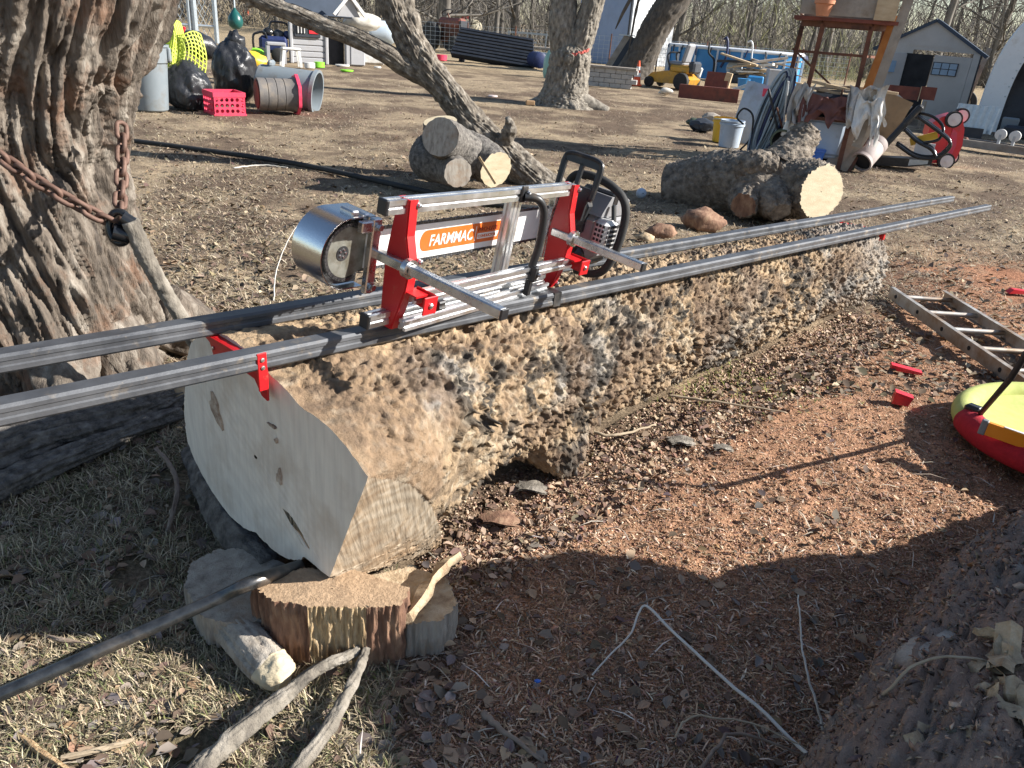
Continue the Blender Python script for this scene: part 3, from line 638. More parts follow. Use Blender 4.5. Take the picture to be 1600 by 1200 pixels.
    t = thing('milling_log', 'huge corky barked log raised on blocks under the two steel rails', 'log', base)
    new_obj('bark', Wd, Fc[~cutf], 'log_bark', t, smooth=True, attrs={'Col': C.reshape(-1, 3)})
    used = np.unique(Fc[cutf]); mp = -np.ones(nl*nr, int); mp[used] = np.arange(len(used))
    new_obj('side_cut', Wd[used], mp[Fc[cutf]], 'cut_weathered', t, smooth=True)['label'] = 'weathered grey cut face on the butt swell'
    # end cuts
    for nm, ring, av, sg, mt in (('end_cut', P[0], .905, -1, 'cut_end'), ('far_end_cut', P[-1], 5.02, 1, 'wood_grey')):
        m = 40; k = np.linspace(1, 0.02, m)[:, None]; c2 = np.array([-1.70, .40 if sg < 0 else .26])
        s2 = c2[0]+(ring[None, :, 0]-c2[0])*k; z2 = c2[1]+(ring[None, :, 2]-c2[1])*k
        a2 = av+sg*(0.004*fbm(np.stack([s2*4, z2*4, 0*s2], -1), 3, 31)+0.0006*np.sin((s2*.55+z2*.83)*240))*(1-k**6)
        V = LW(s2, a2, z2).reshape(-1, 3); Fe = grid_faces(m, nr, True)
        o = new_obj(nm, V, Fe if sg > 0 else Fe[:, ::-1].copy(), mt, t, smooth=True)
        if sg < 0: o['label'] = 'pale sawn butt end of the big log in shade'
    # knots and checks on the butt end
    for (px, py, w_, h_, ro) in ((338, 640, 15, 48, -.35), (437, 745, 8, 22, .1), (338, 585, 10, 8, 0), (432, 688, 4, 7, 0), (426, 665, 14, 4, 0)):
        d = ray(px, py); tt = (.905-0.002-CO@LA)/(d@LA); c = CO+d*tt; k = np.linalg.norm(c-CO)/F_PX
        m = MB(Fr(c, np.stack([LS, LA, [0, 0, 1.0]], 1)@Ry(ro)))
        an = np.linspace(0, 2*math.pi, 17)[:-1]; rr = 1+0.25*np.sin(an*3+px)+.15*np.sin(an*5)
        m.prism(np.stack([np.cos(an)*rr*w_*k*.75, np.sin(an)*rr*h_*k*.55], 1), 0.008); m.out('knot', 'wood_knot', t)
    return t
mat('wood_knot', [(0.38, 0.30, 0.23), (0.54, 0.46, 0.37)], 60, 0.9, bump=0.004, bscale=90, dirt=(0.2, 0.13, 0.09), dirt_scale=45, dirt_amt=0.42)
def ring_mat(name, c1, c2, centre, ax_u, ax_v, scale, stain=None, stain_amt=0.3, bump=0.002, saw=0.0):
    m = bpy.data.materials.new(name); m.use_nodes = True; nt = m.node_tree; b = nt.nodes['Principled BSDF']; L = nt.links.new
    tc = _node(nt, 'ShaderNodeTexCoord'); sub = _node(nt, 'ShaderNodeVectorMath', operation='SUBTRACT'); L(tc.outputs['Object'], sub.inputs[0]); sub.inputs[1].default_value = [float(x) for x in centre]
    nz = _node(nt, 'ShaderNodeTexNoise'); nz.inputs['Scale'].default_value = 5; nz.inputs['Detail'].default_value = 5; L(tc.outputs['Object'], nz.inputs[0])
    wv = _node(nt, 'ShaderNodeTexWave'); wv.wave_type = 'RINGS'; wv.rings_direction = 'SPHERICAL'; wv.inputs['Scale'].default_value = scale; wv.inputs['Distortion'].default_value = 7; wv.inputs['Detail'].default_value = 4
    L(sub.outputs[0], wv.inputs[0])
    mx = _node(nt, 'ShaderNodeMix', data_type='RGBA'); L(wv.outputs[0], mx.inputs[0]); mx.inputs[6].default_value = (*c1, 1); mx.inputs[7].default_value = (*c2, 1)
    n2 = _node(nt, 'ShaderNodeTexNoise'); n2.inputs['Scale'].default_value = 4.5; n2.inputs['Detail'].default_value = 8; n2.inputs['Roughness'].default_value = .6; L(tc.outputs['Object'], n2.inputs[0])
    rp = _node(nt, 'ShaderNodeMapRange'); rp.inputs[1].default_value = .5+(.5-stain_amt)*.4-.08; rp.inputs[2].default_value = .5+(.5-stain_amt)*.4+.12; L(n2.outputs[0], rp.inputs[0])
    m2 = _node(nt, 'ShaderNodeMix', data_type='RGBA'); L(rp.outputs[0], m2.inputs[0]); L(mx.outputs[2], m2.inputs[6]); m2.inputs[7].default_value = (*(stain or c1), 1)
    # fine saw lines
    mp = _node(nt, 'ShaderNodeMapping'); mp.inputs['Rotation'].default_value = (0.3, 0.9, 0.4); mp.inputs['Scale'].default_value = (110, 7, 7); L(tc.outputs['Object'], mp.inputs[0])
    n3 = _node(nt, 'ShaderNodeTexNoise'); n3.inputs['Scale'].default_value = 1.0; n3.inputs['Detail'].default_value = 4; L(mp.outputs[0], n3.inputs[0])
    r3 = _node(nt, 'ShaderNodeMapRange'); r3.inputs[1].default_value = .35; r3.inputs[2].default_value = .65; r3.inputs[3].default_value = 1-saw; r3.inputs[4].default_value = 1+saw*.4; L(n3.outputs[0], r3.inputs[0])
    m3 = _node(nt, 'ShaderNodeMix', data_type='RGBA', blend_type='MULTIPLY'); m3.inputs[0].default_value = 1; L(m2.outputs[2], m3.inputs[6]); L(r3.outputs[0], m3.inputs[7])
    L(m3.outputs[2], b.inputs['Base Color']); b.inputs['Roughness'].default_value = .8
    bp = _node(nt, 'ShaderNodeBump'); bp.inputs['Distance'].default_value = bump; L(n3.outputs[0], bp.inputs['Height']); L(bp.outputs[0], b.inputs['Normal'])
    MATS[name] = m
_lb = LW(-1.68, 1.2, 0.0)
ring_mat('cut_end', (.70, .65, .57), (.75, .70, .61), LW(-1.75, .905, .42)-_lb, 0, 0, 5, stain=(.56, .48, .39), stain_amt=.3, saw=.08)
ring_mat('cut_weathered', (.36, .285, .2), (.46, .385, .29), LW(-1.45, 1.0, .35)-_lb, 0, 0, 11, stain=(.27, .17, .09), stain_amt=.36, saw=.34, bump=.003)
mat('nose_steel', [(0.2, 0.2, 0.17), (0.32, 0.32, 0.28)], 30, 0.5, metal=0.5, dirt=(0.14, 0.12, 0.08), dirt_scale=25, dirt_amt=0.4)
mat('log_bark', [(0.75, 0.74, 0.72), (1.0, 1.0, 1.0), (1.2, 1.18, 1.15)], 45, 0.95, bump=0.006, bscale=130, attr='Col', spec=0.2)
build_log()

# ================================================================ guide rails
def rail_z(a): return .75-.047*(a-.88)
def rails():
    t = thing('guide_rail_set', 'pair of long grey steel rails with red end brackets lying along the big log', 'rail set', LW(-1.72, 1.0, .70))
    for s0, s1, a0, a1 in ((-1.612, -1.545, -0.25, 7.25), (-1.868, -1.862, -0.1, 7.4)):
        def pt(a): return s0+(s1-s0)*np.clip(a/7, 0, 1)
        P0 = LW(pt(a0), a0, rail_z(a0)-.0225); P1 = LW(pt(a1), a1, rail_z(a1)-.0225)
        d = P1-P0; Ln = np.linalg.norm(d); d /= Ln; x = np.cross(d, [0, 0, 1.0]); x /= np.linalg.norm(x); z = np.cross(x, d)
        m = MB(Fr(P0, np.stack([x, d, z], 1)))
        w, h, c = .026, .0225, .006    # tube with a shallow channel along its sides
        prof = [(-w, -h+c), (-w+c, -h), (w-c, -h), (w, -h+c), (w, -.006), (w-.0035, -.003), (w-.0035, .005), (w, .008), (w, h-c), (w-c, h), (-w+c, h), (-w, h-c), (-w, .008), (-w+.0035, .005), (-w+.0035, -.003), (-w, -.006)]
        ns = 40; V = []; F = []; n = len(prof)
        for i in range(ns+1):
            y = Ln*i/ns; bow = 0.004*math.sin(i*.5)
            V += [(p[0]+bow*.5, y, p[1]) for p in prof]
        for i in range(ns):
            for k in range(n): F.append((i*n+k, i*n+(k+1) % n, (i+1)*n+(k+1) % n, (i+1)*n+k)[::-1])
        F.append(tuple(range(n))); F.append(tuple(ns*n+k for k in range(n))[::-1])
        m.add(V, F); o = m.out('rail', 'steel_rail', t, auto=25)
        # narrow dark band round the near rail
        j = MB(m.fr); ja = (1.95-a0)
        if s0 > -1.7: j.box((0, ja, 0), (2*w+.002, .035, 2*h+.002)); j.out('rail_band', 'iron_bar', o)
    # brackets
    for a, sg in ((.885, 1), (5.075, -1)):
        z = rail_z(a)-.045; m = MB(Fr(LW(-1.735, a, z), np.stack([LS, LA, [0, 0, 1.0]], 1)))
        m.prism([(-.165, -.004), (-.12, -.02), (-.10, -.065), (-.05, -.045), (.04, -.042), (.10, -.045), (.13, -.08), (.155, -.085), (.158, -.004), (.07, -.002), (-.05, -.002)], .006, c=(0, 0, 0)); o = m.out('end_bracket', 'red_paint', t)
        m = MB(m.fr); m.box((0, .03*sg, -.004), (.28, .055, .004)); m.out('bracket_flange', 'red_paint', o)
        m = MB(m.fr)
        for sx in (1, ):
            m.box((.158, -.012, -.004), (.005, .026, .098), bev=.002)
        m.out('clip', 'red_paint', o)
        m = MB(m.fr)
        for q in ((.161, -.012, .028), (.161, -.012, .008)): m.lathe([(.0055, 0), (.0055, .002), (.003, .003)], 10, c=q, R=Ry(math.pi/2))
        for q in ((.14, -.004, -.06), (-.10, -.004, -.03), (.0, -.004, -.022), (-.04, -.004, -.03)): m.lathe([(.005, 0), (.005, .003), (.003, .004)], 10, c=q, R=Rx(math.pi/2))
        m.each('bolt', 'zinc', o)
    return t
rails()

# ================================================================ chainsaw mill (standing on its edge across the rails)
MO = np.array([-0.358, 1.971, 0.735]); MA = np.array([[.576, -.807, .131], [.816, .578, -.024], [-.057, .121, .991]])
_u, _s_, _v = np.linalg.svd(MA); MA = _u@_v
MF = Fr(MO, MA)
def extrusion(m, p0, p1, w, h, slot=.009, depth=.005):
    """aluminium T-slot bar; w across local y, h across local z (for bars along x) with grooves on the faces"""
    p0 = np.array(p0, float); p1 = np.array(p1, float); d = p1-p0; Ln = np.linalg.norm(d); d /= Ln
    u = np.array([0, 1.0, 0]) if abs(d[1]) < .9 else np.array([1.0, 0, 0]); v = np.cross(d, u)
    W, H = w/2, h/2
    nsl = 2 if h > 0.05 else 1
    pr = [(-W, -H), (-slot/2, -H), (-slot/2, -H+depth), (slot/2, -H+depth), (slot/2, -H), (W, -H)]
    def side(s):
        o = []
        cs = [0] if nsl == 1 else [-H/2, H/2]
        for c in cs: o += [(s*W, c-slot/2), (s*(W-depth), c-slot/2), (s*(W-depth), c+slot/2), (s*W, c+slot/2)]
        return o
    pr += side(1)+[(W, H), (slot/2, H), (slot/2, H-depth), (-slot/2, H-depth), (-slot/2, H), (-W, H)]+side(-1)[::-1]
    n = len(pr); V = [p0+u*a+v*b for a, b in pr]+[p1+u*a+v*b for a, b in pr]
    F = [(k, (k+1) % n, n+(k+1) % n, n+k) for k in range(n)]
    m.add(V, F+[tuple(range(n))[::-1], tuple(range(n, 2*n))]); return m
def mill():
    t = thing('chainsaw_mill', 'red and aluminium chainsaw mill frame standing on edge across the rails', 'saw mill', MO)
    def ex(nm, p0, p1, w, h, capend=None):
        o = extrusion(MB(MF), p0, p1, w, h).out(nm, 'alu', t, smooth=False)
        if capend is not None: MB(MF).box(capend, (.012, w+.004, h+.004), bev=.003).out('end_cap', 'black_plastic', o)
    ex('top_bar', (-.052, 0, .334), (.795, 0, .334), .030, .036, (-.057, 0, .334))
    ex('bottom_bar', (-.062, 0.002, .030), (.74, 0.002, .030), .030, .036, (-.066, 0.002, .030))
    ex('middle_bar', (.035, -.055, .100), (.80, -.055, .100), .026, .030)
    ex('lower_bar', (.02, -.05, .022), (.72, -.032, .018), .026, .028)
    ex('cross_bar', (.522, .033, .008), (.522, .033, .335), .028, .03)
    ex('cross_bar', (.548, .033, .008), (.548, .033, .335), .02, .03)
    # red end brackets: tapered channel plates
    for x, sgn in ((0.012, 1), (.772, -1)):
        m = MB(MF.sub((x, 0, 0), Rz(math.pi/2)))     # local x -> mill y
        web = [(-.018, 0), (.018, 0), (.020, .06), (.026, .10), (.030, .19), (.024, .25), (.014, .352), (-.020, .352), (-.026, .26), (-.045, .205), (-.052, .17), (-.048, .12), (-.034, .06)]
        m.prism(web, .005); o = m.out('end_bracket', 'red_paint', t)
        f = MB(MF)
        edge = [(-.018, 0), (-.034, .06), (-.048, .12), (-.052, .17), (-.045, .205), (-.026, .26), (-.020, .352)]
        for (y0, z0), (y1, z1) in zip(edge, edge[1:]): f.beam((x+.014, y0-.002, z0), (x+.014, y1-.002, z1), .028, .004, up=(0, 1, 0))
        edge = [(.018, .0), (.026, .10), (.030, .19), (.014, .352)]
        for (y0, z0), (y1, z1) in zip(edge, edge[1:]): f.beam((x+.012, y0+.002, z0), (x+.012, y1+.002, z1), .024, .004, up=(0, 1, 0))
        f.out('flange', 'red_paint', o)
        tb = MB(MF); tb.box((x+.03, -.062, .115), (.052, .052, .005)); tb.box((x+.054, -.078, .098), (.005, .075, .052), bev=.002); tb.box((x+.03, -.115, .1), (.052, .005, .05), bev=.002); tb.out('tab', 'red_paint', o)
        b = MB(MF)
        for q in ((x+.03, -.022, .338), (x+.03, -.022, .012), (x+.03, -.054, .20)): b.lathe([(.009, 0), (.009, .004), (.006, .004), (.006, .010), (.003, .012)], 6, c=q, R=Rx(math.pi/2))
        b.lathe([(.008, 0), (.008, .003), (.004, .006)], 8, c=(x+.03, -.118, .1), R=Rx(math.pi/2))
        b.each('bolt', 'zinc', o, smooth=False)
    kn = MB(MF); an = np.arange(24)*2*math.pi/24; kn.prism(np.stack([(.017+.002*np.sign(np.sin(an*6)))*np.cos(an), (.017+.002*np.sign(np.sin(an*6)))*np.sin(an)], 1), .024, c=(.095, -.098, .088), R=Rz(math.pi/2)); kn.out('clamp_knob', 'black_plastic', t, smooth=False)
    # depth posts
    for x, y0, y1, z in ((.0, .083, -.372, .188), (.775, .02, -.332, .185)):
        m = MB(MF).beam((x, y0, z), (x, y1, z), .026, .026, bev=.003); o = m.out('depth_post', 'zinc', t)
        MB(MF).box((x, y1-.002, z), (.029, .006, .029), bev=.002).out('post_cap', 'black_plastic', o)
        sc = MB(MF)
        for i in range(34):
            yy = -.07-i*.0085
            if yy > y1+.02: sc.box((x+(.004 if i % 5 else .0), yy, z+.0133), (.006 if i % 5 else .014, .0011, .0006))
        sc.out('scale_marks', 'chain_steel', o, kind='stuff')
        MB(MF).lathe([(.016, -.008), (.026, -.008), (.026, .008), (.016, .008)], 20, c=(x, -.062, z), R=Rx(math.pi/2), cap=(False, False)).out('collar', 'zinc', o)
    # black carry handle
    hp = catmull([(.505, -.022, .33), (.535, -.05, .33), (.563, -.062, .295), (.572, -.065, .23), (.572, -.065, .17), (.565, -.062, .115)], 26)
    o = MB(MF).tube(hp, .0125, 14).out('carry_handle', 'black_plastic', t)
    m = MB(MF).box((.505, -.018, .338), (.03, .008, .05), bev=.003).box((.565, -.072, .098), (.022, .03, .05), bev=.004).box((.572, -.06, .05), (.02, .02, .06), bev=.003); m.each('handle_clamp', 'black_plastic', o)
    b = MB(MF)
    for q in ((.512, -.026, .345), (.512, -.026, .322), (.572, -.09, .10)): b.lathe([(.008, 0), (.008, .004), (.005, .004), (.005, .01)], 6, c=q, R=Rx(math.pi/2))
    b.each('bolt', 'zinc', o, smooth=False)
    # bar clamps at the nose
    m = MB(MF).box((-.012, .062, .18), (.030, .020, .205), bev=.003).box((-.045, .062, .262), (.04, .02, .03), bev=.003); o = m.out('nose_clamp', 'zinc', t)
    b = MB(MF)
    for z in (.262, .098): b.lathe([(.013, 0), (.013, .005), (.009, .005), (.009, .014)], 6, c=(-.012, .052, z), R=Rx(math.pi/2))
    b.box((-.06, .11, .285), (.025, .05, .022), bev=.004); b.box((-.03, .11, .275), (.02, .07, .03), bev=.004)
    b.each('bolt', 'zinc', o, smooth=False)
    m = MB(MF).box((.80, .055, .18), (.03, .022, .20), bev=.003).box((.80, .055, .28), (.03, .03, .05), bev=.003); m.out('bar_clamp', 'zinc', t)
    # polished guard band round the bar nose
    an = np.linspace(math.pi*.5, math.pi*1.5, 30); R_ = .093
    path = [(.0, .187+R_)]+[(-.075+R_*math.cos(q), .187+R_*math.sin(q)) for q in an]+[(-.02, .187-R_)]
    m = MB(MF); P_ = np.array(path); ring = []
    T_ = np.gradient(P_, axis=0); T_ /= np.linalg.norm(T_, axis=1)[:, None]; Nn = np.stack([T_[:, 1], -T_[:, 0]], 1)
    I_ = P_-Nn*.0025*0; O_ = P_+Nn*.003
    g = np.stack([np.stack([O_[:, 0], np.full(len(P_), .075), O_[:, 1]], 1), np.stack([O_[:, 0], np.full(len(P_), .185), O_[:, 1]], 1), np.stack([I_[:, 0], np.full(len(P_), .185), I_[:, 1]], 1), np.stack([I_[:, 0], np.full(len(P_), .075), I_[:, 1]], 1), np.stack([O_[:, 0], np.full(len(P_), .075), O_[:, 1]], 1)], 1)
    m.grid(g); m.out('nose_guard', 'chrome', t)
    MB(MF).prism([(q[0]*.97, (q[1]-.187)*.97+.187) for q in path], .003, c=(0, .105, 0)).out('guard_plate', 'chain_steel', t)
    return t
mill()
def text_mesh(body, size, fr, name, material, parent, extr=.0006, shear=0.0, sx=1.0, fit=None):
    cu = bpy.data.curves.new('lettering', 'FONT'); cu.body = body; cu.size = size; cu.extrude = extr; cu.shear = shear; cu.align_x = 'LEFT'; cu.offset = size*0.012
    o = bpy.data.objects.new('lettering', cu); COL.objects.link(o); dg = bpy.context.evaluated_depsgraph_get(); me = bpy.data.meshes.new_from_object(o.evaluated_get(dg))
    V = np.array([v.co[:] for v in me.vertices]); Fs = [tuple(p.vertices) for p in me.polygons]; COL.objects.unlink(o); bpy.data.objects.remove(o); bpy.data.meshes.remove(me)
    if fit: sx = fit/(V[:, 0].max()-V[:, 0].min())
    V2 = np.stack([V[:, 0]*sx, V[:, 2]*-1, V[:, 1]], 1)
    return new_obj(name, fr(V2), Fs, material, parent)
def chainsaw():
    t = thing('chainsaw', 'grey and black chainsaw with a long white bar clamped in the mill', 'chainsaw', MF((.95, 0, .04)))
    yb = .085; z0 = .19; hb = .050
    an = np.linspace(math.pi/2, math.pi*1.5, 17)
    out = [(.95, z0+hb), (.95, z0-hb), (-.02, z0-hb), (-.02, z0+hb)]
    bar = MB(MF).prism(out, .006, c=(0, yb, 0)).out('guide_bar', 'bar_white', t)
    hn = .068; nose = [(-.02, z0+hb), (-.02, z0-hb), (-.05, z0-hn*.9)]+[(-.075+hn*math.cos(q), z0+hn*math.sin(q)) for q in an][::-1]+[(-.05, z0+hn*.9)]
    MB(MF).prism(nose, .0065, c=(0, yb, 0)).out('bar_nose', 'nose_steel', t)
    # chain links along the rim
    m = MB(MF); pitch = .0105; x = .93
    while x > -.03:
        for sg in (1, -1):
            zz = z0+sg*(hb+.0045)
            m.box((x, yb, zz), (.0088, .0045, .0085)); 
            if int(round(x/pitch)) % 3 == 0: m.box((x, yb-.003, zz+sg*.005), (.007, .003, .006), R=Ry(.4*sg))
        x -= pitch
    for q in np.linspace(math.pi*.42, 1.58*math.pi, 27): m.box((-.075+.0735*math.cos(q), yb-.001, z0+.0735*math.sin(q)), (.0095, .007, .009), R=Ry(-q))
    m.out('saw_chain', 'chain_steel', t, kind='stuff')
    MB(MF).lathe([(.020, -.0045), (.020, .0045)], 24, c=(-.095, yb, z0), R=Rx(math.pi/2)).out('nose_sprocket', 'iron_bar', bar)
    r = MB(MF)
    for q in np.arange(5)*1.2566: r.lathe([(.003, 0), (.003, .002)], 8, c=(-.095+.010*math.cos(q), yb-.0046, z0+.010*math.sin(q)), R=Rx(math.pi/2))
    r.each('rivet', 'zinc', bar)
    # printed label: flat sheets
    x0, x1, hz = .191, .593, .031
    a2 = np.linspace(math.pi/2, 1.5*math.pi, 12); a3 = np.linspace(-math.pi/2, math.pi/2, 12)
    lab = [(x0+hz*.8+hz*.8*math.cos(q), z0+hz*math.sin(q)) for q in a2]+[(x1-hz*.5+hz*.5*math.cos(q), z0+hz*math.sin(q)) for q in a3]
    lo = MB(MF).prism(lab, .0008, c=(0, yb-.0036, 0)).out('label_panel', 'bar_orange', bar)
    fy = yb-.0046
    text_mesh('FARMMAC', .047, MF.sub((.228, fy, z0-.017)), 'lettering', 'bar_white', lo, shear=.1, fit=.195)
    MB(MF).box((.437, fy, z0), (.0022, .0008, .046)).out('divider', 'bar_white', lo)
    text_mesh('PRO-LITE', .0175, MF.sub((.447, fy, z0+.005)), 'lettering', 'copper_decal', lo, fit=.095)
    MB(MF).prism([(.447, z0-.019), (.545, z0-.019), (.552, z0-.001), (.447, z0-.001)], .0006, c=(0, fy, 0)).out('word_panel', 'bar_white', lo)
    text_mesh('CONDUCTOR', .0125, MF.sub((.45, fy-.0008, z0-.0145)), 'lettering', 'bar_orange', lo, fit=.088)
    # power head
    bd = MB(MF).box((1.015, .0, .165), (.20, .13, .17), bev=.025); bo = bd.out('engine_housing', 'saw_grey', t); MB(MF).box((.98, .02, .09), (.20, .12, .08), bev=.02).out('lower_housing', 'black_plastic', t)
    tc = MB(MF).prism([(.92, .245), (1.12, .24), (1.10, .295), (1.05, .315), (.97, .312)], .125, c=(0, .0, 0)); tc.out('top_cover', 'saw_grey', t)
    MB(MF).box((1.0, .0, .30), (.045, .129, .045), R=Ry(.12), bev=.008).out('cover_stripe', 'black_gloss', t)
    MB(MF).box((.93, .035, .225), (.10, .10, .13), bev=.022).out('front_housing', 'black_plastic', t)
    MB(MF).box((.90, .10, .17), (.17, .035, .13), bev=.015).out('clutch_cover', 'black_plastic', t)
    # muffler with a slotted grill
    mu = MB(MF).box((.945, -.078, .185), (.085, .06, .115), bev=.014); mo = mu.out('muffler', 'saw_pale', t)
    g = MB(MF)
    for i in range(5):
        for j in range(6): g.box((.918+i*.0135, -.1085, .142+j*.0165), (.0085, .003, .0095)); 
    for i in range(3):
        for j in range(6): g.box((.902, -.095+i*.0135, .142+j*.0165), (.003, .0085, .0095))
    g.out('grill_slot', 'dark_void', mo, kind='stuff')
    lp = catmull([(.955, .11, .27), (.95, .105, .325), (.945, .07, .355), (.945, 0, .362), (.95, -.07, .348), (.955, -.118, .315), (.96, -.135, .26), (.96, -.135, .17), (.955, -.118, .085), (.95, -.08, .045), (.95, .0, .03)], 60)
    ho = MB(MF).tube(lp, .0145, 14).out('front_handle', 'black_rubber', t)
    MB(MF).beam((.97, -.075, .29), (.965, -.10, .215), .018, .014, bev=.004).out('handle_bracket', 'black_plastic', ho)
    # hand guard: plate across the saw with two windows
    def gy(u, v): return (.855+.03*(v-.5), .10-.15*u, .232+.188*v)
    def quad(m, u0, u1, v0, v1, th=.011):
        A, B, C, Dd = [np.array(gy(*q)) for q in ((u0, v0), (u1, v0), (u1, v1), (u0, v1))]
        n_ = np.array([th, 0, 0]); m.add([A, B, C, Dd, A+n_, B+n_, C+n_, Dd+n_], [(0, 1, 2, 3), (7, 6, 5, 4), (0, 4, 5, 1), (1, 5, 6, 2), (2, 6, 7, 3), (3, 7, 4, 0)])
    m = MB(MF); quad(m, .1, .9, 0, .42); quad(m, 0, .09, .42, .93); quad(m, .45, .55, .42, .93); quad(m, .91, 1, .35, .93); quad(m, .05, .95, .90, 1.02); quad(m, .09, .45, .42, .50); quad(m, .55, .91, .42, .56)
    go = m.out('hand_guard', 'black_plastic', t, smooth=False)
    b = MB(MF)
    rim = catmull([gy(.02, .4), gy(0, .9), gy(.12, 1.03), gy(.5, 1.05), gy(.88, 1.03), gy(1, .9), gy(.98, .4)], 40); b.tube(rim+np.array([.005, 0, 0]), .0085, 8); b.out('guard_rim', 'black_plastic', go)
    MB(MF).lathe([(.007, 0), (.007, .004), (.003, .005)], 10, c=(.846, .0, .262), R=Ry(-math.pi/2)).out('bolt', 'zinc', go)
    rh = catmull([(1.08, .04, .20), (1.15, .06, .20), (1.21, .07, .17), (1.23, .07, .12), (1.2, .06, .08), (1.08, .04, .07)], 30); MB(MF).tube(rh, .018, 12).out('rear_handle', 'black_plastic', t)
    for q, rr in (((1.03, -.066, .21), .013), ((1.07, -.064, .15), .016)): MB(MF).lathe([(rr, 0), (rr, .012), (rr*.6, .016)], 12, c=q, R=Rx(math.pi/2)).out('cap', 'black_plastic', t)
    st = MB(MF).lathe([(.062, 0), (.058, .012), (.03, .018)], 20, c=(1.05, -.062, .145), R=Rx(math.pi/2)); st.out('starter_cover', 'saw_grey', t)
    return t
chainsaw()
# ================================================================ timber in the foreground
def disk(ring, c, m=8, name='end_cut', material='wood_fresh', parent=None, flip=False, bulge=0.0, loc=None):
    ring = np.asarray(ring); k = np.linspace(1, 0.02, m)[:, None, None]; V = c+(ring[None]-c)*k
    F = grid_faces(m, len(ring), True)
    return new_obj(name, V.reshape(-1, 3), F[:, ::-1].copy() if flip else F, material, parent, smooth=True, loc=loc)
def cut_limb(t, pts, rad, disp, bark='bark_grey', cuts=(None, 'wood_fresh'), nl=40, nr=48, name='limb', cutname='end_cut'):
    V, F, dd = trunk(pts, rad, nl, nr, disp); o = new_obj(name, V, F, bark, t, smooth=True)
    for i, m in enumerate(cuts):
        if m:
            r = V[:nr] if i == 0 else V[-nr:]; disk(r, r.mean(0), 6, cutname, m, t if t is not None else None, flip=(i == 0))
    return o
def chunk(t, poly, z0, z1, mats, top_mat, amp=0.006, fk=30, stretch=6.0, n=110, nz=16, seed=0, inset=0.0, names=('bark_side', 'split_face', 'top')):
    """sawn block: poly = corner points seen from above with a side kind per edge; z0/z1 bottom/top heights"""
    P = np.asarray(poly, float)[:, :2]; k = len(P); C = P.mean(0); per = []
    L = np.linalg.norm(np.roll(P, -1, 0)-P, axis=1); pts = []; kinds = []
    for i in range(k):
        m = max(3, int(round(n*L[i]/L.sum())))
        for j in range(m): pts.append(P[i]+(P[(i+1) % k]-P[i])*j/m); kinds.append(mats[i])
    Q = np.array(pts); nn = len(Q)
    for _ in range(2): Q = 0.5*Q+0.25*(np.roll(Q, 1, 0)+np.roll(Q, -1, 0))
    T = np.roll(Q, -1, 0)-np.roll(Q, 1, 0); N = np.stack([T[:, 1], -T[:, 0]], 1); N /= np.linalg.norm(N, axis=1)[:, None]
    if ((Q-C)*N).sum() < 0: N = -N
    zz = np.linspace(z0, z1, nz); s = np.cumsum(np.linalg.norm(T, axis=1)/2)
    S, Z = np.meshgrid(s, zz); c = np.stack([S*fk, Z*stretch, 0*S+seed], -1)
    d = amp*(ridged(c, 2, seed)*1.2+fbm(c*2.7, 2, seed+4)); d = d-amp*2.0*sstep(z1-.012, z1, Z)*0
    V = np.stack([Q[None, :, 0]+N[None, :, 0]*d, Q[None, :, 1]+N[None, :, 1]*d, Z], -1)
    Fq = grid_faces(nz, nn, True); kf = np.array(kinds)
    for mtn in sorted(set(kinds)):
        sel = np.tile(kf == mtn, nz-1); f = Fq[sel]; used = np.unique(f); mp = -np.ones(nz*nn, int); mp[used] = np.arange(len(used))
        new_obj(names[0] if 'bark' in mtn else names[1], V.reshape(-1, 3)[used], mp[f], mtn, t, smooth=True)
    ring = V[-1]; c0 = ring.mean(0); m = 14; kk = np.linspace(1, .02, m)[:, None, None]; sr = ring.copy()
    for _ in range(60): sr = .5*sr+.25*(np.roll(sr, 1, 0)+np.roll(sr, -1, 0))
    wk = np.clip((kk-.86)/.14, 0, 1); Vt = c0+((ring[None]*wk+sr[None]*(1-wk))-c0)*kk
    Vt[..., 2] += 0.004*fbm(Vt*30, 3, seed)*(1-kk[..., 0]**5)
    new_obj(names[2], Vt.reshape(-1, 3), grid_faces(m, nn, True), top_mat, t, smooth=True)
def g2(lst, z): return [G(x, y, z)[:2] for x, y in lst]
# sawn block under the butt end
t = thing('stump_block', 'thick sawn bark edged block with sawdust top under the log butt', 'wood block', G(510, 1000))
mat('bark_split', [(0.09, 0.045, 0.03), (0.22, 0.12, 0.075), (0.34, 0.22, 0.14)], 26, 0.9, bump=0.006, bscale=60, stretch=(1, 1, 0.35))
chunk(t, g2([(393, 912), (415, 898), (480, 888), (560, 893), (640, 920), (626, 944), (572, 948), (482, 946), (425, 936)], .185), -.01, .185, ['bark_split', 'bark_split', 'bark_split', 'bark_split', 'bark_split', 'bark_split', 'wood_split', 'bark_split', 'bark_split'], 'sawdust_top', .006, 95, 9, 300, 20, 3)
t = thing('support_slab', 'weathered split slab with sawdust lying right of the sawn block', 'wood slab', G(660, 1000))
chunk(t, g2([(560, 905), (640, 885), (700, 905), (714, 945), (690, 968), (640, 975), (590, 965)], .10), -.01, .10, ['bark_wood', 'bark_wood', 'wood_grey', 'wood_grey', 'wood_grey', 'wood_grey', 'wood_split'], 'wood_rot', .005, 80, 10, 240, 14, 8)
t = thing('splintered_slat', 'pale splintered strip of wood leaning between block and log', 'wood scrap', G(660, 930))
m = MB(); pts = [G(580, 985, .07), G(640, 960, .12), G(680, 900, .14), G(716, 868, .13)]
P_ = catmull(pts, 14); V = []
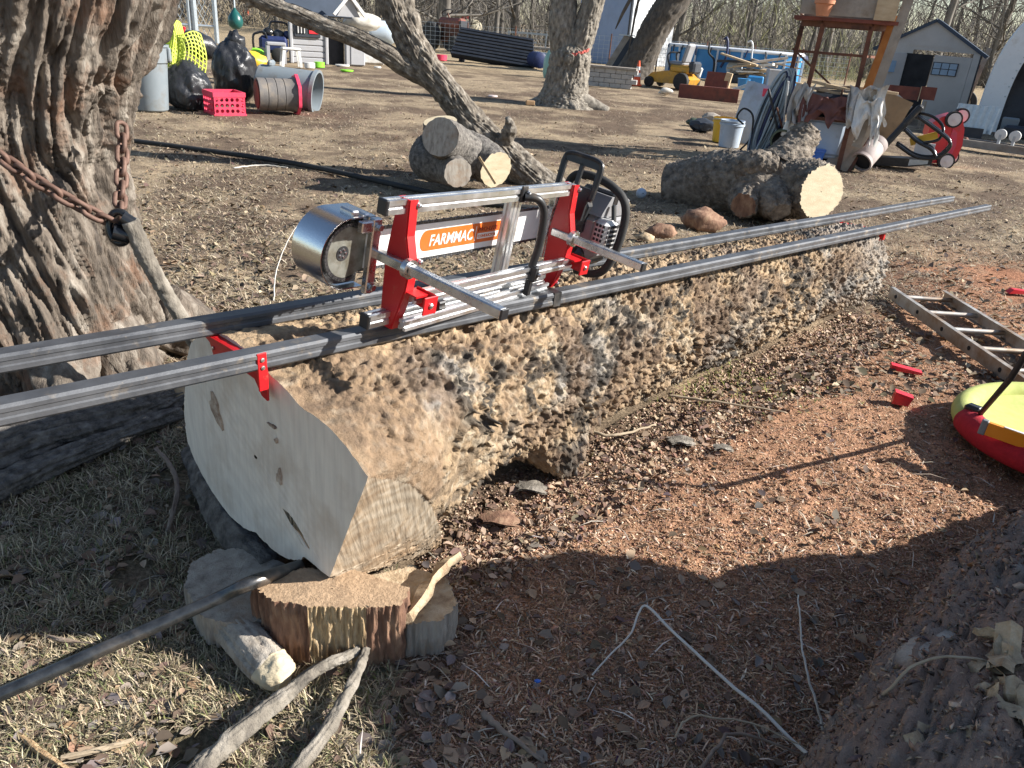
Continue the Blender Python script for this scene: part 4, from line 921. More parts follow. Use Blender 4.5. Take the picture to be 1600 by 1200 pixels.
for i, p in enumerate(P_):
    w = .022*(1-.5*abs(i/13-.5))+.006*math.sin(i*2.1); u = np.array([.75, -.66, 0]); V.append([p-u*w+[0, 0, .012*math.sin(i*1.3)], p+u*w*.3+[0, 0, .018], p+u*w, p+u*w*.2-[0, 0, .02]])
V = np.array(V); m.grid(np.concatenate([V, V[:, :1]], 1)); m.out('slat', 'wood_rot', t)
t = thing('grey_slab', 'grey weathered half round slab lying left of the sawn block in shade', 'wood slab', G(370, 930))
chunk(t, g2([(288, 915), (300, 880), (340, 858), (390, 858), (440, 880), (470, 900), (430, 960), (380, 975), (320, 965)], .085), .0, .085, ['bark_dark_grey']*5+['wood_grey']*4, 'wood_grey', .005, 70, 8, 240, 12, 12)
t = thing('wedge_plank', 'grey plank wedge with a pale broken tip under the sawn block', 'plank', G(420, 1040))
limb('plank', [G(345, 955, .03), G(385, 1000, .035), G(425, 1046, .03)], [.052, .055, .05], 90, 60, plates(.010, 30, 5, 15, .008), 'wood_grey', t); limb('broken_tip', [G(424, 1044, .031), G(437, 1058, .03), G(447, 1068, .027)], [.047, .04, .015], 30, 40, wob(.014, 30, 4), 'wood_fresh', t)
t = thing('dark_slab', 'dark wet bark slab leaning under the left edge of the butt end', 'wood slab', G(350, 800))
limb('slab', [G(305, 705, .05), G(335, 770, .06), G(375, 835, .06), G(425, 890, .05)], [.05, .065, .06, .05], 60, 40, plates(.014, 16, 5, 2, .01), 'bark_dark_grey', t)
# iron pry bar
t = thing('pry_bar', 'long dark iron pry bar levering from the grass onto the block', 'pry bar', G(200, 1000))
P_ = catmull([G(-60, 1112, .03), G(100, 1041, .075), G(250, 975, .125), G(340, 935, .165), G(392, 911, .203), G(470, 884, .17)], 40)
MB().tube(P_, np.interp(np.linspace(0, 1, 40), [0, .7, .8, 1], [.0165, .0165, .019, .016]), 16).out('bar', 'iron_bar', t)
# fallen sticks under the blocks
def stick(name, label, pts, rad, material='bark_dark_grey', group=None, amp=.004, nl=50, nr=16, cat='stick', seed=1):
    base = np.asarray(pts[0]); t = thing(name, label, cat, base, group)
    nl, nr = 140, 30; V, F, dd = trunk(pts, rad, nl, nr, plates(amp*1.3, 45, 12, seed, amp)); F = [tuple(f) for f in F]+[tuple(range(nr))[::-1], tuple((nl-1)*nr+k for k in range(nr))]
    new_obj('stem', V, F, material, t, smooth=True); return t
stick('thick_stick', 'thick peeling grey stick running from below the block to the bottom edge', [G(300, 1215, .03), G(380, 1140, .045), G(440, 1090, .05), G(500, 1045, .055), G(560, 1015, .05)], [.027, .026, .023, .020, .016], 'bark_grey', amp=.008, seed=2)
stick('thin_stick', 'thinner forked grey stick right of the thick peeling stick', [G(455, 1215, .03), G(500, 1155, .04), G(535, 1100, .045), G(558, 1050, .05), G(575, 1010, .05)], [.016, .017, .015, .013, .01], 'bark_grey', amp=.006, seed=3)
stick('short_stick', 'short pale stick half buried in leaves at the lower left', [G(95, 1185, .012), G(150, 1172, .015), G(210, 1155, .012)], [.006, .008, .006], 'twig_tan', seed=4)
stick('split_stick', 'orange split stick at the bottom left corner', [G(20, 1140, .012), G(60, 1172, .015), G(110, 1205, .012)], [.005, .009, .007], 'wood_split', seed=5)
stick('curved_stick', 'dark curved stick arching over the grass in the log shade', [G(243, 700, .03), G(268, 730, .07), G(277, 765, .06), G(270, 800, .03), G(262, 830, .0)], [.007, .009, .009, .009, .008], 'twig_brown', seed=6)
stick('bark_strip', 'narrow dark bark strip on the ground behind the pry bar', [G(60, 990, .01), G(100, 1000, .02), G(150, 1006, .012)], [.006, .008, .004], 'twig_brown', seed=7)
t = thing('split_limb', 'long grey split limb on shaded ground beneath the left tree', 'limb', G(100, 720))
limb('limb', [G(-70, 735, .05), G(60, 690, .06), G(180, 655, .06), G(300, 612, .05)], [.085, .08, .07, .05], 220, 90, plates(.035, 14, 3, 5, .015), 'bark_dark_grey', t)
limb('split_half', [G(-60, 790, .03), G(60, 733, .035), G(190, 680, .035), G(280, 645, .03)], [.05, .05, .04, .03], 200, 80, plates(.022, 16, 3, 6, .01), 'bark_dark_grey', t)
t = thing('rotten_chunk', 'crumbly yellow rotten chunk beside the left edge of the butt end', 'wood chunk', G(275, 625))
MB().ico(G(274, 615, .06), (.045, .05, .07), 3, fn=lambda v: 1+.25*fbm(v*2.2, 3, 5)).out('chunk', 'wood_rot', t, smooth=True)

# ================================================================ right-hand log, shadow-casting stump added beyond the frame, torn wood
_a = np.array([.668, .744, 0])
def RL(u, s, z): return np.array([1.62, 1.90, 0])+_a*u+np.array([.744, -.668, 0])*s+np.array([0, 0, z])
t = thing('fallen_log', 'dark barked log dusted with red sawdust along the lower right corner', 'log', RL(0, 0, 0))
mat('bark_dusty', [(0.11, 0.095, 0.085), (0.27, 0.235, 0.205), (0.4, 0.355, 0.31)], 18, 0.95, bump=0.03, bscale=55, dirt=(0.42, 0.27, 0.19), dirt_scale=3.2, dirt_amt=0.6, dirt_w=0.12)
limb('bark', [RL(-1.5, .05, .10), RL(-.9, .02, .12), RL(-.3, 0, .11), RL(.3, .06, .08), RL(1.0, .18, .02), RL(1.6, .3, -.06)], [.27, .27, .25, .23, .2, .16], 460, 260, plates(.035, 13, 5, 4, .03), 'bark_dusty', t)
_fv = np.array([v.co[:] for v in bpy.data.objects['bark.001'].data.vertices]) if 'bark.001' in bpy.data.objects else None
if _fv is not None:
    _fv = _fv+RL(0, 0, 0); _fv = _fv[_fv[:, 2] > .12]; _q = _fv[RNG.choice(len(_fv), 15000)]+RNG.normal(0, .004, (15000, 3)); _s = np.exp(RNG.normal(0, .4, 15000))[:, None]*.0065
    _u = RNG.normal(size=(15000, 3)); _u /= np.linalg.norm(_u, axis=1)[:, None]; _v = RNG.normal(size=(15000, 3)); _v /= np.linalg.norm(_v, axis=1)[:, None]; _up = np.array([0, 0, 1.0])
    _V = np.stack([_q-_u*_s, _q+_u*_s+_v*_s*.5, _q+_u*_s*.6-_v*_s*.6, _q+_up*_s*.6], 1).reshape(-1, 3); _k = np.arange(15000)[:, None]*4
    _F = np.concatenate([_k+np.array(i) for i in ((0, 2, 1), (0, 1, 3), (1, 2, 3), (2, 0, 3))], 0)
    new_obj('sawdust_crust', _V, _F, 'scatter', t, attrs={'Col': np.repeat(jit(pal(15000, [(0.42, 0.26, 0.175), (0.3, 0.175, 0.115), (0.16, 0.12, 0.1), (0.5, 0.37, 0.27)]), 15000), 4, 0)})['kind'] = 'stuff'
for i, (px, py, z, ln, w, an) in enumerate([(1545, 1040, .37, .11, .035, .5), (1570, 1020, .40, .13, .03, 1.0), (1590, 1060, .38, .12, .04, .2), (1560, 1080, .37, .10, .03, -.5), (1600, 1100, .38, .12, .03, .8), (1535, 1085, .36, .09, .03, 1.4), (1580, 1110, .38, .1, .03, 2.2), (1450, 1165, .34, .09, .035, .1), (1480, 1175, .35, .1, .03, .9), (1500, 1155, .35, .08, .03, -.6), (1430, 1180, .33, .08, .025, .5), (1555, 1000, .39, .09, .02, 1.5)]):
    c = G(px, py, z); m = MB(Fr(c, Rz(an)@Ry(-.5+.3*(i % 3))@Rx(.6*(i % 4-1.5))))
    n = 7; x = np.linspace(-ln/2, ln/2, n); w_ = w*(.4+.6*np.sin(np.linspace(.4, 2.7, n)))+.006*np.sin(np.arange(n)*2.3+i); zc = .018*np.sin(np.arange(n)*1.1+i)
    g = np.stack([np.stack([x, -w_, zc], 1), np.stack([x, -.2*w_, zc+.014], 1), np.stack([x, w_, zc-.003], 1), np.stack([x, .1*w_, zc-.012], 1), np.stack([x, -w_, zc], 1)], 1)
    m.grid(g); m.out('splinter', 'wood_rot', t)
V_, F_, _ = trunk([RL(-1.02, -.10, .21), RL(-.85, -.10, .24), RL(-.62, -.08, .25)], [.07, .10, .06], 30, 40, wob(.012, 14, 3)); new_obj('bare_patch', V_, F_, 'wood_grey', t, smooth=True)
t = thing('shadow_stump', 'unseen stump added beyond the right edge to cast the foreground shade', 'stump', (2.45, 1.47, 0))  # added out of view; outline shaped so its shadow falls in two lobes
limb('trunk', [(2.5, 1.47, -.1), (2.47, 1.47, .26), (2.45, 1.47, .66), (2.45, 1.47, .85), (2.45, 1.47, .99), (2.45, 1.47, 1.14), (2.45, 1.47, 1.30), (2.45, 1.44, 1.42), (2.45, 1.4, 1.49)], [.80, .74, .74, .54, .16, .60, .52, .34, .06], 160, 120, plates(.03, 10, 2.5, 9, .02), 'bark_grey', t)

# ================================================================ twigs in front
def twig(label, pts, r, material='twig_white', group='loose twigs in the lower right'):
    P_ = catmull(pts, 40); rr = np.interp(np.linspace(0, 1, 40), [0, 1], [r, r*.45])
    P_ = P_+np.stack([.004*fbm(np.stack([np.arange(40)*.35, 0*P_[:, 0]+k, P_[:, 1]], 1), 2, k) for k in range(3)], 1)
    o = MB().tube(P_, rr, 7).out('twig', material, loc=pts[0], smooth=True); return tag(o, label, 'twig', group)
twig('long white twig bent sharply upright over the shaded sawdust', [G(1290, 1205, .04), G(1200, 1120, .05), G(1120, 1050, .07), G(1050, 985, .10), G(1012, 948, .13), G(1000, 955, .12), G(985, 990, .08), G(955, 1020, .04), G(925, 1055, .01)], .0048)
twig('thin pale upright twig right of the bent white twig', [G(1290, 1150, .03), G(1275, 1100, .10), G(1258, 1040, .18), G(1250, 980, .26), G(1247, 930, .33)], .0035)
twig('looping brown twig at the foot of the upright twig', [G(1295, 1210, .02), G(1290, 1160, .08), G(1292, 1135, .10), G(1315, 1135, .09), G(1335, 1150, .05), G(1300, 1185, .02)], .004, 'twig_tan')
twig('long arching tan stem over the right hand log', [G(1352, 1200, .05), G(1360, 1140, .2), G(1385, 1080, .32), G(1430, 1040, .38), G(1500, 1025, .4), G(1570, 1040, .36)], .0045, 'twig_tan')
twig('dark bent twig at the bottom edge below the white twig', [G(1095, 1205, .02), G(1125, 1160, .05), G(1150, 1145, .05), G(1230, 1170, .04), G(1300, 1190, .03)], .005, 'twig_brown')
twig('thin tan twig crossing above the dark bent twig', [G(1055, 1155, .02), G(1075, 1122, .04), G(1130, 1122, .05), G(1200, 1140, .05), G(1290, 1185, .04)], .0032, 'twig_tan')
twig('flat brown stick lying in the shade at the bottom centre', [G(755, 1115, .01), G(790, 1145, .015), G(850, 1190, .012)], .009, 'twig_brown')
twig('straight grey stick on the ground beside the far half of the log', [G(1045, 618, .02), G(1120, 628, .025), G(1230, 645, .02)], .007, 'twig_tan', 'sticks beside the log')
twig('short curved grey stick near the root stub', [G(910, 672, .015), G(960, 680, .02), G(1025, 664, .02)], .009, 'twig_tan', 'sticks beside the log')
twig('tiny dark twig beside the bend of the white twig', [G(985, 950, .01), G(1020, 935, .02), G(1062, 928, .012)], .004, 'twig_brown')
twig('pale arched stem sprouting from the yard left of the chainsaw mill', [G(428, 470, .0), G(432, 425, .06), G(450, 375, .10), G(475, 338, .04)], .004, 'twig_white', 'stems in the yard')
twig('thin upright stem in the yard beside the leaning tool handle', [G(382, 470, .0), G(372, 440, .06), G(370, 405, .12)], .003, 'twig_tan', 'stems in the yard')
twig('straw coloured stem lying on the yard near the black pipe', [G(365, 262, .01), G(410, 258, .02), G(450, 262, .01)], .008, 'twig_white', 'stems in the yard')
for (px, py, s, lb) in ((830, 762, .05, 'flat layered bark piece lying right of the root stub'), (780, 812, .06, 'torn bark flake on sawdust below the log'), (1065, 690, .05, 'ribbed bark flake on the sunny sawdust'), (1130, 700, .035, 'small curled bark flake on the sunny sawdust')):
    c = G(px, py, .01); u = np.linspace(-1, 1, 7); X, Y = np.meshgrid(u, u); Z = .3*fbm(np.stack([X*1.5+px, Y*1.5, 0*X], -1), 3, 3)+.25*(1-X**2)
    V = c+np.stack([X*s*(1+.2*np.sin(Y*5+px)), Y*s*.6*(1+.2*np.sin(X*4)), (Z+.1)*s*.6], -1); m = MB(); m.grid(V); m.grid((V-[0, 0, .006])[::-1]); tag(m.out('bark_flake', 'bark_split' if py > 800 else 'bark_grey', loc=c), lb, 'bark', 'bark flakes below the log')

# ================================================================ left tree, chain, hook
t = thing('furrowed_tree', 'massive leaning tree trunk with deeply furrowed sunlit bark at the left edge', 'tree', (-1.95, 3.05, 0))
_f = plates(.075, 7.5, 1.7, 1, .03, 1.4)
def left_bark(B, th, s, r): return _f(B, th+.35*np.sin(s*1.3)+.45*s, s, r)
Vt, Ft, dt = trunk([(-2.08, 3.1, -.15), (-2.02, 3.08, .1), (-1.98, 3.05, .35), (-1.98, 3.05, .8), (-1.95, 3.05, 1.04), (-1.86, 3.05, 1.29), (-1.75, 3.05, 1.5), (-1.45, 3.05, 2.1), (-.95, 3.1, 3.0), (-.5, 3.2, 4.2)], [.60, .50, .43, .395, .385, .385, .39, .38, .34, .26], 560, 420, left_bark)
new_obj('trunk', Vt, Ft, 'bark_left', t, smooth=True)
for k_, (p, q, r) in enumerate([((-1.68, 2.98, .22), (-1.42, 2.9, -.06), .12), ((-1.75, 2.75, .2), (-1.55, 2.45, -.05), .12), ((-2.1, 2.7, .2), (-2.1, 2.3, -.05), .14), ((-1.6, 3.3, .2), (-1.3, 3.6, -.05), .13)]):
    limb('root', [p, (np.array(p)+q)/2-[0, 0, .03], q], [r*1.2, r, r*.5], 60, 44, plates(.04, 9, 2, 12+k_, .02), 'bark_left', t)
for p, q, r in (((-.62, 3.15, 3.9), (-.1, 3.0, 6.5), .18), ((-.6, 3.15, 4.0), (-1.2, 3.8, 6.5), .16)): limb('branch', [p, (np.array(p)+q)/2+[.1, 0, 0], q], [r, r*.8, r*.5], 40, 20, furrow(.02, 9, 2, 6, .02), 'bark_left', t)
# rusty chain
def chain(label, pts, ln=.062, wr=.0085, n=None):
    P_ = catmull(pts, 200); seg = np.concatenate([[0], np.cumsum(np.linalg.norm(np.diff(P_, axis=0), axis=1))]); n = int(seg[-1]/(ln*.70)); t = thing('tow_chain', label, 'chain', pts[0], 'rusty chain on the left tree')
    me = None
    for i in range(n):
        s = (i+.5)*seg[-1]/n; p = np.array([np.interp(s, seg, P_[:, k]) for k in range(3)]); q = np.array([np.interp(min(seg[-1], s+.01), seg, P_[:, k]) for k in range(3)]); d = q-p; d /= np.linalg.norm(d)+1e-9
        u = np.array([0, -1.0, .2]); x = np.cross(u, d); x /= np.linalg.norm(x); y = np.cross(d, x); ro = .6 if i % 2 else .6+math.pi/2
        A = np.stack([d, x*math.cos(ro)+y*math.sin(ro), -x*math.sin(ro)+y*math.cos(ro)], 1)
        an = np.linspace(0, 2*math.pi, 21)[:-1]; w = .0155
        lp = np.stack([(ln/2-w)*np.sign(np.cos(an))*(np.abs(np.cos(an)) > .05)+w*np.cos(an), w*np.sin(an)*1.15, 0*an], 1)
        MB(Fr(p, A)).tube(lp, wr, 8, closed=True).out('chain_link', 'rust_chain', t, smooth=True)
    return t
chain('rusty chain sloping down across the front of the left tree', [D(-30, 222, 2.52), D(40, 272, 2.50), D(90, 303, 2.50), D(135, 328, 2.52), D(178, 350, 2.56)])
chain('rusty chain hanging straight down the right edge of the left tree', [D(190, 195, 2.86), D(191, 240, 2.80), D(189, 290, 2.72), D(186, 338, 2.62)])
t = thing('cant_hook', 'bark covered pole handle with a black iron clamp hanging from the chain', 'cant hook', G(290, 560))
hk = D(186, 350, 2.56)
m = MB(); an = np.linspace(0, 2*math.pi, 25)[:-1]; m.tube(np.stack([hk[0]+.035*np.cos(an), hk[1]+.012*np.sin(an), hk[2]-.012+.05*np.sin(an)], 1), .013, 10, closed=True); m.out('ring', 'black_gloss', t, smooth=True)
m = MB(); e = D(200, 368, 2.56); m.tube([D(176, 362, 2.54), e], .030, 14); m.tube([D(190, 340, 2.55), D(210, 352, 2.56)], .024, 14); m.out('clamp', 'black_gloss', t)
_p0 = D(203, 345, 2.55); _p1 = D(285, 500, 2.62); _p2 = _p1+(_p1-_p0)*.42; _p2[2] = max(_p2[2], 0.0)
limb('pole', [_p0, (_p0*.6+_p1*.4)+[-.012, 0, 0], (_p0*.3+_p1*.7)+[-.008, 0, 0], _p1, _p2], [.028, .029, .027, .027, .026], 90, 28, warty(.004, 30, 2, .004), 'bark_grey', t)

# ================================================================ logs in the yard behind
def px_limb(t, spec, Y, k, disp, bark, cuts, nl=36, nr=44, name='limb'):
    pts = [D(x, y, Y+dy) for x, y, dy in spec[0]]; return cut_limb(t, pts, spec[1], disp, bark, cuts, nl, nr, name)
t = thing('crotch_log', 'forked log section with several pale sawn limb ends behind the mill', 'log', G(715, 290))
px_limb(t, ([(735, 250, .15), (705, 225, 0.0), (688, 214, -.35)], [.20, .19, .165]), 7.55, 0, plates(.012, 30, 12, 21, .02), 'bark_dark_grey', (None, 'wood_grey'))
px_limb(t, ([(700, 225, .15), (690, 205, .12), (688, 189, .10)], [.20, .17, .16]), 7.55, 0, plates(.012, 30, 12, 22, .02), 'bark_dark_grey', (None, 'wood_fresh'))
px_limb(t, ([(670, 225, .25), (668, 250, .1), (700, 262, -.1), (716, 270, -.4)], [.14, .18, .16, .135]), 7.55, 0, plates(.012, 30, 12, 23, .02), 'bark_dark_grey', ('bark_dark_grey', 'wood_grey'))
px_limb(t, ([(700, 230, .35), (745, 245, .25), (775, 265, .0)], [.22, .20, .17]), 7.55, 0, plates(.018, 28, 10, 24, .02), 'bark_dark_grey', ('bark_dark_grey', 'wood_fresh'))
m = MB(); m.beam(D(748, 245, 7.0), D(774, 287, 7.0), .02, .02); m.out('broken_stub', 'wood_split', t)
t = thing('leaning_tree', 'leaning forked tree trunk rising to the left behind the chainsaw', 'tree', (.1, 8.3, 0))
_lf = plates(.04, 13, 3.5, 31, .015)
limb('trunk', [D(872, 315, 8.35), D(838, 285, 8.3), D(799, 250, 8.3), D(745, 200, 8.3), D(704, 150, 8.3), D(662, 100, 8.3), D(634, 50, 8.3), D(610, 0, 8.3), (-1.9, 8.35, 2.6), (-2.4, 8.5, 3.8)], [.25, .19, .165, .150, .140, .145, .13, .125, .11, .09], 330, 130, _lf, 'bark_lean', t)
limb('branch', [D(680, 126, 8.3), D(632, 104, 8.25), D(608, 86, 8.2), D(559, 61, 8.2), D(510, 42, 8.2), D(461, 22, 8.2), D(415, 4, 8.2), (-3.2, 8.2, 1.75), (-4.0, 8.2, 2.3)], [.11, .105, .10, .095, .092, .09, .085, .08, .06], 200, 90, plates(.022, 13, 3, 33, .015), 'bark_lean', t)
limb('branch', [D(430, 8, 8.2), D(405, 3, 8.2), D(386, 8, 8.18)], [.06, .045, .025], 30, 24, wob(.01, 12, 3), 'bark_lean', t)
limb('broken_stub', [D(788, 222, 8.25), D(797, 203, 8.15), D(795, 184, 8.1)], [.085, .06, .03], 50, 32, wob(.03, 16, 4), 'bark_lean', t)
limb('branch', [D(652, 70, 8.3), D(646, 30, 8.3), D(636, -10, 8.3), (-1.3, 8.4, 3.4)], [.06, .075, .075, .05], 60, 40, plates(.02, 13, 3, 35, .01), 'bark_lean', t)
t = thing('gnarled_log', 'gnarled dark log with stubs and a pale sawn end behind the far rails', 'log', G(1180, 345))
mat('bark_gnarl', [(0.07, 0.06, 0.05), (0.2, 0.165, 0.13), (0.34, 0.295, 0.24)], 16, 0.93, bump=0.02, bscale=45)
_w = warty(.026, 30, 41, .06)
cut_limb(t, [D(1052, 300, 8.2), D(1120, 290, 7.95), D(1200, 290, 7.6), D(1255, 294, 7.35), D(1282, 299, 7.15)], [.26, .31, .30, .25, .22], _w, 'bark_gnarl', ('bark_gnarl', 'wood_fresh'), 110, 110, 'bark')
cut_limb(t, [D(1215, 270, 7.6), D(1235, 245, 7.7), D(1252, 218, 7.8), D(1258, 206, 7.85)], [.24, .20, .15, .13], warty(.03, 26, 42, .04), 'bark_gnarl', (None, 'wood_rot'), 50, 60, 'stub')
cut_limb(t, [D(1180, 290, 7.5), D(1168, 312, 7.35), D(1160, 322, 7.2)], [.24, .17, .11], warty(.025, 26, 43, .04), 'bark_gnarl', (None, 'bark_split'), 40, 60, 'stub')
cut_limb(t, [D(1205, 300, 7.4), D(1213, 318, 7.2), D(1220, 330, 7.1)], [.22, .15, .09], warty(.025, 26, 44, .04), 'bark_gnarl', (None, 'bark_gnarl'), 40, 50, 'stub')
limb('ridge', [D(1150, 270, 7.5), D(1180, 258, 7.45), D(1215, 262, 7.4)], [.12, .15, .1], 40, 50, warty(.025, 26, 45, .03), 'bark_gnarl', t)
for px, py, s, lb, nm, mt in ((1098, 345, .13, 'rounded brown root chunk in front of the gnarled log', 'root_chunk', 'bark_split'), (1032, 362, .08, 'small brown wood chunk right of the chainsaw', 'wood_chunk', 'bark_split'), (1008, 372, .05, 'low pale bark heap behind the far rail', 'bark_heap', 'wood_rot')):
    c = G(px, py, s*.5); tag(MB().ico(c, (s*1.5, s, s*.8), 3, fn=lambda v: 1+.45*fbm(v*1.8+px, 4, 5)).out(nm, mt, loc=c, smooth=True), lb, 'wood chunk')
c = G(1140, 262); tag(MB().prism([(-.10, 0), (.04, 0), (.06, .16), (.03, .22), (.01, .17), (-.03, .1)], .06, c=c).out('splinter_stub', 'wood_grey', loc=c), 'upright grey splinter standing behind the gnarled log', 'wood scrap')

# ================================================================ small things around the log
c = G(1002, 302, .05); t = thing('toy_ball', 'small pale blue ball on the yard behind the chainsaw', 'ball', G(1002, 302)); MB().ico(c, .052, 3).out('ball', 'bucket_blue', t, smooth=True); MB().lathe([(.006, 0), (.006, .004)], 10, c=c+[.01, -.052, .01], R=Rx(math.pi/2)).out('valve', 'dark_trim', t)
for px, py, lb, poly, rz in ((1415, 580, 'long thin red plastic wedge lying on the litter by the ladder', [(-.075, 0), (.075, 0), (.075, .012), (-.075, .03)], -.25), (1405, 630, 'short flared red plastic wedge lying nearest to the swing', [(-.035, 0), (.035, 0), (.05, .045), (-.03, .06)], -.3)):
    c = G(px, py, .008); m = MB(Fr(c, Rz(rz))); m.prism(poly, .045); m.prism([(q[0]*.7, q[1]*.8+.001) for q in poly], .049); tag(m.out('felling_wedge', 'red_plastic', loc=c, smooth=False), lb, 'wedge', 'red plastic wedges')
c = G(1592, 458, .012); tag(MB(Fr(c, Rz(.1))).prism([(-.09, 0), (.09, 0), (.09, .02), (-.06, .03)], .05).out('felling_wedge', 'red_plastic', loc=c, smooth=False), 'red plastic piece at the right edge beyond the ladder', 'wedge', 'red plastic wedges')
c = G(840, 1064, .012); tag(MB().ico(c, (.009, .006, .004), 2).out('bottle_cap', 'blue_plastic', loc=c), 'tiny bright blue scrap in the shade below the bent twig', 'plastic scrap')
# ladder
t = thing('ladder', 'old aluminium ladder lying on the ground right of the log', 'ladder', G(1480, 530))
L0, L1 = G(1392, 448, .075), G(1640, 618, .075); dd_ = (L1-L0)/np.linalg.norm(L1-L0); sd = np.array([dd_[1], -dd_[0], 0]); sd = sd if sd[0]*1+sd[1]*1 > 0 else -sd
wid = abs((G(1455, 440, .075)-L0)@sd); 
for k_, off in ((1, 0), (-1, wid)):
    o_ = sd*off; fr = Fr(L0+o_, np.stack([sd*k_, dd_, [0, 0, 1.0]], 1)); Ln = np.linalg.norm(L1-L0)+.4
    m = MB(fr); m.box((0, Ln/2, -.0375), (.004, Ln, .075)); m.box((.013, Ln/2, -.0015), (.026, Ln, .004)); m.box((.013, Ln/2, -.0735), (.026, Ln, .004)); r_ = m.out('side_rail', 'alu_old', t, smooth=False)
    h = MB(fr)
    for i in range(12): h.lathe([(.013, 0), (.013, .003), (.008, .003)], 12, c=(-.0055 if k_ > 0 else -.0055, .10+.30*i, -.037), R=Ry(math.pi/2))
    h.out('rung_end', 'dark_void', r_)
for i in range(12):
    a = L0+dd_*(.10+.30*i)-[0, 0, .037]
    if np.linalg.norm(dd_*(.10+.30*i)) < np.linalg.norm(L1-L0)+.3: MB().tube([a, a+sd*wid], .0155, 12).out('rung', 'alu_old', t)
# saucer swing with things in it
sc_ = G(1698, 682, .10); t = thing('saucer_swing', 'round saucer swing with red padded rim and lime fabric at the right edge', 'swing', (sc_[0], sc_[1], 0))
R0 = .46; tl = Fr(sc_, Rx(-.03)@Ry(-.02)); an = np.linspace(0, 2*math.pi, 65)[:-1]
i0, i1 = 22, 50
def arc(idx, r): return np.stack([R0*np.cos(an[idx]), R0*np.sin(an[idx]), 0*an[idx]], 1), r
ids = np.arange(64)
red = [i for i in ids if math.pi*.93 < an[i] < math.pi*1.9]; lim = [i for i in list(ids)+list(ids) if True]
MB(tl).tube(np.stack([R0*np.cos(an[red]), R0*np.sin(an[red]), 0*an[red]], 1), .058, 20).out('padded_rim', 'swing_red', t, smooth=True)
oth = [i for i in range(red[-1], 64)]+[i for i in range(0, red[0]+1)]
MB(tl).tube(np.stack([R0*np.cos(an[oth]), R0*np.sin(an[oth]), 0*an[oth]], 1), .050, 20).out('fabric_rim', 'swing_lime', t, smooth=True)
rr = np.linspace(.01, R0-.02, 14); g = np.stack([np.stack([r*np.cos(an), r*np.sin(an), -.055*(1-(r/R0)**2)+.02+0*an], 1) for r in rr]); g = np.concatenate([g, g[:, :1]], 1); MB(tl).grid(g).out('seat_fabric', 'swing_lime', t, smooth=True)
for q in (2.95, 3.35):
    m = MB(tl); b = np.array([(R0-.01)*math.cos(q), (R0-.01)*math.sin(q), .05])
    if q < 3: m.box(b, (.05, .07, .05), R=Rz(.6), bev=.01); m.out('strap_clip', 'black_plastic', t)
MB().tube([tl(np.array([(R0-.02)*math.cos(3.05), (R0-.02)*math.sin(3.05), .06])), D(1580, 590, 2.55), D(1680, 430, 2.5), D(1800, 240, 2.5)], .011, 10).out('strap', 'strap_black', t, smooth=True)
lv = thing('spirit_level', 'orange spirit level with grey end lying in the saucer swing', 'level', tl((0, 0, .05)))
p0, p1 = G(1540, 668, .175), G(1665, 712, .165)
d_ = (p1-p0)/np.linalg.norm(p1-p0); m = MB(); m.beam(p0, p1, .022, .055, bev=.002); m.out('body', 'orange_tool', lv)
m = MB(); m.beam(p0-d_*.02, p0+d_*.006, .028, .062, bev=.004); m.out('end_cap', 'grey_plastic', lv); m = MB(); m.beam(p0+d_*.06+[0, 0, .028], p0+d_*.22+[0, 0, .028], .012, .004); m.out('vial', 'white_plastic', lv)
c = tl(np.array([-.10, -.25, .02])); tag(MB().ico(c, (.10, .14, .04), 3, R=Rz(.5), fn=lambda v: 1+.2*fbm(v*1.5, 3, 4)).out('blue_glove', 'blue_dark', loc=c, smooth=True), 'dark blue crumpled cloth inside the saucer swing', 'cloth')
# ================================================================ the yard behind (frames in photograph pixels at each thing's own distance)
def TB(name, label, cat, px, py, yaw=0, group=None, z=0.0):
    f = PF(px, py, yaw, z); return thing(name, label, cat, f.o, group), f
def one(f, fn, name, mt, label, cat, group=None, **kw):
    m = MB(f); fn(m); return tag(m.out(name, mt, loc=f.o, **kw), label, cat, group)
mat('paint_red', [(0.42, 0.06, 0.05), (0.55, 0.12, 0.09)], 20, 0.8)
mat('drum_grey', [(0.11, 0.10, 0.095), (0.17, 0.16, 0.15)], 5, 0.6, dirt=(0.22, 0.18, 0.14), dirt_scale=5, dirt_amt=0.3)
# --- bins, bags, crate
t, f = TB('trash_can', 'upright blue grey trash can beside the left tree', 'trash can', 238, 172)
MB(f).lathe([(24, 0), (26, 2), (31, 74), (33.5, 76), (34, 98), (36, 100), (36, 103), (32, 103), (29, 74), (24, 4)], 32, cap=(True, False)).out('body', 'grey_plastic', t)
MB(f).box((34, -6, 88), (8, 16, 24), bev=3).out('handle', 'grey_plastic', t); MB(f).beam((22, -8, 95), (26, -8, 145), 7, 4).out('stake', 'galv', t)
def bag(px, py, w, d, h, label, seed, neck=None):
    t, f = TB('trash_bag', label, 'trash bag', px, py, 0, 'black trash bags beside the can')
    def fn(v):
        r = .95+.22*fbm(v*1.3+seed, 3, seed)+.06*ridged(v*np.array([3, 3, 1.1])+seed, 2, seed+3)+.022*ridged(v*np.array([7, 7, 2.0])+1.5*fbm(v*2, 2, seed)[:, None], 1, seed+5); return r
    m = MB(f); m.ico((0, 0, h*.46), (w, d, h*.56), 5, fn=fn); V = m.V[0]; V[:, 2] = np.maximum(V[:, 2], .004); m.out('sack', 'bag_black', t, smooth=True)
    if neck: MB(f).ico((neck[0], 0, h*.98), (w*.35, d*.3, h*.2), 3, fn=lambda v: 1+.5*fbm(v*3+seed, 3, seed)).out('tied_neck', 'bag_black', t, smooth=True)
    return t, f
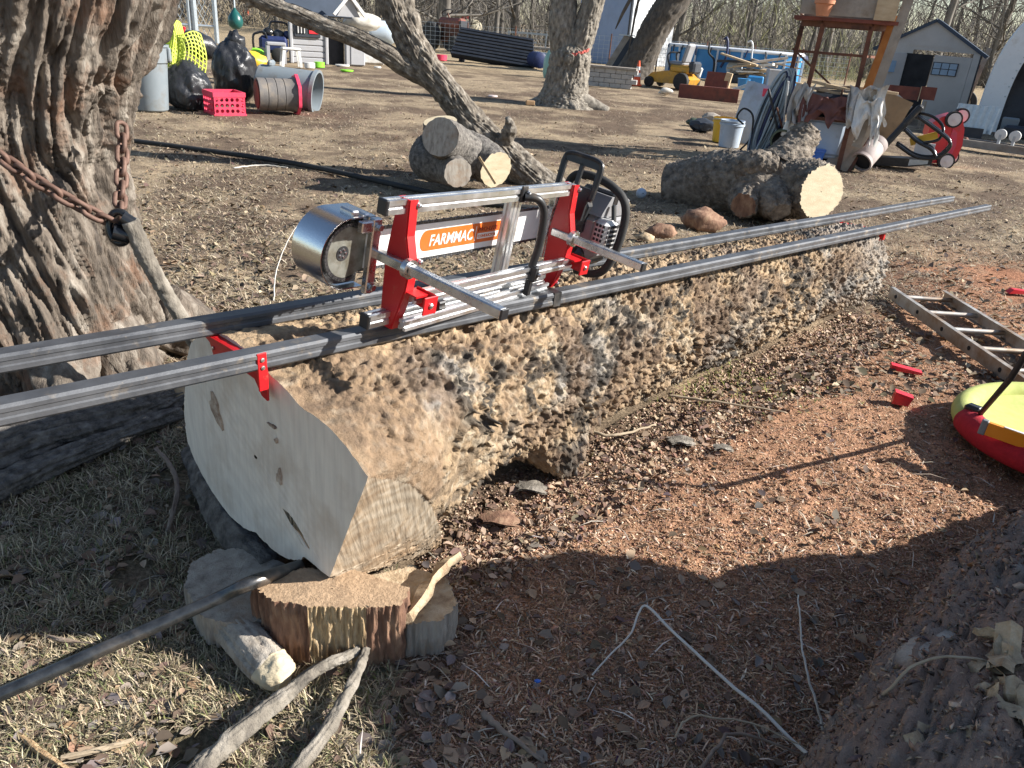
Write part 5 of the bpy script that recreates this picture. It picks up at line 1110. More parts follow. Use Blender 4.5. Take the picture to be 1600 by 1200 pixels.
bag(298, 170, 37, 34, 72, 'low black trash bag right behind the red crate', 3)
t, f = bag(370, 158, 38, 34, 90, 'tall black trash bag with knotted top left of the spool', 5, (4,))
t, f = TB('trash_bag', 'dark sack lying on top behind the lime netting', 'trash bag', 318, 150, 0, 'black trash bags beside the can'); MB(f).ico((0, 6, 78), (32, 24, 20), 3, R=Ry(.35), fn=lambda v: 1+.25*fbm(v*2, 3, 8)).out('sack', 'bag_black', t, smooth=True)
# lime netting draped over the bags
t, f = TB('safety_netting', 'lime yellow plastic safety netting draped over can and bags', 'netting', 290, 165)
u = np.linspace(0, 1, 15); U, Vv = np.meshgrid(u, u, indexing='ij')
X = -38+70*U+6*np.sin(Vv*5); Z = 118-62*Vv-26*U*Vv-8*U+5*np.sin(U*9+Vv*4); Y = -28-14*Vv+8*np.sin(U*7)
m = MB(f); g = np.stack([X, Y, Z], -1)
for i in range(15): m.tube(g[i], 1.1, 4); m.tube(g[:, i], 1.1, 4)
m.out('net', 'mesh_lime', t)
m = MB(f); g2_ = np.stack([X*.55-14, Y+10, Z*.75+42], -1)
for i in range(15): m.tube(g2_[i], 1.6, 4); m.tube(g2_[:, i], 1.6, 4)
m.out('net_fold', 'mesh_lime', t)
for dx, dz, mt, s in ((-18, 112, 'white_plastic', 8), (-4, 104, 'cloth_grey', 10), (8, 116, 'red_plastic', 5)):
    one(f.sub((dx, 20, dz)), lambda m: m.box((0, 0, 0), (s, 5, s*1.8), R=Ry(.5), bev=1), 'rubbish_scrap', mt, {'white_plastic': 'white scrap in the top of the rubbish heap', 'cloth_grey': 'grey rag in the rubbish heap', 'red_plastic': 'red packet standing in the rubbish heap'}[mt], 'scrap', 'rubbish in the heap')
t, f = TB('yellow_bag', 'yellow and white bag behind the tall black trash bag', 'bag', 398, 135); MB(f).ico((0, 10, 38), (20, 12, 16), 3, fn=lambda v: 1+.4*fbm(v*2, 3, 9)).out('sack', 'yellow_plastic', t); MB(f).ico((14, 0, 22), (12, 9, 12), 3, fn=lambda v: 1+.4*fbm(v*2, 3, 10)).out('lower_sack', 'white_plastic', t)
t, f = TB('milk_crate', 'bright red plastic milk crate with round holes on the ground', 'crate', 352, 178, 18)
def crate_wall(m, w, h, cols, rows, off, R):
    cw, ch = w/cols, (h-10)/rows; th = 2.2
    for i in range(cols):
        for j in range(rows):
            cx, cz = -w/2+cw*(i+.5), 3+ch*(j+.5); r = min(cw, ch)*.36; an = np.arange(12)*math.pi/6+math.pi/12
            inner = [(cx+r*math.cos(q), cz+r*math.sin(q)) for q in an]; outer = [(cx+max(-1, min(1, 1.42*math.cos(q)))*cw/2, cz+max(-1, min(1, 1.42*math.sin(q)))*ch/2) for q in an]
            V = []; F = []
            for (a, b) in ((inner, -th/2), (outer, -th/2), (inner, th/2), (outer, th/2)): V += [(p[0], b, p[1]) for p in a]
            for k in range(12):
                k2 = (k+1) % 12; F += [(k, k2, 12+k2, 12+k)[::-1], (24+k, 24+k2, 36+k2, 36+k), (k, k2, 24+k2, 24+k)]
            m.add(np.asarray(V)@R.T+off, F)
    for z, h_ in ((1.5, 3), (h-3.5, 7)): m.box(np.array([0, 0, z])@R.T+off, (w+2, 3.4, h_), R=R)
for (w, cols, off, R, nm) in ((50, 6, (0, -25, 0), np.eye(3), 'front_wall'), (50, 6, (0, 25, 0), np.eye(3), 'back_wall'), (50, 6, (-25, 0, 0), Rz(math.pi/2), 'side_wall'), (50, 6, (25, 0, 0), Rz(math.pi/2), 'side_wall')):
    m = MB(f); crate_wall(m, w, 36, cols, 3, np.array(off, float), R); m.out(nm, 'pink_plastic', t, smooth=False)
m = MB(f)
for i in range(6): m.box((-20+8*i, 0, 1.5), (3, 48, 2))
m.out('floor_grid', 'pink_plastic', t, smooth=False)
t, f = TB('cable_spool', 'dark ribbed drum with a torn pink flange lying on its side', 'drum', 433, 178, 12)
ax = f.sub((0, 0, 30), Ry(math.pi/2)@Rz(0)); 
MB(ax).lathe([(23, -30), (25, -30), (25, -18), (24, -17), (25, -16), (25, -4), (24, -3), (25, -2), (25, 9), (24, 10), (25, 11), (25, 20), (28, 30)], 32).out('drum', 'drum_grey', t)
MB(ax).lathe([(22, -31.5), (22, -30.2)], 32).out('end_disc', 'rust_red', t)
an = np.linspace(0, 2*math.pi, 49)[:-1]; rr = 31+1.2*np.sin(an*7)+.8*np.sin(an*13); m = MB(ax); m.prism(np.stack([rr*np.cos(an), rr*np.sin(an)], 1), 5, c=(0, 0, 32), R=Rx(math.pi/2)); m.out('flange', 'pink_plastic', t)
t, f = TB('tipped_bin', 'blue grey bin tipped on its side behind the drum', 'trash can', 452, 168, -18)
ax = f.sub((0, 0, 32), Ry(math.radians(97))); MB(ax).lathe([(24, -48), (26, -46), (32, 40), (35, 42), (35, 48), (31, 48), (29, 36), (24, -42)], 32, cap=(True, True)).out('body', 'grey_plastic', t)
MB(ax).box((-30, 0, -30), (10, 22, 8), bev=3).out('handle', 'grey_plastic', t)
t, f = TB('stool', 'small grey white plastic stool in front of the playhouse', 'stool', 455, 104, 10)
MB(f).box((0, 0, 27), (31, 22, 4), bev=1.8).out('seat', 'white_plastic', t)
for sx in (-1, 1):
    for sy in (-1, 1): MB(f).beam((sx*11.5, sy*8, 26), (sx*15, sy*10, 0), 4.5, 2.6).out('leg', 'white_plastic', t)
# blue cart / wheeled things behind
t, f = TB('garden_cart', 'black tube frame cart with dark blue tub left of the playhouse', 'cart', 425, 96)
MB(f).box((4, 4, 26), (46, 24, 26), bev=5).out('tub', 'blue_dark', t)
for pts in (([-26, -6, 0], [-28, -6, 34], [-22, -6, 42], [-8, -6, 42], [-4, -6, 12]), ([-4, 4, 30], [0, 4, 56], [6, 4, 60], [26, 4, 58], [30, 4, 40])): MB(f).tube(catmull(pts, 16), 1.8, 8).out('frame_tube', 'black_gloss', t)
for x in (-16, 10): MB(f).lathe([(9, -2), (11, -1), (11, 1), (9, 2)], 18, c=(x, -12, 11), R=Rx(math.pi/2)).out('wheel', 'black_rubber', t)
for i, (x, z, r, mt) in enumerate(((-4, 50, 9, 'black_gloss'), (12, 48, 9, 'dark_trim'), (28, 48, 8, 'blue_dark'))):
    one(f, lambda m: m.ico((x, 6, z-6), (r, r*.8, r*.8), 2, fn=lambda v: 1+.2*fbm(v*2+i, 2, 3)), 'helmet', mt, ('round black sack on the cart nearest the fence', 'dark sack in the middle of the cart load', 'dark blue sack on the cart nearest the playhouse')[i], 'sack', 'sacks on the cart')
one(PF(402, 96), lambda m: m.ico((0, 0, 12), (12, 8, 9), 2, fn=lambda v: 1+.4*fbm(v*2, 3, 3)), 'green_ball', 'lime_plastic', 'green toy lump beside the cart', 'toy')
t, f = TB('side_table', 'grey plastic side table with blue inset beside the playhouse', 'table', 432, 99, 8)
MB(f).box((0, 0, 30), (30, 20, 5), bev=1).out('top', 'playhouse_grey', t); MB(f).box((-13, 0, 14), (5, 18, 28)).out('side', 'playhouse_grey', t); MB(f).box((13, 0, 14), (5, 18, 28)).out('side', 'playhouse_grey', t)
# playhouse
t, f = TB('playhouse', 'grey toy playhouse with dark framed window and blue roof', 'playhouse', 500, 100, 14)
for j in range(8): MB(f).box((-18, 0, 4.5+9*j), (56, 3, 8.2), bev=1.0).out('plank', 'playhouse_grey', t, smooth=False)
MB(f).box((-18, 1.5, 36), (56, 2, 74)).out('front_wall', 'playhouse_grey', t)
MB(f).box((-46, 0, 37), (6, 8, 76), bev=1.5).out('corner_post', 'playhouse_grey', t); MB(f).box((11, 0, 37), (6, 8, 76), bev=1.5).out('corner_post', 'playhouse_grey', t)
w_ = MB(f).box((-20, -3, 56), (42, 4, 34), bev=1).out('window', 'dark_trim', t)
for x in (-30, -10): MB(f).box((x, -4.5, 57), (15, 3, 24)).out('pane', 'red_plastic' if x > -20 else 'dark_void', w_)
for x in (-35, -30, -25): MB(f).box((x, -6.2, 57), (1.4, 1, 24)).out('bar', 'white_plastic', w_)
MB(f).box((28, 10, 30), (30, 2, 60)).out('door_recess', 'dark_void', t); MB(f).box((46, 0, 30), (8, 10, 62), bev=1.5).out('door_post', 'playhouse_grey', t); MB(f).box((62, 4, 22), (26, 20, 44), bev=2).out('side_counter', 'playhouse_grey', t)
r_ = MB(f).prism([(-54, 74), (60, 74), (30, 120), (-40, 120)], 8, c=(0, 2, 0), R=Rx(-.25)).out('roof', 'roof_blue', t)
MB(f).prism([(20, 74), (58, 74), (40, 104)], 14, c=(6, -8, 0)).out('gable', 'playhouse_grey', t); 
for a, b in (((20, 76), (46, 106)), ((46, 106), (72, 76))): MB(f).beam((a[0], -17, a[1]), (b[0], -17, b[1]), 7, 5).out('gable_trim', 'white_plastic', t)
t, f = TB('white_counter', 'white plastic play counter right of the playhouse', 'play counter', 575, 100, 10); MB(f).box((0, 0, 18), (52, 22, 36), bev=3).out('base', 'white_plastic', t); MB(f).ico((-8, 0, 62), (32, 16, 14), 3, fn=lambda v: 1+.2*fbm(v*2, 2, 3)).out('cover', 'off_white', t); MB(f).box((-8, 0, 42), (18, 12, 20)).out('pedestal', 'off_white', t)
t, f = TB('propane_tank', 'bluish white propane tank behind the leaning branch', 'tank', 592, 82, 0); MB(f.sub((0, 0, 30), Ry(math.pi/2))).lathe([(2, -30), (12, -27), (17, -20), (18, -10), (18, 10), (17, 20), (12, 27), (2, 30)], 24).out('shell', 'tank_white', t, smooth=True)
for x in (-14, 14): MB(f).box((x, 0, 7), (5, 20, 14)).out('foot', 'tank_white', t)
# toys on the ground by the playhouse
for px, py, s, mt, lb in ((499, 106, 9, 'lime_plastic', 'lime green toy cup on the ground by the playhouse'), (542, 112, 11, 'lime_plastic', 'flat lime green tray in front of the white counter'), (535, 104, 12, 'white_plastic', 'flat white board in front of the playhouse'), (484, 107, 9, 'white_plastic', 'white scrap left of the toy cup'), (590, 107, 6, 'white_plastic', 'white stick on the ground right of the tray'), (690, 95, 9, 'pink_plastic', 'pink red scrap on the ground by the tractor'), (770, 152, 8, 'frisbee', 'pale flat disc lying on the open yard')):
    one(PF(px, py, 20), lambda m: m.lathe([(s*.7, 0), (s, 1), (s, 3.0 if s != 9 else 9), (s*.8, 3.2 if s != 9 else 9.2)], 14, sy=.7), 'toy_dish' if s != 6 else 'stick', mt, lb, 'toy', 'loose toys and scraps')
one(PF(828, 164, 10), lambda m: m.box((0, 0, 3.5), (14, 10, 7), bev=.8), 'loose_brick', 'plywood', 'single tan brick at the left foot of the middle tree', 'brick')
# black pipe on the ground
P_ = np.array([G(150, 214, .02), G(200, 219, .02), G(300, 232, .02), G(400, 246, .025), G(480, 259, .02), G(560, 276, .02), G(650, 296, .02), G(760, 318, .02), G(900, 330, .02)]); t = thing('black_pipe', 'long black poly pipe snaking across the yard behind the log', 'pipe', P_[2]); MB().tube(catmull(P_, 60), .026, 10).out('pipe', 'black_rubber', t, smooth=True)
# --- chain-link gate, punching bag, far log pile
t, f = TB('chain_link_fence', 'galvanised chain link gate posts and mesh behind the rubbish heap', 'fence', 310, 66)
for x, r in ((-3, 5), (-11, 3), (30, 4), (-75, 4)): MB(f).tube([(x, 0, 0), (x, 0, 150)], r, 10).out('post', 'galv', t)
for z in (26, 148): MB(f).tube([(-75, 0, z), (30, 0, z)], 2, 8).out('rail', 'galv', t)
m = MB(f)
for i in range(-22, 10):
    for s in (1, -1):
        x0 = i*9
        if s > 0: a, b = (x0, 2, 0), (x0+75, 2, 140)
        else: a, b = (x0+75, 2, 0), (x0, 2, 140)
        a = np.array(a, float); b = np.array(b, float); 
        tt = [max(0, (-75-a[0])/(b[0]-a[0])) if s > 0 else max(0, (30-a[0])/(b[0]-a[0])), min(1, (30-a[0])/(b[0]-a[0])) if s > 0 else min(1, (-75-a[0])/(b[0]-a[0]))]
        if tt[1] > tt[0]: m.tube([a+(b-a)*tt[0], a+(b-a)*tt[1]], .45, 3, cap=False)
m.out('wire_mesh', 'galv', t, kind='stuff')
t, f = TB('punching_bag', 'dark teal teardrop punching bag hanging on a strap', 'punching bag', 371, 80)
b_ = f((0, 0, 34)); m = MB(f); m.lathe([(.1, 33), (6, 34), (11, 39), (12.5, 45), (11, 52), (7, 58), (3, 63), (1.5, 66)], 24); m.out('bag', 'teal_rubber', t, smooth=True)
MB(f).tube([(0, 0, 66), (1, 0, 200)], 1.6, 6).out('strap', 'galv', t)
for i in range(11):
    x = 398+5*(i % 10)+random.uniform(-2, 2); y = 33-(3 if i % 3 == 0 else 0); f = PF(x, y+0, 0); z = 4+6*(i % 2)
    m = MB(f); m.lathe([(4.2, -6), (4.4, 0), (4.2, 6)], 12, c=(0, 0, z), R=Rx(math.pi/2)); tag(m.out('firewood_log', 'wood_fresh', loc=f.o), '%s cut log along the far firewood heap' % ORD[i], 'log', 'far firewood heap')
one(PF(385, 24), lambda m: m.lathe([(4, 0), (5, 9)], 14), 'orange_bucket', 'cone_orange', 'tiny orange bucket far behind the punching bag', 'bucket')
# --- tractor, tanks, black panels, lumber
t, f = TB('tractor', 'old faded red tractor standing behind the leaning tree', 'tractor', 705, 82, -55)
MB(f).box((0, 0, 44), (62, 16, 15), bev=4).out('hood', 'tractor_red', t); MB(f).box((4, 0, 26), (58, 12, 22), bev=2).out('engine', 'rust', t); MB(f).box((33, 0, 33), (4, 18, 30), bev=1).out('grille', 'dark_trim', t)
for sx, r, yy in ((-30, 22, 20), (30, 13, 15)):
    for s in (-1, 1):
        w_ = MB(f).lathe([(r*.6, -5), (r*.95, -5), (r, -3), (r, 3), (r*.95, 5), (r*.6, 5)], 26, c=(sx, s*yy, r), R=Rx(math.pi/2)).out('wheel', 'black_rubber', t); MB(f).lathe([(r*.6, -2), (r*.6, 2)], 22, c=(sx, s*yy, r), R=Rx(math.pi/2)).out('rim', 'tractor_red', w_)
MB(f).tube([(-8, 0, 50), (-14, 0, 58)], 1.2, 6).out('steering_column', 'rust', t); an = np.linspace(0, 2*math.pi, 21)[:-1]; MB(f.sub((-15, 0, 59), Ry(-.5))).tube(np.stack([9*np.cos(an), 9*np.sin(an), 0*an], 1), 1, 6, closed=True).out('steering_wheel', 'black_plastic', t)
MB(f).box((-36, 0, 42), (14, 16, 4), bev=1.5).out('seat', 'rust', t)
t, f = TB('cream_tank', 'cream propane tank with red lid right of the tractor', 'tank', 730, 66, -20); MB(f.sub((0, 0, 20), Ry(math.pi/2))).lathe([(1, -24), (9, -22), (14, -16), (15, -8), (15, 10), (14, 17), (9, 22), (1, 24)], 24).out('shell', 'cream_tank', t, smooth=True); MB(f).box((-4, 0, 37), (12, 9, 9), bev=1.5).out('lid', 'red_plastic', t)
for x in (-10, 12): MB(f).box((x, 0, 3), (4, 14, 6)).out('foot', 'cream_tank', t)
t, f = TB('panel_bundle', 'bundle of dark corrugated panels on trestles behind the middle tree', 'panel stack', 768, 100, -10)
for i in range(9): MB(f).box((4, -14+i*3.2, 5+i*4.6), (138-2*i, 13, 3.4), R=Rx(-.6)@Ry(.09+.01*math.sin(i*2))).out('panel', 'dark_trim', t)
for x in (-50, 40): MB(f).box((x, 4, 4), (5, 26, 8)).out('bearer', 'dark_void', t)
t, f = TB('ribbed_roll', 'rolled dark sheet end with metal scraps beside the middle tree', 'roll', 838, 108); MB(f.sub((0, 0, 14), Rx(math.pi/2)@Ry(.3))).lathe([(10, -20), (12, -18), (12, 18), (8, 20)], 18).out('roll', 'blue_dark', t); MB(f).box((14, 4, 22), (34, 10, 6), R=Ry(.1)).out('metal_scrap', 'galv', t)
t, f = TB('trailer_frame', 'low flat trailer with blue grey railing behind the dark panels', 'trailer', 800, 80, -8)
MB(f).box((0, 0, 8), (150, 60, 4)).out('deck', 'lumber_old', t)
for x in (-4, 26, 56): MB(f).box((x, -20, 19), (2.2, 2.2, 20)).out('rail_post', 'galv', t)
MB(f).box((26, -20, 29), (64, 2.4, 2.4)).out('top_rail', 'galv', t)
for i in range(8):
    one(f.sub((-60+random.uniform(0, 60), -18+5*i, 12+1.2*i), Rz(random.uniform(-.1, .1))), lambda m: m.box((0, 0, 0), (84, 4, 2.2)), 'board', ['lumber_old', 'rust', 'lumber', 'galv'][i % 4], ('%s board lying on the flat trailer, %s from the front' % (['grey', 'rusty', 'tan', 'pale metal'][i % 4], ['nearest', 'second', 'third', 'fourth', 'fifth', 'sixth', 'seventh', 'farthest'][i])), 'board', 'boards on the trailer')
t, f = TB('teal_jug', 'pale teal plastic tub half hidden by the middle tree', 'tub', 857, 122); MB(f).lathe([(8, 0), (10, 8), (10, 26), (7, 36), (3, 42)], 20).out('shell', 'teal_pale', t)
# --- middle trees
t = thing('forked_tree', 'grey forked tree with red paint band in the middle of the yard', 'tree', G(882, 165))
f = PF(882, 165); k = f.k
def fl(*p): return f(np.array(p, float))
limb('trunk', [fl(0, 0, -12), fl(-1, 0, 6), fl(0, 0, 25), fl(2, 0, 55), fl(3, 0, 78), fl(4, 2, 92)], [60*k, 44*k, 36*k, 33*k, 31*k, 12*k], 220, 130, plates(.06, 12, 3, 51, .05), 'bark_grey', t)
limb('stem', [fl(-4, 0, 45), fl(-11, 0, 90), fl(-15, 0, 120), fl(-18, 4, 180), fl(-30, 5, 300), fl(-40, 20, 480)], [18*k, 22*k, 20*k, 18*k, 15*k, 9*k], 160, 80, plates(.045, 13, 3, 52, .04), 'bark_grey', t)
limb('stem', [fl(10, 0, 70), fl(18, -3, 105), fl(26, -4, 140), fl(36, -4, 200), fl(60, 0, 330), fl(90, -10, 480)], [22*k, 19*k, 17*k, 16*k, 13*k, 8*k], 160, 80, plates(.045, 13, 3, 53, .04), 'bark_grey', t)
for x0, x1, y1, r in ((-20, -62, -10, 14), (22, 70, -14, 18), (5, 20, -48, 14), (-8, -24, -40, 12)): limb('root', [fl(x0*.4, y1*.2, 22), fl(x0*1.1, y1*.5, 8), fl(x1, y1, -3)], [r*1.3*k, r*k, r*.4*k], 36, 30, furrow(.03, 6, 2, 55, .02), 'bark_grey', t)
m = MB(f)
for i in range(11):
    q = -1.55+i*.10; m.box((31.5*math.cos(q)+2, 31.5*math.sin(q), 76+.9*i+1.5*math.sin(i*2.1)), (4.5, 1.2, 2.2+1.6*math.sin(i*2.2)), R=Rz(q+math.pi/2))
m.out('paint_mark', 'paint_red', t, kind='stuff')
t = thing('dark_leaning_tree', 'dark leaning tree trunk in front of the metal barn', 'tree', G(992, 122)); f = PF(992, 122); k = f.k
limb('trunk', [fl(-2, 0, -10), fl(0, 0, 10), fl(10, 0, 45), fl(26, 0, 85), fl(52, 0, 130), fl(85, 0, 190), fl(130, 10, 300), fl(160, 20, 450)], [34*k, 27*k, 23*k, 23*k, 22*k, 18*k, 13*k, 7*k], 150, 60, plates(.07, 9, 2, 56, .05), 'bark_dark', t)
limb('branch', [fl(38, 0, 108), fl(22, 0, 150), fl(10, 0, 200), fl(-10, 5, 320)], [16*k, 14*k, 11*k, 6*k], 60, 36, furrow(.04, 5, 1.4, 57, .04), 'bark_dark', t)
limb('hanging_branch', [fl(12, -10, 200), fl(-20, -14, 120), fl(-32, -14, 92), fl(-40, -14, 70)], [4*k, 3*k, 2.6*k, 1*k], 30, 10, wob(.01, 5, 3), 'bark_dark', t)
limb('hanging_branch', [fl(2, -10, 180), fl(-10, -12, 110), fl(-14, -12, 60), fl(-16, -12, 22)], [3*k, 2.2*k, 1.2*k, .5*k], 30, 8, wob(.01, 5, 4), 'bark_dark', t)
# --- block wall, cone, panels
t, f = TB('block_stack', 'low stack of grey concrete blocks behind the forked tree', 'block wall', 945, 136, -6)
for j in range(4):
    for i in range(5):
        x = -36+17.5*i+(8 if j % 2 else 0); MB(f).box((x, random.uniform(-.6, .6), 3.7+7.2*j), (17, 16, 6.8), bev=.5).out('block', 'block_grey', t, smooth=False)
MB(f).box((0, 0, 30.3), (96, 22, 3)).out('cap_slab', 'lumber_old', t)
t, f = TB('traffic_cone', 'orange traffic cone with white bands by the block stack', 'traffic cone', 994, 134)
MB(f).box((0, 0, 1.2), (17, 17, 2.4), bev=.8).out('base', 'cone_orange', t); b_ = MB(f).lathe([(7, 2), (5.6, 10), (2.2, 33), (1.4, 38)], 20).out('cone', 'cone_orange', t)
for z0, z1 in ((14, 20), (24, 29)): MB(f).lathe([(7-5.6*(z0-2)/36+.35, z0), (7-5.6*(z1-2)/36+.35, z1)], 20, cap=(False, False)).out('reflective_band', 'white_plastic', b_)
t, f = TB('roofing_stack', 'dark brown roofing panels leaning on the dark trunk', 'panels', 958, 118, -12)
for i in range(5): MB(f).beam((-14+9*i, -8+1.5*i, 2), (14+8.5*i, 8+1.5*i, 60-1*i), 9.5, 1.6, up=(0, 1, 0)).out('panel', 'dark_trim' if i % 2 else 'lumber_old', t)
MB(f).box((14, 6, 61), (26, 6, 1.5)).out('flat_sheet', 'galv', t)
# --- metal barn
t, f = TB('metal_barn', 'pale metal barn with front coloured blue as shade and ribbed white side', 'barn', 976, 103, -30)
def ribs(m, x0, x1, z0, z1, y, n, d=.8):
    V = []; F = []
    for i in range(n+1):
        x = x0+(x1-x0)*i/n; w = (x1-x0)/n*.18
        for xx, yy in ((x-w, y), (x-w*.5, y-d), (x+w*.5, y-d), (x+w, y)): V += [(xx, yy, z0), (xx, yy, z1)]
    for i in range(0, len(V)-2, 2): F.append((i, i+2, i+3, i+1))
    m.add(V, F)
m = MB(f); ribs(m, -95, 0, 0, 130, 0, 9, .35); o = m.out('front_wall', 'barn_shade_blue', t, smooth=False)
fs = f.sub((0, 0, 0), Rz(math.pi/2)); m = MB(fs); ribs(m, 0, 150, 0, 130, 0, 30, 1.1); m.out('side_wall', 'white_metal', t, smooth=False)
MB(f).box((-47, 40, 132), (100, 90, 3)).out('eave', 'white_metal', t); MB(f).box((0, 0, 65), (3, 3, 131)).out('corner_trim', 'dark_trim', t); MB(f).box((-48, 75, 65), (93, 2, 130)).out('rear_wall', 'barn_shade_blue', t)
# --- pool with its rail
t, f = TB('swimming_pool', 'blue above ground pool with white rim behind the mower', 'pool', 1120, 125, -8)
an = np.linspace(0, 2*math.pi, 49); g = np.stack([np.stack([110*np.cos(an)+14, 55*np.sin(an)+55, 0*an+z], 1) for z in (0, 4, 46)]); MB(f).grid(g).out('wall', 'blue_pool', t, smooth=True)
an2 = an[:-1]; MB(f).tube(np.stack([110*np.cos(an2)+14, 55*np.sin(an2)+55, 0*an2+47], 1), 2.6, 8, closed=True).out('rim', 'white_metal', t)
for q in np.arange(0, 2*math.pi, math.pi/9): MB(f).beam((112*math.cos(q)+14, 57*math.sin(q)+55, 0), (112*math.cos(q)+14, 57*math.sin(q)+55, 47), 3, 3).out('upright', 'white_metal', t)
MB(f).lathe([(12, 0), (13, 1.5), (12, 3)], 24, c=(26, -10, 20), R=Rx(math.pi/2)).out('filter_lid', 'tank_white', t)
for i, q in enumerate(np.linspace(3.4, 6.0, 11)):
    b_ = np.array([112*math.cos(q)+14, 57*math.sin(q)+53, 48.0]); MB(f).tube([b_, b_+[4*math.sin(i*3), -2, -5-9*abs(math.sin(i*1.7))]], 1.3, 6).out('rim_strap', 'dark_trim' if i % 3 else 'blue_dark', t)
m = MB(f); m.tube(catmull([(-20, -10, 55), (-18, -12, 40), (-8, -12, 30), (-6, -12, 10)], 14), 1.6, 8); m.out('hose', 'black_rubber', t)
m = MB(f); m.tube(catmull([(40, -8, 60), (44, -10, 62), (48, -10, 56), (50, -10, 36), (54, -10, 26)], 14), 1.4, 8); m.out('ladder_rail', 'white_metal', t); m = MB(f); m.tube(catmull([(2, -8, 62), (6, -10, 64), (9, -10, 56), (10, -10, 36), (4, -10, 20)], 14), 2.0, 8); m.out('hose', 'blue_dark', t)
# --- mower
t, f = TB('ride_on_mower', 'yellow zero turn mower with grey seat before the pool', 'mower', 1050, 138, -25)
MB(f).prism([(-36, 8), (34, 8), (38, 16), (26, 24), (-4, 27), (-30, 22), (-38, 14)], 40).out('deck', 'yellow_paint', t); MB(f).box((14, 0, 30), (34, 34, 12), bev=3).out('engine_cover', 'yellow_paint', t)
MB(f).box((6, 0, 38), (28, 26, 7), bev=3).out('seat', 'seat_grey', t); MB(f).box((20, 0, 54), (7, 26, 30), R=Ry(.22), bev=3).out('seat_back', 'seat_grey', t)
for s in (-1, 1):
    for x, r in ((24, 13), (-32, 8)): w_ = MB(f).lathe([(r*.5, -4), (r*.9, -4), (r, -2), (r, 2), (r*.9, 4), (r*.5, 4)], 20, c=(x, s*22, r), R=Rx(math.pi/2)).out('wheel', 'black_rubber', t); MB(f).lathe([(r*.5, -3), (r*.5, 3)], 16, c=(x, s*22, r), R=Rx(math.pi/2)).out('rim', 'off_white', w_)
    MB(f).tube(catmull([(0, s*16, 28), (-8, s*16, 48), (-4, s*12, 54), (2, s*4, 54)], 12), 1.4, 6).out('lever', 'black_plastic', t)
MB(f).box((34, 0, 34), (12, 28, 18), bev=3).out('engine', 'dark_trim', t)
one(PF(1040, 148), lambda m: m.ico((0, 0, 5), (11, 7, 6), 2, fn=lambda v: 1+.5*fbm(v*2, 3, 3)), 'scrap_heap', 'off_white', 'small pale scrap heap in front of the mower', 'scrap')
# --- red beam, leaning red panel, lumber pile
t, f = TB('steel_girder', 'long rust red steel channel lying in front of the mower', 'steel beam', 1105, 157, -6); MB(f).box((0, 0, 10), (96, 2, 20)).out('web', 'rust_red', t); MB(f).box((0, 4, 20), (96, 8, 2)).out('flange', 'rust_red', t)
t, f = TB('red_box', 'open faded red wooden box behind the steel channel', 'box', 1118, 140, -8); MB(f).box((0, 0, 14), (36, 2.4, 26), R=Rx(-.35)).out('lid_panel', 'rust_red', t); MB(f).box((16, 4, 14), (10, 10, 26), R=Ry(.15)).out('plank_edge', 'lumber', t); MB(f).box((0, 10, 8), (40, 12, 14)).out('base', 'plywood', t)
f = PF(1180, 132, -6)
for i in range(22):
    x, y, z, r = random.uniform(-34, 44), random.uniform(-12, 14), 12+1.25*i, random.uniform(-.7, .7)
    tag(MB(f).box((x, y, z), (random.uniform(34, 84), random.uniform(4, 9), random.uniform(1.5, 4)), R=Rz(r)@Ry(random.uniform(-.22, .22))).out('scrap_board', ['lumber', 'lumber_old', 'white_plastic', 'lumber'][i % 4], loc=f((x, y, z)), smooth=False), '%s board from the bottom of the criss-cross lumber pile' % ORD[i], 'board', 'boards of the lumber pile')
one(f, lambda m: m.box((0, 6, 6), (90, 30, 14), bev=1), 'pile_base', 'dark_trim', 'dark crate carrying the lumber pile', 'crate')
one(PF(1178, 138), lambda m: m.box((0, 0, 10), (26, 14, 18), bev=2), 'blue_tub', 'blue_pool', 'bright blue tub under the lumber pile', 'tub')
one(PF(1235, 128, 0), lambda m: m.ico((4, 0, 36), (16, 10, 9), 2, fn=lambda v: 1+.4*fbm(v*2, 3, 3)), 'navy_sack', 'blue_dark', 'navy sack on the lumber behind the rusty stand', 'sack')

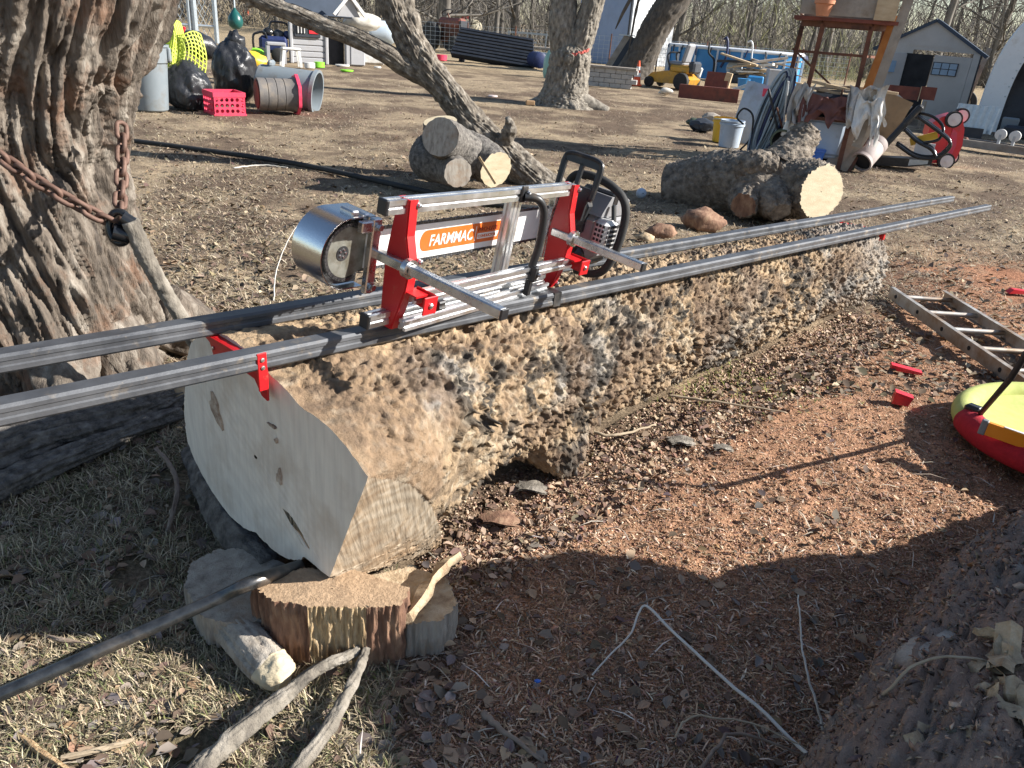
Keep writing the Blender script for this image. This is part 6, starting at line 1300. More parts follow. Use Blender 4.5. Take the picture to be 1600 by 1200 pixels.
for px, py, fn_, nm, mt, lb, ct in (
    (1160, 140, lambda m: m.lathe([(8, 0), (10, 16), (11, 17)], 18), 'paint_pail', 'blue_pool', 'blue pail standing before the pool near the lumber pile', 'bucket'),
    (1084, 128, lambda m: m.box((0, 0, 12), (20, 12, 24), R=Ry(.2), bev=2), 'fuel_can', 'white_plastic', 'white fuel can standing right of the mower', 'fuel can'),
    (1150, 150, lambda m: m.beam((-20, 0, 3), (26, 10, 22), 5, 5), 'grey_beam', 'galv', 'grey metal tube propped behind the steel channel', 'tube'),
    (1210, 140, lambda m: m.box((0, 0, 16), (34, 16, 30), R=Rz(.3), bev=1), 'grey_crate', 'playhouse_grey', 'grey crate under the right end of the lumber pile', 'crate'),
    (1140, 128, lambda m: m.beam((-26, 4, 30), (40, 6, 34), 8, 4), 'dark_plank', 'dark_trim', 'dark plank lying level in front of the pool', 'plank'),
    (1330, 200, lambda m: m.box((0, 0, 12), (30, 20, 24), R=Rz(.4), bev=3), 'black_crate', 'dark_trim', 'black crate behind the leaning planks', 'crate'),
    (1090, 150, lambda m: m.ico((0, 0, 4), (9, 6, 5), 2, fn=lambda v: 1+.4*fbm(v*2+3, 3, 3)), 'orange_scrap', 'cone_orange', 'small orange scrap in front of the steel channel', 'scrap'),
    (905, 150, lambda m: m.box((0, 0, 1), (10, 5, 2), R=Rz(.5)), 'wood_offcut', 'lumber', 'small tan offcut at the right foot of the forked tree', 'offcut'),
    (640, 105, lambda m: m.box((0, 0, 1.5), (22, 4, 3), R=Rz(-.3)), 'loose_board', 'lumber_old', 'short grey board on the ground right of the white counter', 'board')):
    one(PF(px, py), fn_, nm, mt, lb, ct, smooth=False)
# ================================================================ rusty stand and the clutter round it
t, f = TB('rusty_stand', 'tall leaning rusty steel stand carrying a wooden box', 'stand', 1275, 262, 0)
k = f.k; Hh = 214
legs = {'fl': (-42, 0), 'fr': (34, 0), 'bl': (-78, 70), 'br': (58, 70)}
for n_, (x, y) in legs.items(): MB(f).beam((x, y, 0), (x*.92+2, y, Hh), 7, 7).out('leg', 'rust', t, smooth=False)
xs = {n_: (x*.92+2, y) for n_, (x, y) in legs.items()}
for a, b in (('fl', 'fr'), ('fl', 'bl'), ('fr', 'br'), ('bl', 'br')):
    MB(f).beam((*xs[a], Hh), (*xs[b], Hh), 7, 9).out('top_rail', 'rust', t, smooth=False)
    A = np.array(legs[a])*.97; B = np.array(legs[b])*.97; MB(f).beam((*A, 76), (*B, 76), 5, 5).out('shelf_rail', 'rust', t, smooth=False)
    if a != 'fl' or b == 'fr': MB(f).beam((*A, 172), (*B, 172), 3.5, 3.5).out('brace', 'rust', t, smooth=False)
MB(f).beam((-78, 70, 175), (0, 72, 120), 3, 3).out('brace', 'rust', t)
MB(f).box((-6, 36, Hh+6), (150, 92, 5)).out('top_plate', 'rust_red', t, smooth=False)
bx = thing('wooden_box', 'weathered open wooden box on top of the rusty stand', 'box', f((0, 36, Hh+10)))
for c, s in (((-6, -8, Hh+34), (136, 4, 46)), ((-6, 78, Hh+34), (136, 4, 46)), ((-72, 35, Hh+34), (4, 84, 46)), ((60, 35, Hh+34), (4, 84, 46))): MB(f).box(c, s).out('side_panel', 'lumber_old', bx, smooth=False)
MB(f).box((48, -12, Hh+34), (30, 4, 50)).out('end_board', 'lumber', bx, smooth=False)
tag(MB(f).lathe([(9, 0), (13, 16), (15, 17), (15, 22), (13, 22)], 20, c=(-40, -24, Hh+9)).out('flower_pot', 'terracotta', loc=f((-40, -24, Hh+9))), 'terracotta flower pot on the edge of the rusty stand', 'flower pot')
t2 = thing('timber_post', 'tall faded orange timber post beside the rusty stand', 'post', f((66, -4, 0))); MB(f).beam((52, -4, 40), (80, -4, 300), 14, 8).out('post', 'lumber_old', t2, smooth=False)
mat('orange_rust', [(0.32, 0.12, 0.03), (0.45, 0.2, 0.06)], 8, 0.8)
MB(f).beam((42, 24, 70), (64, 24, 232), 13, 4).out('orange_strip', 'orange_rust', t2, smooth=False)
# coil of hose hung on the stand
t, fh = TB('hose_coil', 'thick hanging coil of grey blue hose left of the rusty stand', 'hose', 1192, 248, 0)
for i in range(26):
    u = np.linspace(0, 2*math.pi, 41)[:-1]; w = 5+11*random.random(); h = 56+14*random.random(); ox = random.uniform(-8, 8)
    P_ = np.stack([w*np.cos(u)+ox+(h*np.sin(u))*.20, random.uniform(-7, 7)+3*np.sin(u*2+i), 68+h*np.sin(u)], 1); MB(fh).tube(P_, 1.9, 6, closed=True).out('loop', 'hose_grey' if i % 3 else 'blue_dark', t, smooth=True)
MB(fh).tube([(8, 14, 0), (16, 14, 138)], 4, 8).out('hanger', 'rust', t); MB(fh).tube(catmull([(-40, -6, 50), (-52, -8, 60), (-44, -8, 74), (-28, -8, 64), (-26, -8, 30), (-40, -8, 8)], 30), 1.6, 6).out('loose_end', 'black_rubber', t, smooth=True)
t, f2 = TB('leaning_sheet', 'pale blue grey board with red mark leaning left of the hose', 'board', 1175, 226, -6); MB(f2).beam((-14, 0, 0), (-2, 18, 92), 52, 2, up=(0, 1, 0)).out('board', 'bucket_blue', t, smooth=False); MB(f2).box((6, 10, 80), (12, 1.5, 12)).out('red_mark', 'pink_plastic', t)
for i in range(3): tag(MB(f2).beam((2+7*i, -8, 0), (18+6*i, 4, 70-6*i), 3, 3).out('white_pipe', 'white_plastic', loc=f2((2+7*i, -8, 0))), ['leftmost white pipe leaning on the pale board', 'middle white pipe leaning on the pale board', 'rightmost white pipe leaning on the pale board'][i], 'pipe', 'white pipes on the board')
for px, py, mt, lb, h in ((1128, 222, 'yellow_plastic', 'yellow plastic bucket behind the pale blue bucket', 38), (1138, 230, 'bucket_blue', 'pale blue plastic bucket standing nearest the gnarled log', 42)):
    t, f2 = TB('bucket', lb, 'bucket', px, py, 0, 'plastic buckets'); MB(f2).lathe([(14, 0), (16, 1), (18.5, h-8), (20, h-8), (20, h-5), (19, h-4), (19.5, h), (18, h), (15, 3)], 26, cap=(True, False)).out('body', mt, t); MB(f2).tube([(19*math.cos(q), 19*math.sin(q)-3, h-4-10*math.sin(q/1)*.3) for q in np.linspace(math.pi, 2*math.pi, 14)], .7, 5).out('bail', 'galv', t)
for px, py, r, mt, lb in ((1098, 205, 15, 'dark_trim', 'dark heap of rags left of the buckets'), (1085, 196, 9, 'green_dark', 'small green grey scrap left of the rags'), (1112, 192, 12, 'lumber_old', 'grey scrap wood heap behind the rags')):
    one(PF(px, py), lambda m: m.ico((0, 0, r*.55), (r*1.5, r, r*.7), 3, fn=lambda v: 1+.4*fbm(v*2+px, 3, 3)), 'scrap_heap', mt, lb, 'scrap')
# things inside and on the stand
def drape(f, x0, x1, zt, zb, y, seed, nx=26, nz=14, sag=4):
    U, W_ = np.meshgrid(np.linspace(0, 1, nx), np.linspace(0, 1, nz), indexing='ij'); X = x0+(x1-x0)*U+3*np.sin(W_*5+seed); nn = fbm(np.stack([U*4+seed*3, W_*3, 0*U], -1), 3, seed); n4 = fbm(np.stack([U*6+seed*9, 0*U, 0*U], -1), 3, seed+5); Z = zt+(zb-zt)*W_*(1+.9*n4)-sag*np.sin(U*math.pi)+10*nn*(1-W_); X = X+12*nn*W_; Y = y+14*nn*(.4+W_)+6*fbm(np.stack([U*12, W_*4+seed, 0*U], -1), 2, seed+2)
    m = MB(f); g = np.stack([X, Y, Z], -1); m.grid(g); m.grid((g+[0, .8, 0])[::-1]); return m
for x0, x1, zt, zb, y, mt, lb, sd in ((-46, 34, 112, 70, -6, 'cloth_rust', 'maroon tarp hanging across the front of the stand', 1), (-60, -30, 130, 62, -8, 'cloth_grey', 'pale grey cloth hanging at the left of the stand', 2), (24, 78, 132, 88, -14, 'cloth_grey', 'crumpled pale cloth hanging over the right side of the stand', 3), (40, 78, 118, 66, -20, 'white_plastic', 'white plastic sheet hanging at the right corner of the stand', 4)):
    tag(drape(f, x0, x1, zt, zb, y, sd).out('hanging_cloth', mt, loc=f(((x0+x1)/2, y, zb)), smooth=True), lb, 'cloth', 'cloths on the rusty stand')
for i in range(9):
    x = -40+13*i; tag(MB(f).box((x*.8+10, 30+3*i % 20, 118+3*(i % 3)), (70, 9, 4), R=Rz(.3*math.sin(i*2))@Ry(.12*math.cos(i*3))).out('scrap_board', 'lumber_old' if i % 2 else 'lumber', loc=f((x*.8, 30, 118)), smooth=False), '%s scrap board from the left on the middle shelf of the stand' % ORD[i], 'board', 'boards on the stand shelf')
one(f, lambda m: m.box((-10, 40, 96), (110, 50, 34), bev=6), 'shelf_crate', 'dark_trim', 'dark crate filling the middle shelf of the rusty stand', 'crate')
t = thing('storage_tote', 'grey blue plastic tote with lid under the rusty stand', 'tote', f((-2, 20, 0))); MB(f).box((0, 24, 44), (58, 40, 58), bev=4, taper=1.08).out('tub', 'bucket_blue', t); MB(f).box((0, 24, 75), (66, 46, 6), bev=2).out('lid', 'bucket_blue', t); MB(f).box((0, 24, 22), (60, 42, 3)).out('rim', 'grey_plastic', t)
tag(MB(f).lathe([(15, 0), (19, 26), (20, 27), (20, 30), (18, 30)], 24, c=(-10, -8, 0)).out('blue_tub', 'blue_plastic', loc=f((-10, -8, 0))), 'bright blue plastic bin at the foot of the rusty stand', 'bin')
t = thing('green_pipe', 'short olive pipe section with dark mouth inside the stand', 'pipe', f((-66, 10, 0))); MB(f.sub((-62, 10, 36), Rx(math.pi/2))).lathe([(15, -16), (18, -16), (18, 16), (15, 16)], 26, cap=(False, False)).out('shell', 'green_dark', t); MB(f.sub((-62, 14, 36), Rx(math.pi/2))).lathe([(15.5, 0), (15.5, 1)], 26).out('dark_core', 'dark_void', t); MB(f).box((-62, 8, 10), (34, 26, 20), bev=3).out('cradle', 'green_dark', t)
tag(MB(f).box((-52, 2, 54), (24, 10, 26), R=Ry(.2), bev=2).out('white_jug', 'white_plastic', loc=f((-52, 2, 40))), 'white plastic jug above the olive pipe', 'jug')
for i in range(8): tag(MB(f).tube([(-20+7*i, 16+2*(i % 3), 84), (-14+8*i, 4, 96+3*math.sin(i*2))], 3.2, 8).out('pipe_fitting', ['white_plastic', 'blue_dark', 'galv', 'saw_pale'][i % 4], loc=f((-20+7*i, 16, 84))), '%s pipe fitting lying on the grey tote, %s from the left' % (['white', 'navy', 'steel', 'pale grey'][i % 4], ['first', 'second', 'third', 'fourth', 'fifth', 'sixth', 'seventh', 'eighth'][i]), 'pipe fitting', 'fittings on the tote')
for i, (x, y, w_, d_, z0, h, mt, lb) in enumerate(((-58, 48, 40, 30, 0, 60, 'dark_trim', 'black crate at the back left inside the stand'), (20, 56, 60, 24, 0, 90, 'dark_void', 'dark cabinet at the back inside the stand'), (46, 30, 26, 24, 0, 52, 'green_dark', 'dark green box at the right inside the stand'))):
    tag(MB(f).box((x, y, z0+h/2), (w_, d_, h), bev=2).out('storage_box', mt, loc=f((x, y, 0)), smooth=False), lb, 'box')
for i in range(12):
    x = -72+random.uniform(0, 110); tag(MB(f).tube([(x, random.uniform(10, 30), 30+random.uniform(0, 30)), (x+random.uniform(-30, 40), random.uniform(-6, 20), 84+random.uniform(0, 46))], random.uniform(1.2, 2.6), 7).out('scrap_pipe', ['rust', 'galv', 'dark_trim', 'white_plastic'][i % 4], loc=f((x, 10, 30))), '%s %s pipe pushed in among the junk on the stand' % (ORD[i], ['rusty', 'steel', 'black', 'white'][i % 4]), 'pipe', 'scrap pipes on the stand')
# planks, plywood, duct, chair, toy car
t, f2 = TB('leaning_plank', 'weathered grey planks leaning against the front of the stand', 'planks', 1300, 264, 0); MB(f2).beam((-4, -4, 0), (42, 18, 96), 24, 3, up=(0, 1, 0)).out('plank', 'lumber_old', t, smooth=False); MB(f2).beam((14, 2, 0), (48, 22, 92), 18, 3, up=(0, 1, 0)).out('plank', 'lumber_old', t, smooth=False); MB(f2).beam((24, 4, 0), (46, 24, 84), 12, 3, up=(0, 1, 0)).out('plank', 'rust', t, smooth=False)
t, f2 = TB('plywood_sheet', 'stained plywood sheet leaning behind the grey duct pipe', 'plywood', 1352, 248, 0); MB(f2).beam((-8, 10, 0), (24, 30, 100), 56, 2, up=(0, 1, 0)).out('sheet', 'plywood', t, smooth=False)
t, f2 = TB('duct_pipe', 'pale grey duct pipe with open end leaning on the plywood', 'pipe', 1342, 268, 0); A = np.array([0, -6, 16.0]); B = np.array([18, 34, 44.0])
d_ = B-A; L_ = np.linalg.norm(d_); d_ /= L_; x_ = np.cross([0, 0, 1.0], d_); x_ /= np.linalg.norm(x_); ff = f2.sub(A, np.stack([x_, np.cross(d_, x_), d_], 1)); MB(ff).lathe([(15.5, 1), (15.5, -1), (18, -1), (18, 5), (16.5, 6), (17.5, 9), (17.5, 38), (16.5, 40), (17.5, 42), (17.5, L_)], 28, cap=(False, True)).out('tube', 'duct_pipe', t)
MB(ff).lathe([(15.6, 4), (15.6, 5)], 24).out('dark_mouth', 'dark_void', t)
t, f2 = TB('tipped_chair', 'upturned black outdoor chair with looped tube arms by the toy car', 'chair', 1405, 262, 0)
MB(f2).beam((-46, 6, 6), (8, 22, 98), 10, 40, up=(0, 1, 0), bev=3).out('backrest', 'black_plastic', t); MB(f2).prism([(-50, 0), (10, 4), (46, 12), (46, 20), (10, 18), (-44, 14)], 30).out('seat', 'black_plastic', t); MB(f2).prism([(12, 7), (40, 13), (40, 19), (12, 17)], 31).out('worn_edge', 'galv', t)
for dy in (-16, 18):
    for pts in (([6, dy, 84], [40, dy, 66], [62, dy, 52], [64, dy, 40], [50, dy, 24], [20, dy, 22], [-14, dy, 38]), ([-8, dy, 62], [16, dy, 46], [40, dy, 36], [52, dy, 22])): MB(f2).tube(catmull(pts, 26), 2.6, 8).out('arm_tube', 'black_gloss', t, smooth=True)
MB(f2).tube(catmull([(6, 18, 88), (30, 10, 84), (48, 0, 70), (46, -8, 52), (24, -12, 44)], 24), 2.4, 8).out('arm_tube', 'black_gloss', t, smooth=True)
MB(f2).box((30, 20, 24), (30, 4, 36)).out('white_board', 'white_metal', t); tag(MB(f2).beam((6, 26, 40), (44, 26, 56), 12, 6, up=(0, 1, 0)).out('orange_scoop', 'yellow_plastic', loc=f2((6, 26, 40))), 'orange yellow plastic scoop stuck behind the tipped chair', 'scoop')
one(PF(1372, 200, 0), lambda m: m.beam((0, 20, 0), (30, 34, 46), 34, 1.5, up=(0, 1, 0)), 'perforated_sheet', 'block_grey', 'grey perforated sheet behind the tipped chair', 'sheet', smooth=False)
t, f2 = TB('toy_car', 'red plastic ride on toy car standing on end', 'toy car', 1462, 256, 18)
MB(f2).prism([(-14, 2), (14, 4), (25, 14), (28, 34), (24, 60), (16, 76), (0, 82), (-16, 76), (-30, 64), (-30, 48), (-20, 30), (-18, 14)], 30).out('body', 'red_plastic', t)
MB(f2).prism([(4, 6), (14, 10), (18, 34), (14, 54), (6, 60), (4, 30)], 33).out('underside_rib', 'pink_plastic', t)
for x, z, r, yy in ((2, 74, 13, -18), (22, 78, 13, 14), (8, 8, 13, -20), (24, 12, 13, 12)):
    w_ = MB(f2).lathe([(r*.7, -4), (r, -4), (r, 4), (r*.7, 4)], 22, c=(x, yy, z), R=Rx(math.pi/2)).out('wheel', 'black_rubber', t); MB(f2).lathe([(r*.78, 0), (r*.78, 4.6), (r*.2, 5), (r*.2, 6)], 20, c=(x, yy, z), R=Rx(math.pi/2)).out('hub_disc', 'wheel_pale', w_)
t, f2 = TB('steel_channel', 'rusty brown steel channel sections lying in front of the shed', 'steel beam', 1405, 196, 2); MB(f2).box((-8, 0, 52), (50, 3, 20)).out('long_section', 'rust_red', t); MB(f2).box((30, 0, 54), (24, 3, 20)).out('short_section', 'rust_red', t); MB(f2).box((18, -2, 52), (1.2, 3.4, 23)).out('strap', 'lumber', t)
for x in (-28, 30): MB(f2).box((x, 3, 21), (5, 5, 42)).out('prop', 'lumber_old', t)
# --- garden shed
t, f2 = TB('garden_shed', 'grey resin garden shed with gable roof and one door open', 'shed', 1432, 185, -4)
W2 = 88; eave = 106; apex = 150
MB(f2).box((-W2+28, 0, eave/2), (56, 4, eave)).out('left_wall', 'shed_tan', t, smooth=False)
MB(f2).prism([(-W2, eave), (W2-18, eave), (-8, apex)], 4).out('gable', 'shed_tan', t, smooth=False); MB(f2).prism([(-44, eave+6), (28, eave+6), (-8, apex-16)], 5.5).out('gable_panel', 'shed_tan', t, smooth=False)
d_ = MB(f2).box((30, -2, 50), (56, 4, 100), bev=.8).out('door', 'shed_tan', t, smooth=False)
wn = MB(f2).box((22, -4.6, 80), (38, 2, 20)).out('window', 'dark_trim', d_)
for i in range(3):
    for j in range(2): MB(f2).box((10+12*i, -6, 75.3+9.4*j), (10.6, 1.2, 8.2)).out('pane', 'glass_blue', d_)
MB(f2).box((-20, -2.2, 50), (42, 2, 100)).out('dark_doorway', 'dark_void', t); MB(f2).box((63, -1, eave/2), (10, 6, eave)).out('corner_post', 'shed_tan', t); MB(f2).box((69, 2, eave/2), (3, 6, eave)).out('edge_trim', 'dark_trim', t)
od = MB(f2).beam((-40, -6, 50), (-78, -42, 50), 3, 98, bev=.6).out('open_door', 'shed_tan', t, smooth=False); MB(f2).beam((-52, -22, 78), (-68, -37, 78), 3, 18).out('pane', 'glass_blue', od)
for s, (x0, x1) in ((-1, (-W2-6, -8)), (1, (W2-10, -8))): MB(f2).beam((x0, 46, eave-4), (x1, 46, apex+2), 5, 104, up=(0, 1, 0)).out('roof_slope', 'roof_blue', t, smooth=False)
MB(f2).box((W2-24, 46, eave/2), (3, 92, eave)).out('side_wall', 'shed_tan', t, smooth=False); MB(f2).box((-W2, 46, eave/2), (3, 92, eave)).out('side_wall', 'shed_tan', t, smooth=False)
# --- quonset hut
t, f2 = TB('arched_hut', 'white ribbed arched metal hut with dark tarp opening at the right edge', 'hut', 1520, 202, -14)
RW, RH = 150, 208; an = np.linspace(math.pi, 0, 41); _c = np.sign(np.cos(an))*np.abs(np.cos(an))**.62; _s2 = np.abs(np.sin(an))**.62; arcp = np.stack([RW*_c+RW, RH*_s2], 1); inn = np.stack([(RW-36)*_c+RW, (RH-34)*_s2], 1)
m = MB(f2); V = [(x, 0, z) for x, z in arcp]+[(x, 0, z) for x, z in inn]; F = [(i, i+1, 42+i, 41+i)[::-1] for i in range(40)]; m.add(V, F); m.out('front_wall', 'white_metal', t, smooth=False)
for i in range(14):
    y0 = 4+i*16; m = MB(f2); g = np.stack([np.stack([RW+(arcp[:, 0]-RW)*s, 0*arcp[:, 0]+y, arcp[:, 1]*s], 1) for s, y in ((1.0, y0-4), (1.02, y0), (1.02, y0+8), (1.0, y0+12))]); m.grid(g); m.out('arch_panel', 'white_metal', t, smooth=False)
m = MB(f2); g = np.stack([inn[:, 0], 0*inn[:, 0]+5, inn[:, 1]], 1); gg = np.stack([np.stack([RW+(g[:, 0]-RW)*s, g[:, 1]+4*np.sin(np.arange(41)*.9+s*5), g[:, 2]*s], 1) for s in np.linspace(1.02, .02, 9)]); m.grid(gg); m.out('tarp', 'tarp_black', t, smooth=True)
m = MB(f2)
for i in range(2, 20): m.lathe([(1.4, 0), (1.4, 1)], 6, c=(inn[i, 0]-3, -1, inn[i, 1]+2), R=Rx(math.pi/2))
m.out('rivet', 'galv', t, kind='stuff')
# --- bits before the hut
t, f2 = TB('car_wheel', 'white rimmed spare wheel leaning by the shed corner', 'wheel', 1478, 182, 10); MB(f2.sub((0, 0, 20), Rx(math.pi/2-.25))).lathe([(11, -6), (19, -6), (21, -3), (21, 3), (19, 6), (11, 6)], 26, cap=(False, False)).out('tyre', 'black_rubber', t); MB(f2.sub((0, -1, 20), Rx(math.pi/2-.25))).lathe([(12, -1), (12, 2), (5, 4), (5, 6)], 24).out('rim', 'white_plastic', t)
t, f2 = TB('old_tire', 'black tyre leaning on the hut behind the white rimmed wheel', 'tyre', 1500, 180, 20); MB(f2.sub((0, 0, 20), Rx(math.pi/2-.2))).lathe([(10, -6), (19, -6), (21, -3), (21, 3), (19, 6), (10, 6)], 26, cap=(False, False)).out('tyre', 'black_rubber', t); MB(f2.sub((0, 0, 20), Rx(math.pi/2-.2))).lathe([(10.5, 0), (10.5, 2)], 20).out('hub', 'off_white', t)
t, f2 = TB('hand_truck', 'thin red hand truck handle between the shed and the hut', 'hand truck', 1484, 190, 0); MB(f2).beam((0, 0, 0), (8, 0, 60), 2, 2).out('shaft', 'dark_trim', t); MB(f2).box((4, 0, 44), (9, 3, 20), bev=1).out('handle', 'red_plastic', t)
for x, h, mt, lb in ((1490, 96, 'green_dark', 'upright dark green plank between the shed and the hut'), (1496, 84, 'rust_red', 'narrow upright red plank by the shed corner'), (1506, 110, 'lumber_old', 'upright grey plank against the hut wall')):
    one(PF(x-6, 182), lambda m: m.beam((0, 10, 0), (14, 22, h), 8, 3), 'upright_plank', mt, lb, 'plank', smooth=False)
t, f2 = TB('corrugated_sheet', 'small corrugated metal sheet standing before the hut', 'metal sheet', 1512, 214, -4); m = MB(f2); V = []; 
for i in range(25): V.append([(-32+2.7*i, 1.4*math.sin(i*1.57), 8), (-32+2.7*i+3, 8+1.4*math.sin(i*1.57), 52)])
m.grid(V); m.out('sheet', 'galv', t, smooth=False); MB(f2).box((-8, -4, 8), (58, 4, 16)).out('lower_board', 'dark_trim', t)
one(PF(1552, 205), lambda m: m.ico((0, 0, 16), (19, 12, 12), 3, fn=lambda v: 1+.25*fbm(v*2, 3, 3)), 'blue_tarp', 'blue_plastic', 'bunched bright blue tarp at the foot of the hut', 'tarp', smooth=True)
one(PF(1572, 212), lambda m: m.box((0, 0, 15), (24, 16, 30), bev=2, taper=1.1), 'grey_bin', 'grey_plastic', 'small grey bin right of the blue tarp', 'bin')
one(PF(1590, 216), lambda m: m.box((0, 0, 10), (50, 20, 20), bev=4), 'dark_case', 'dark_trim', 'dark low case at the foot of the hut by the right edge', 'case')
t, f2 = TB('wheeled_frame', 'long tan metal frame with white casters lying in the yard at right', 'frame', 1550, 238, -12)
for y in (-5, 5): MB(f2).box((10, y, 9), (150, 3, 12)).out('side_beam', 'lumber_old', t, smooth=False)
for i in range(6): MB(f2).box((-50+26*i, 0, 12), (4, 12, 4)).out('cross_piece', 'lumber_old', t)
for x in (4, 26): w_ = MB(f2).lathe([(7, -2.5), (9, -2), (9, 2), (7, 2.5)], 20, c=(x, 4, 30), R=Rx(math.pi/2)).out('caster', 'white_plastic', t); MB(f2).beam((x, 4, 14), (x, 4, 30), 4, 6).out('fork', 'galv', w_)
one(PF(1560, 228, -12), lambda m: m.box((10, 0, 3), (160, 10, 6)), 'dark_beam', 'dark_trim', 'dark beam lying behind the tan wheeled frame', 'beam', smooth=False)
one(PF(1500, 228, -8), lambda m: m.box((0, 0, 8), (20, 14, 14), bev=3), 'brown_box', 'rust', 'small brown box right of the toy car', 'box')

# ================================================================ woods behind the yard
def bare_tree(seed, h, r):
    R = random.Random(seed); tr = MB(); cr = MB(); 
    base = [np.array([0, 0, -.2])]; d = np.array([R.uniform(-.08, .08), R.uniform(-.08, .08), 1.0]); p = base[0]
    for i in range(7): p = p+d*h/8; d = d+np.array([R.uniform(-.1, .1), R.uniform(-.1, .1), 0]); base.append(p)
    rad = np.linspace(r, r*.25, len(base)); rad[0] *= 1.35; tr.tube(base, rad, 9)
    def br(p, d, ln, rr, lv):
        n = 4; pts = [p]; q = p
        for i in range(n): d = d+np.array([R.uniform(-.3, .3), R.uniform(-.3, .3), R.uniform(-.1, .22)]); d /= np.linalg.norm(d); q = q+d*ln/n; pts.append(q)
        (tr if lv == 0 else cr).tube(pts, np.linspace(rr, rr*.35, n+1), 5 if lv < 2 else 3, cap=False)
        if lv < 3:
            for i in range(5 if lv < 2 else 4):
                k = R.randint(1, n); a = R.uniform(0, 6.28); nd = d*.5+np.array([math.cos(a), math.sin(a), R.uniform(-.2, .5)])*.9; br(pts[k], nd/np.linalg.norm(nd), ln*R.uniform(.4, .65), rr*.5, lv+1)
    for i in range(9):
        k = R.randint(1, 7); a = R.uniform(0, 6.28); nd = np.array([math.cos(a), math.sin(a), R.uniform(.1, .7)]); br(base[k], nd/np.linalg.norm(nd), h*R.uniform(.2, .36), r*R.uniform(.25, .42), 0 if k > 3 else 1)
    return tr, cr
mat('wood_far', [(0.08, 0.07, 0.06), (0.16, 0.145, 0.125), (0.26, 0.24, 0.21)], 2.5, 0.95, bump=0.01, bscale=12, stretch=(1, 1, .3))
mat('twig_far', [(0.13, 0.118, 0.1), (0.21, 0.19, 0.165)], 1.5, 0.95)
protos = []
for s, h, r in ((1, 10, .17), (2, 12, .22), (3, 9, .13), (4, 11, .16), (5, 13, .24), (6, 8, .10)):
    tr, cr = bare_tree(s, h, r); me = []
    for nm, mb, mt in (('trunk', tr, 'wood_far'), ('crown', cr, 'twig_far')):
        o = mb.out(nm, mt, smooth=True); me.append(o.data); COL.objects.unlink(o); bpy.data.objects.remove(o)
    protos.append(me)
R = random.Random(5); spots = []
cand = [(R.uniform(-34, 44), R.uniform(44, 76)) for _ in range(900)]
lab_pool = ['slender bare tree in the woods behind the yard']
for x, y in cand:
    if len(spots) >= 90: break
    q = PX(np.array([x, y, 1.0]))
    if q[0] < -150 or q[0] > 1750: continue
    if q[0] < 380 and y < 60: continue
    if any((x-a)**2+(y-b)**2 < 4.5 for a, b in spots): continue
    if q[0] > 1330 and y < 48: pass
    spots.append((x, y))
spots.sort(key=lambda s: PX(np.array([s[0], s[1], 1.0]))[0]); _pxs = [float(PX(np.array([x, y, 1.0]))[0]) for x, y in spots]
_zones = [(420, 'behind the gate on the left'), (640, 'behind the playhouse and leaning tree'), (850, 'between leaning and forked trees'), (1060, 'behind the metal barn'), (1220, 'between barn and rusty stand'), (1400, 'behind the rusty stand'), (1520, 'behind the garden shed'), (1e9, 'behind the arched hut')]
def tree_label(i):
    z = next(k for k, (lim, _) in enumerate(_zones) if _pxs[i] < lim); lo = _zones[z-1][0] if z else -1e9
    n = sum(1 for q in _pxs[:i] if q >= lo)
    return '%s tree from the left, woods %s' % (ORD[n], _zones[z][1])
for i, (x, y) in enumerate(spots):
    t = thing('bare_tree', tree_label(i), 'tree', (x, y, 0), 'bare trees of the woods'); t.rotation_euler = (0, 0, R.uniform(0, 6.28)); sc = R.uniform(.85, 1.2); t.scale = (sc, sc, sc)
    pr = protos[R.randrange(6)]
    for nm, d in zip(('trunk', 'crown'), pr): o = bpy.data.objects.new(nm, d); COL.objects.link(o); o.parent = t
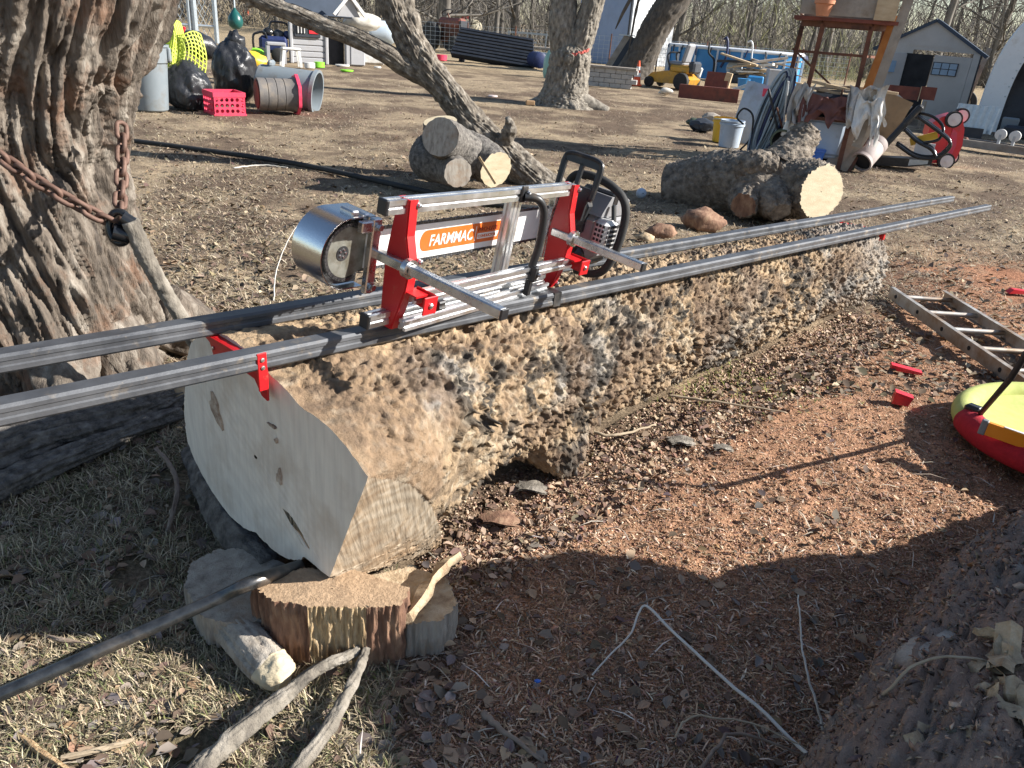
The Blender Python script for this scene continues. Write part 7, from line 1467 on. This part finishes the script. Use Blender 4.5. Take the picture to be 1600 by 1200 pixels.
# undergrowth: thousands of thin stems
def thicket(name, n, x0, x1, y0, y1, hmin, hmax, rr, label, cols, seed):
    rg = np.random.default_rng(seed); nseg = 4
    P = np.stack([rg.uniform(x0, x1, n), rg.uniform(y0, y1, n), np.zeros(n)], 1); H_ = rg.uniform(hmin, hmax, n)
    z0 = np.where(rg.random(n) < .45, 0, rg.uniform(0, 4.0, n)); P[:, 2] = z0
    d = np.stack([rg.normal(0, .45, n), rg.normal(0, .45, n), rg.uniform(.35, 1, n)], 1); pts = [P]
    for k in range(nseg-1):
        d = d+rg.normal(0, .28, (n, 3)); d /= np.linalg.norm(d, axis=1)[:, None]; pts.append(pts[-1]+d*(H_/nseg)[:, None])
    pts = np.stack(pts, 1); rad = (rr*np.exp(rg.normal(0, .5, n)))[:, None]*np.linspace(1, .3, nseg)[None]
    a = np.arange(3)*2*math.pi/3; ring = np.stack([np.cos(a), np.sin(a), 0*a], 1)
    V = pts[:, :, None, :]+rad[:, :, None, None]*ring[None, None]; V = V.reshape(-1, 3)
    f = []; 
    for s in range(nseg-1):
        for j in range(3): f.append([s*3+j, s*3+(j+1) % 3, (s+1)*3+(j+1) % 3, (s+1)*3+j])
    F = (np.arange(n)[:, None, None]*(nseg*3)+np.array(f)[None]).reshape(-1, 4)
    c = np.asarray(cols)[rg.integers(0, len(cols), n)]*(1+.2*rg.normal(size=(n, 1))); C = np.repeat(np.clip(c, .02, .8), nseg*3, 0)
    return tag(new_obj(name, V, F, 'scatter', attrs={'Col': C}), label, 'thicket', kind='stuff')
BC = [(.14, .125, .105), (.09, .08, .07), (.2, .18, .155), (.12, .112, .08)]
thicket('near_undergrowth', 4200, -12, 46, 46, 58, 1.5, 4.5, .012, 'tangled bare undergrowth at the edge of the woods', BC, 1)
thicket('deep_woods', 12000, -48, 66, 58, 96, 3, 9, .026, 'dense grey brown mass of far bare woods', [(.125, .115, .105), (.17, .155, .14), (.09, .083, .075)], 2)
thicket('far_brush', 3200, -50, -8, 50, 80, 1.2, 3.5, .016, 'pale dry brush beyond the gate on the left', [(.42, .35, .24), (.34, .28, .19)], 3)
thicket('green_brush', 900, 8, 17, 42, 46, .8, 2.0, .012, 'low greenish brush right of the barn', [(.13, .14, .06), (.19, .19, .09)], 4)
# wire fence before the woods
t = thing('wire_fence', 'low wire stock fence in front of the woods behind the trailer', 'fence', (0, 36, 0))
for i in range(12): MB().tube([(-9+2.0*i, 36, 0), (-9+2.0*i, 36, 1.35)], .03, 6).out('post', 'rust', t)
m = MB()
for z in np.linspace(.1, 1.25, 8): m.tube([(-9, 36, z), (13, 36, z)], .006, 3, cap=False)
for x in np.linspace(-9, 13, 110): m.tube([(x, 36, .1), (x, 36, 1.25)], .005, 3, cap=False)
m.out('wire_mesh', 'galv', t, kind='stuff')
# pale far house glimpsed through the woods
t = thing('far_house', 'pale cream house wall glimpsed through bare trees', 'house', D(700, 20, 95)*[1, 1, 0]); c = D(715, 10, 95); MB().box((c[0], 99, 2.2), (13, 6, 4.4)).out('wall', 'off_white', t); MB().prism([(-7.2, 0), (7.2, 0), (0, 3)], 7, c=(c[0], 99, 4.41)).out('roof', 'lumber_old', t)
for x in (-3.5, 2.5): w_ = MB().box((c[0]+x, 95.97, 2.3), (1.2, .1, 1.4)).out('window', 'dark_trim', t)
for _o in bpy.data.objects:
    if '_o' in _o: del _o['_o']
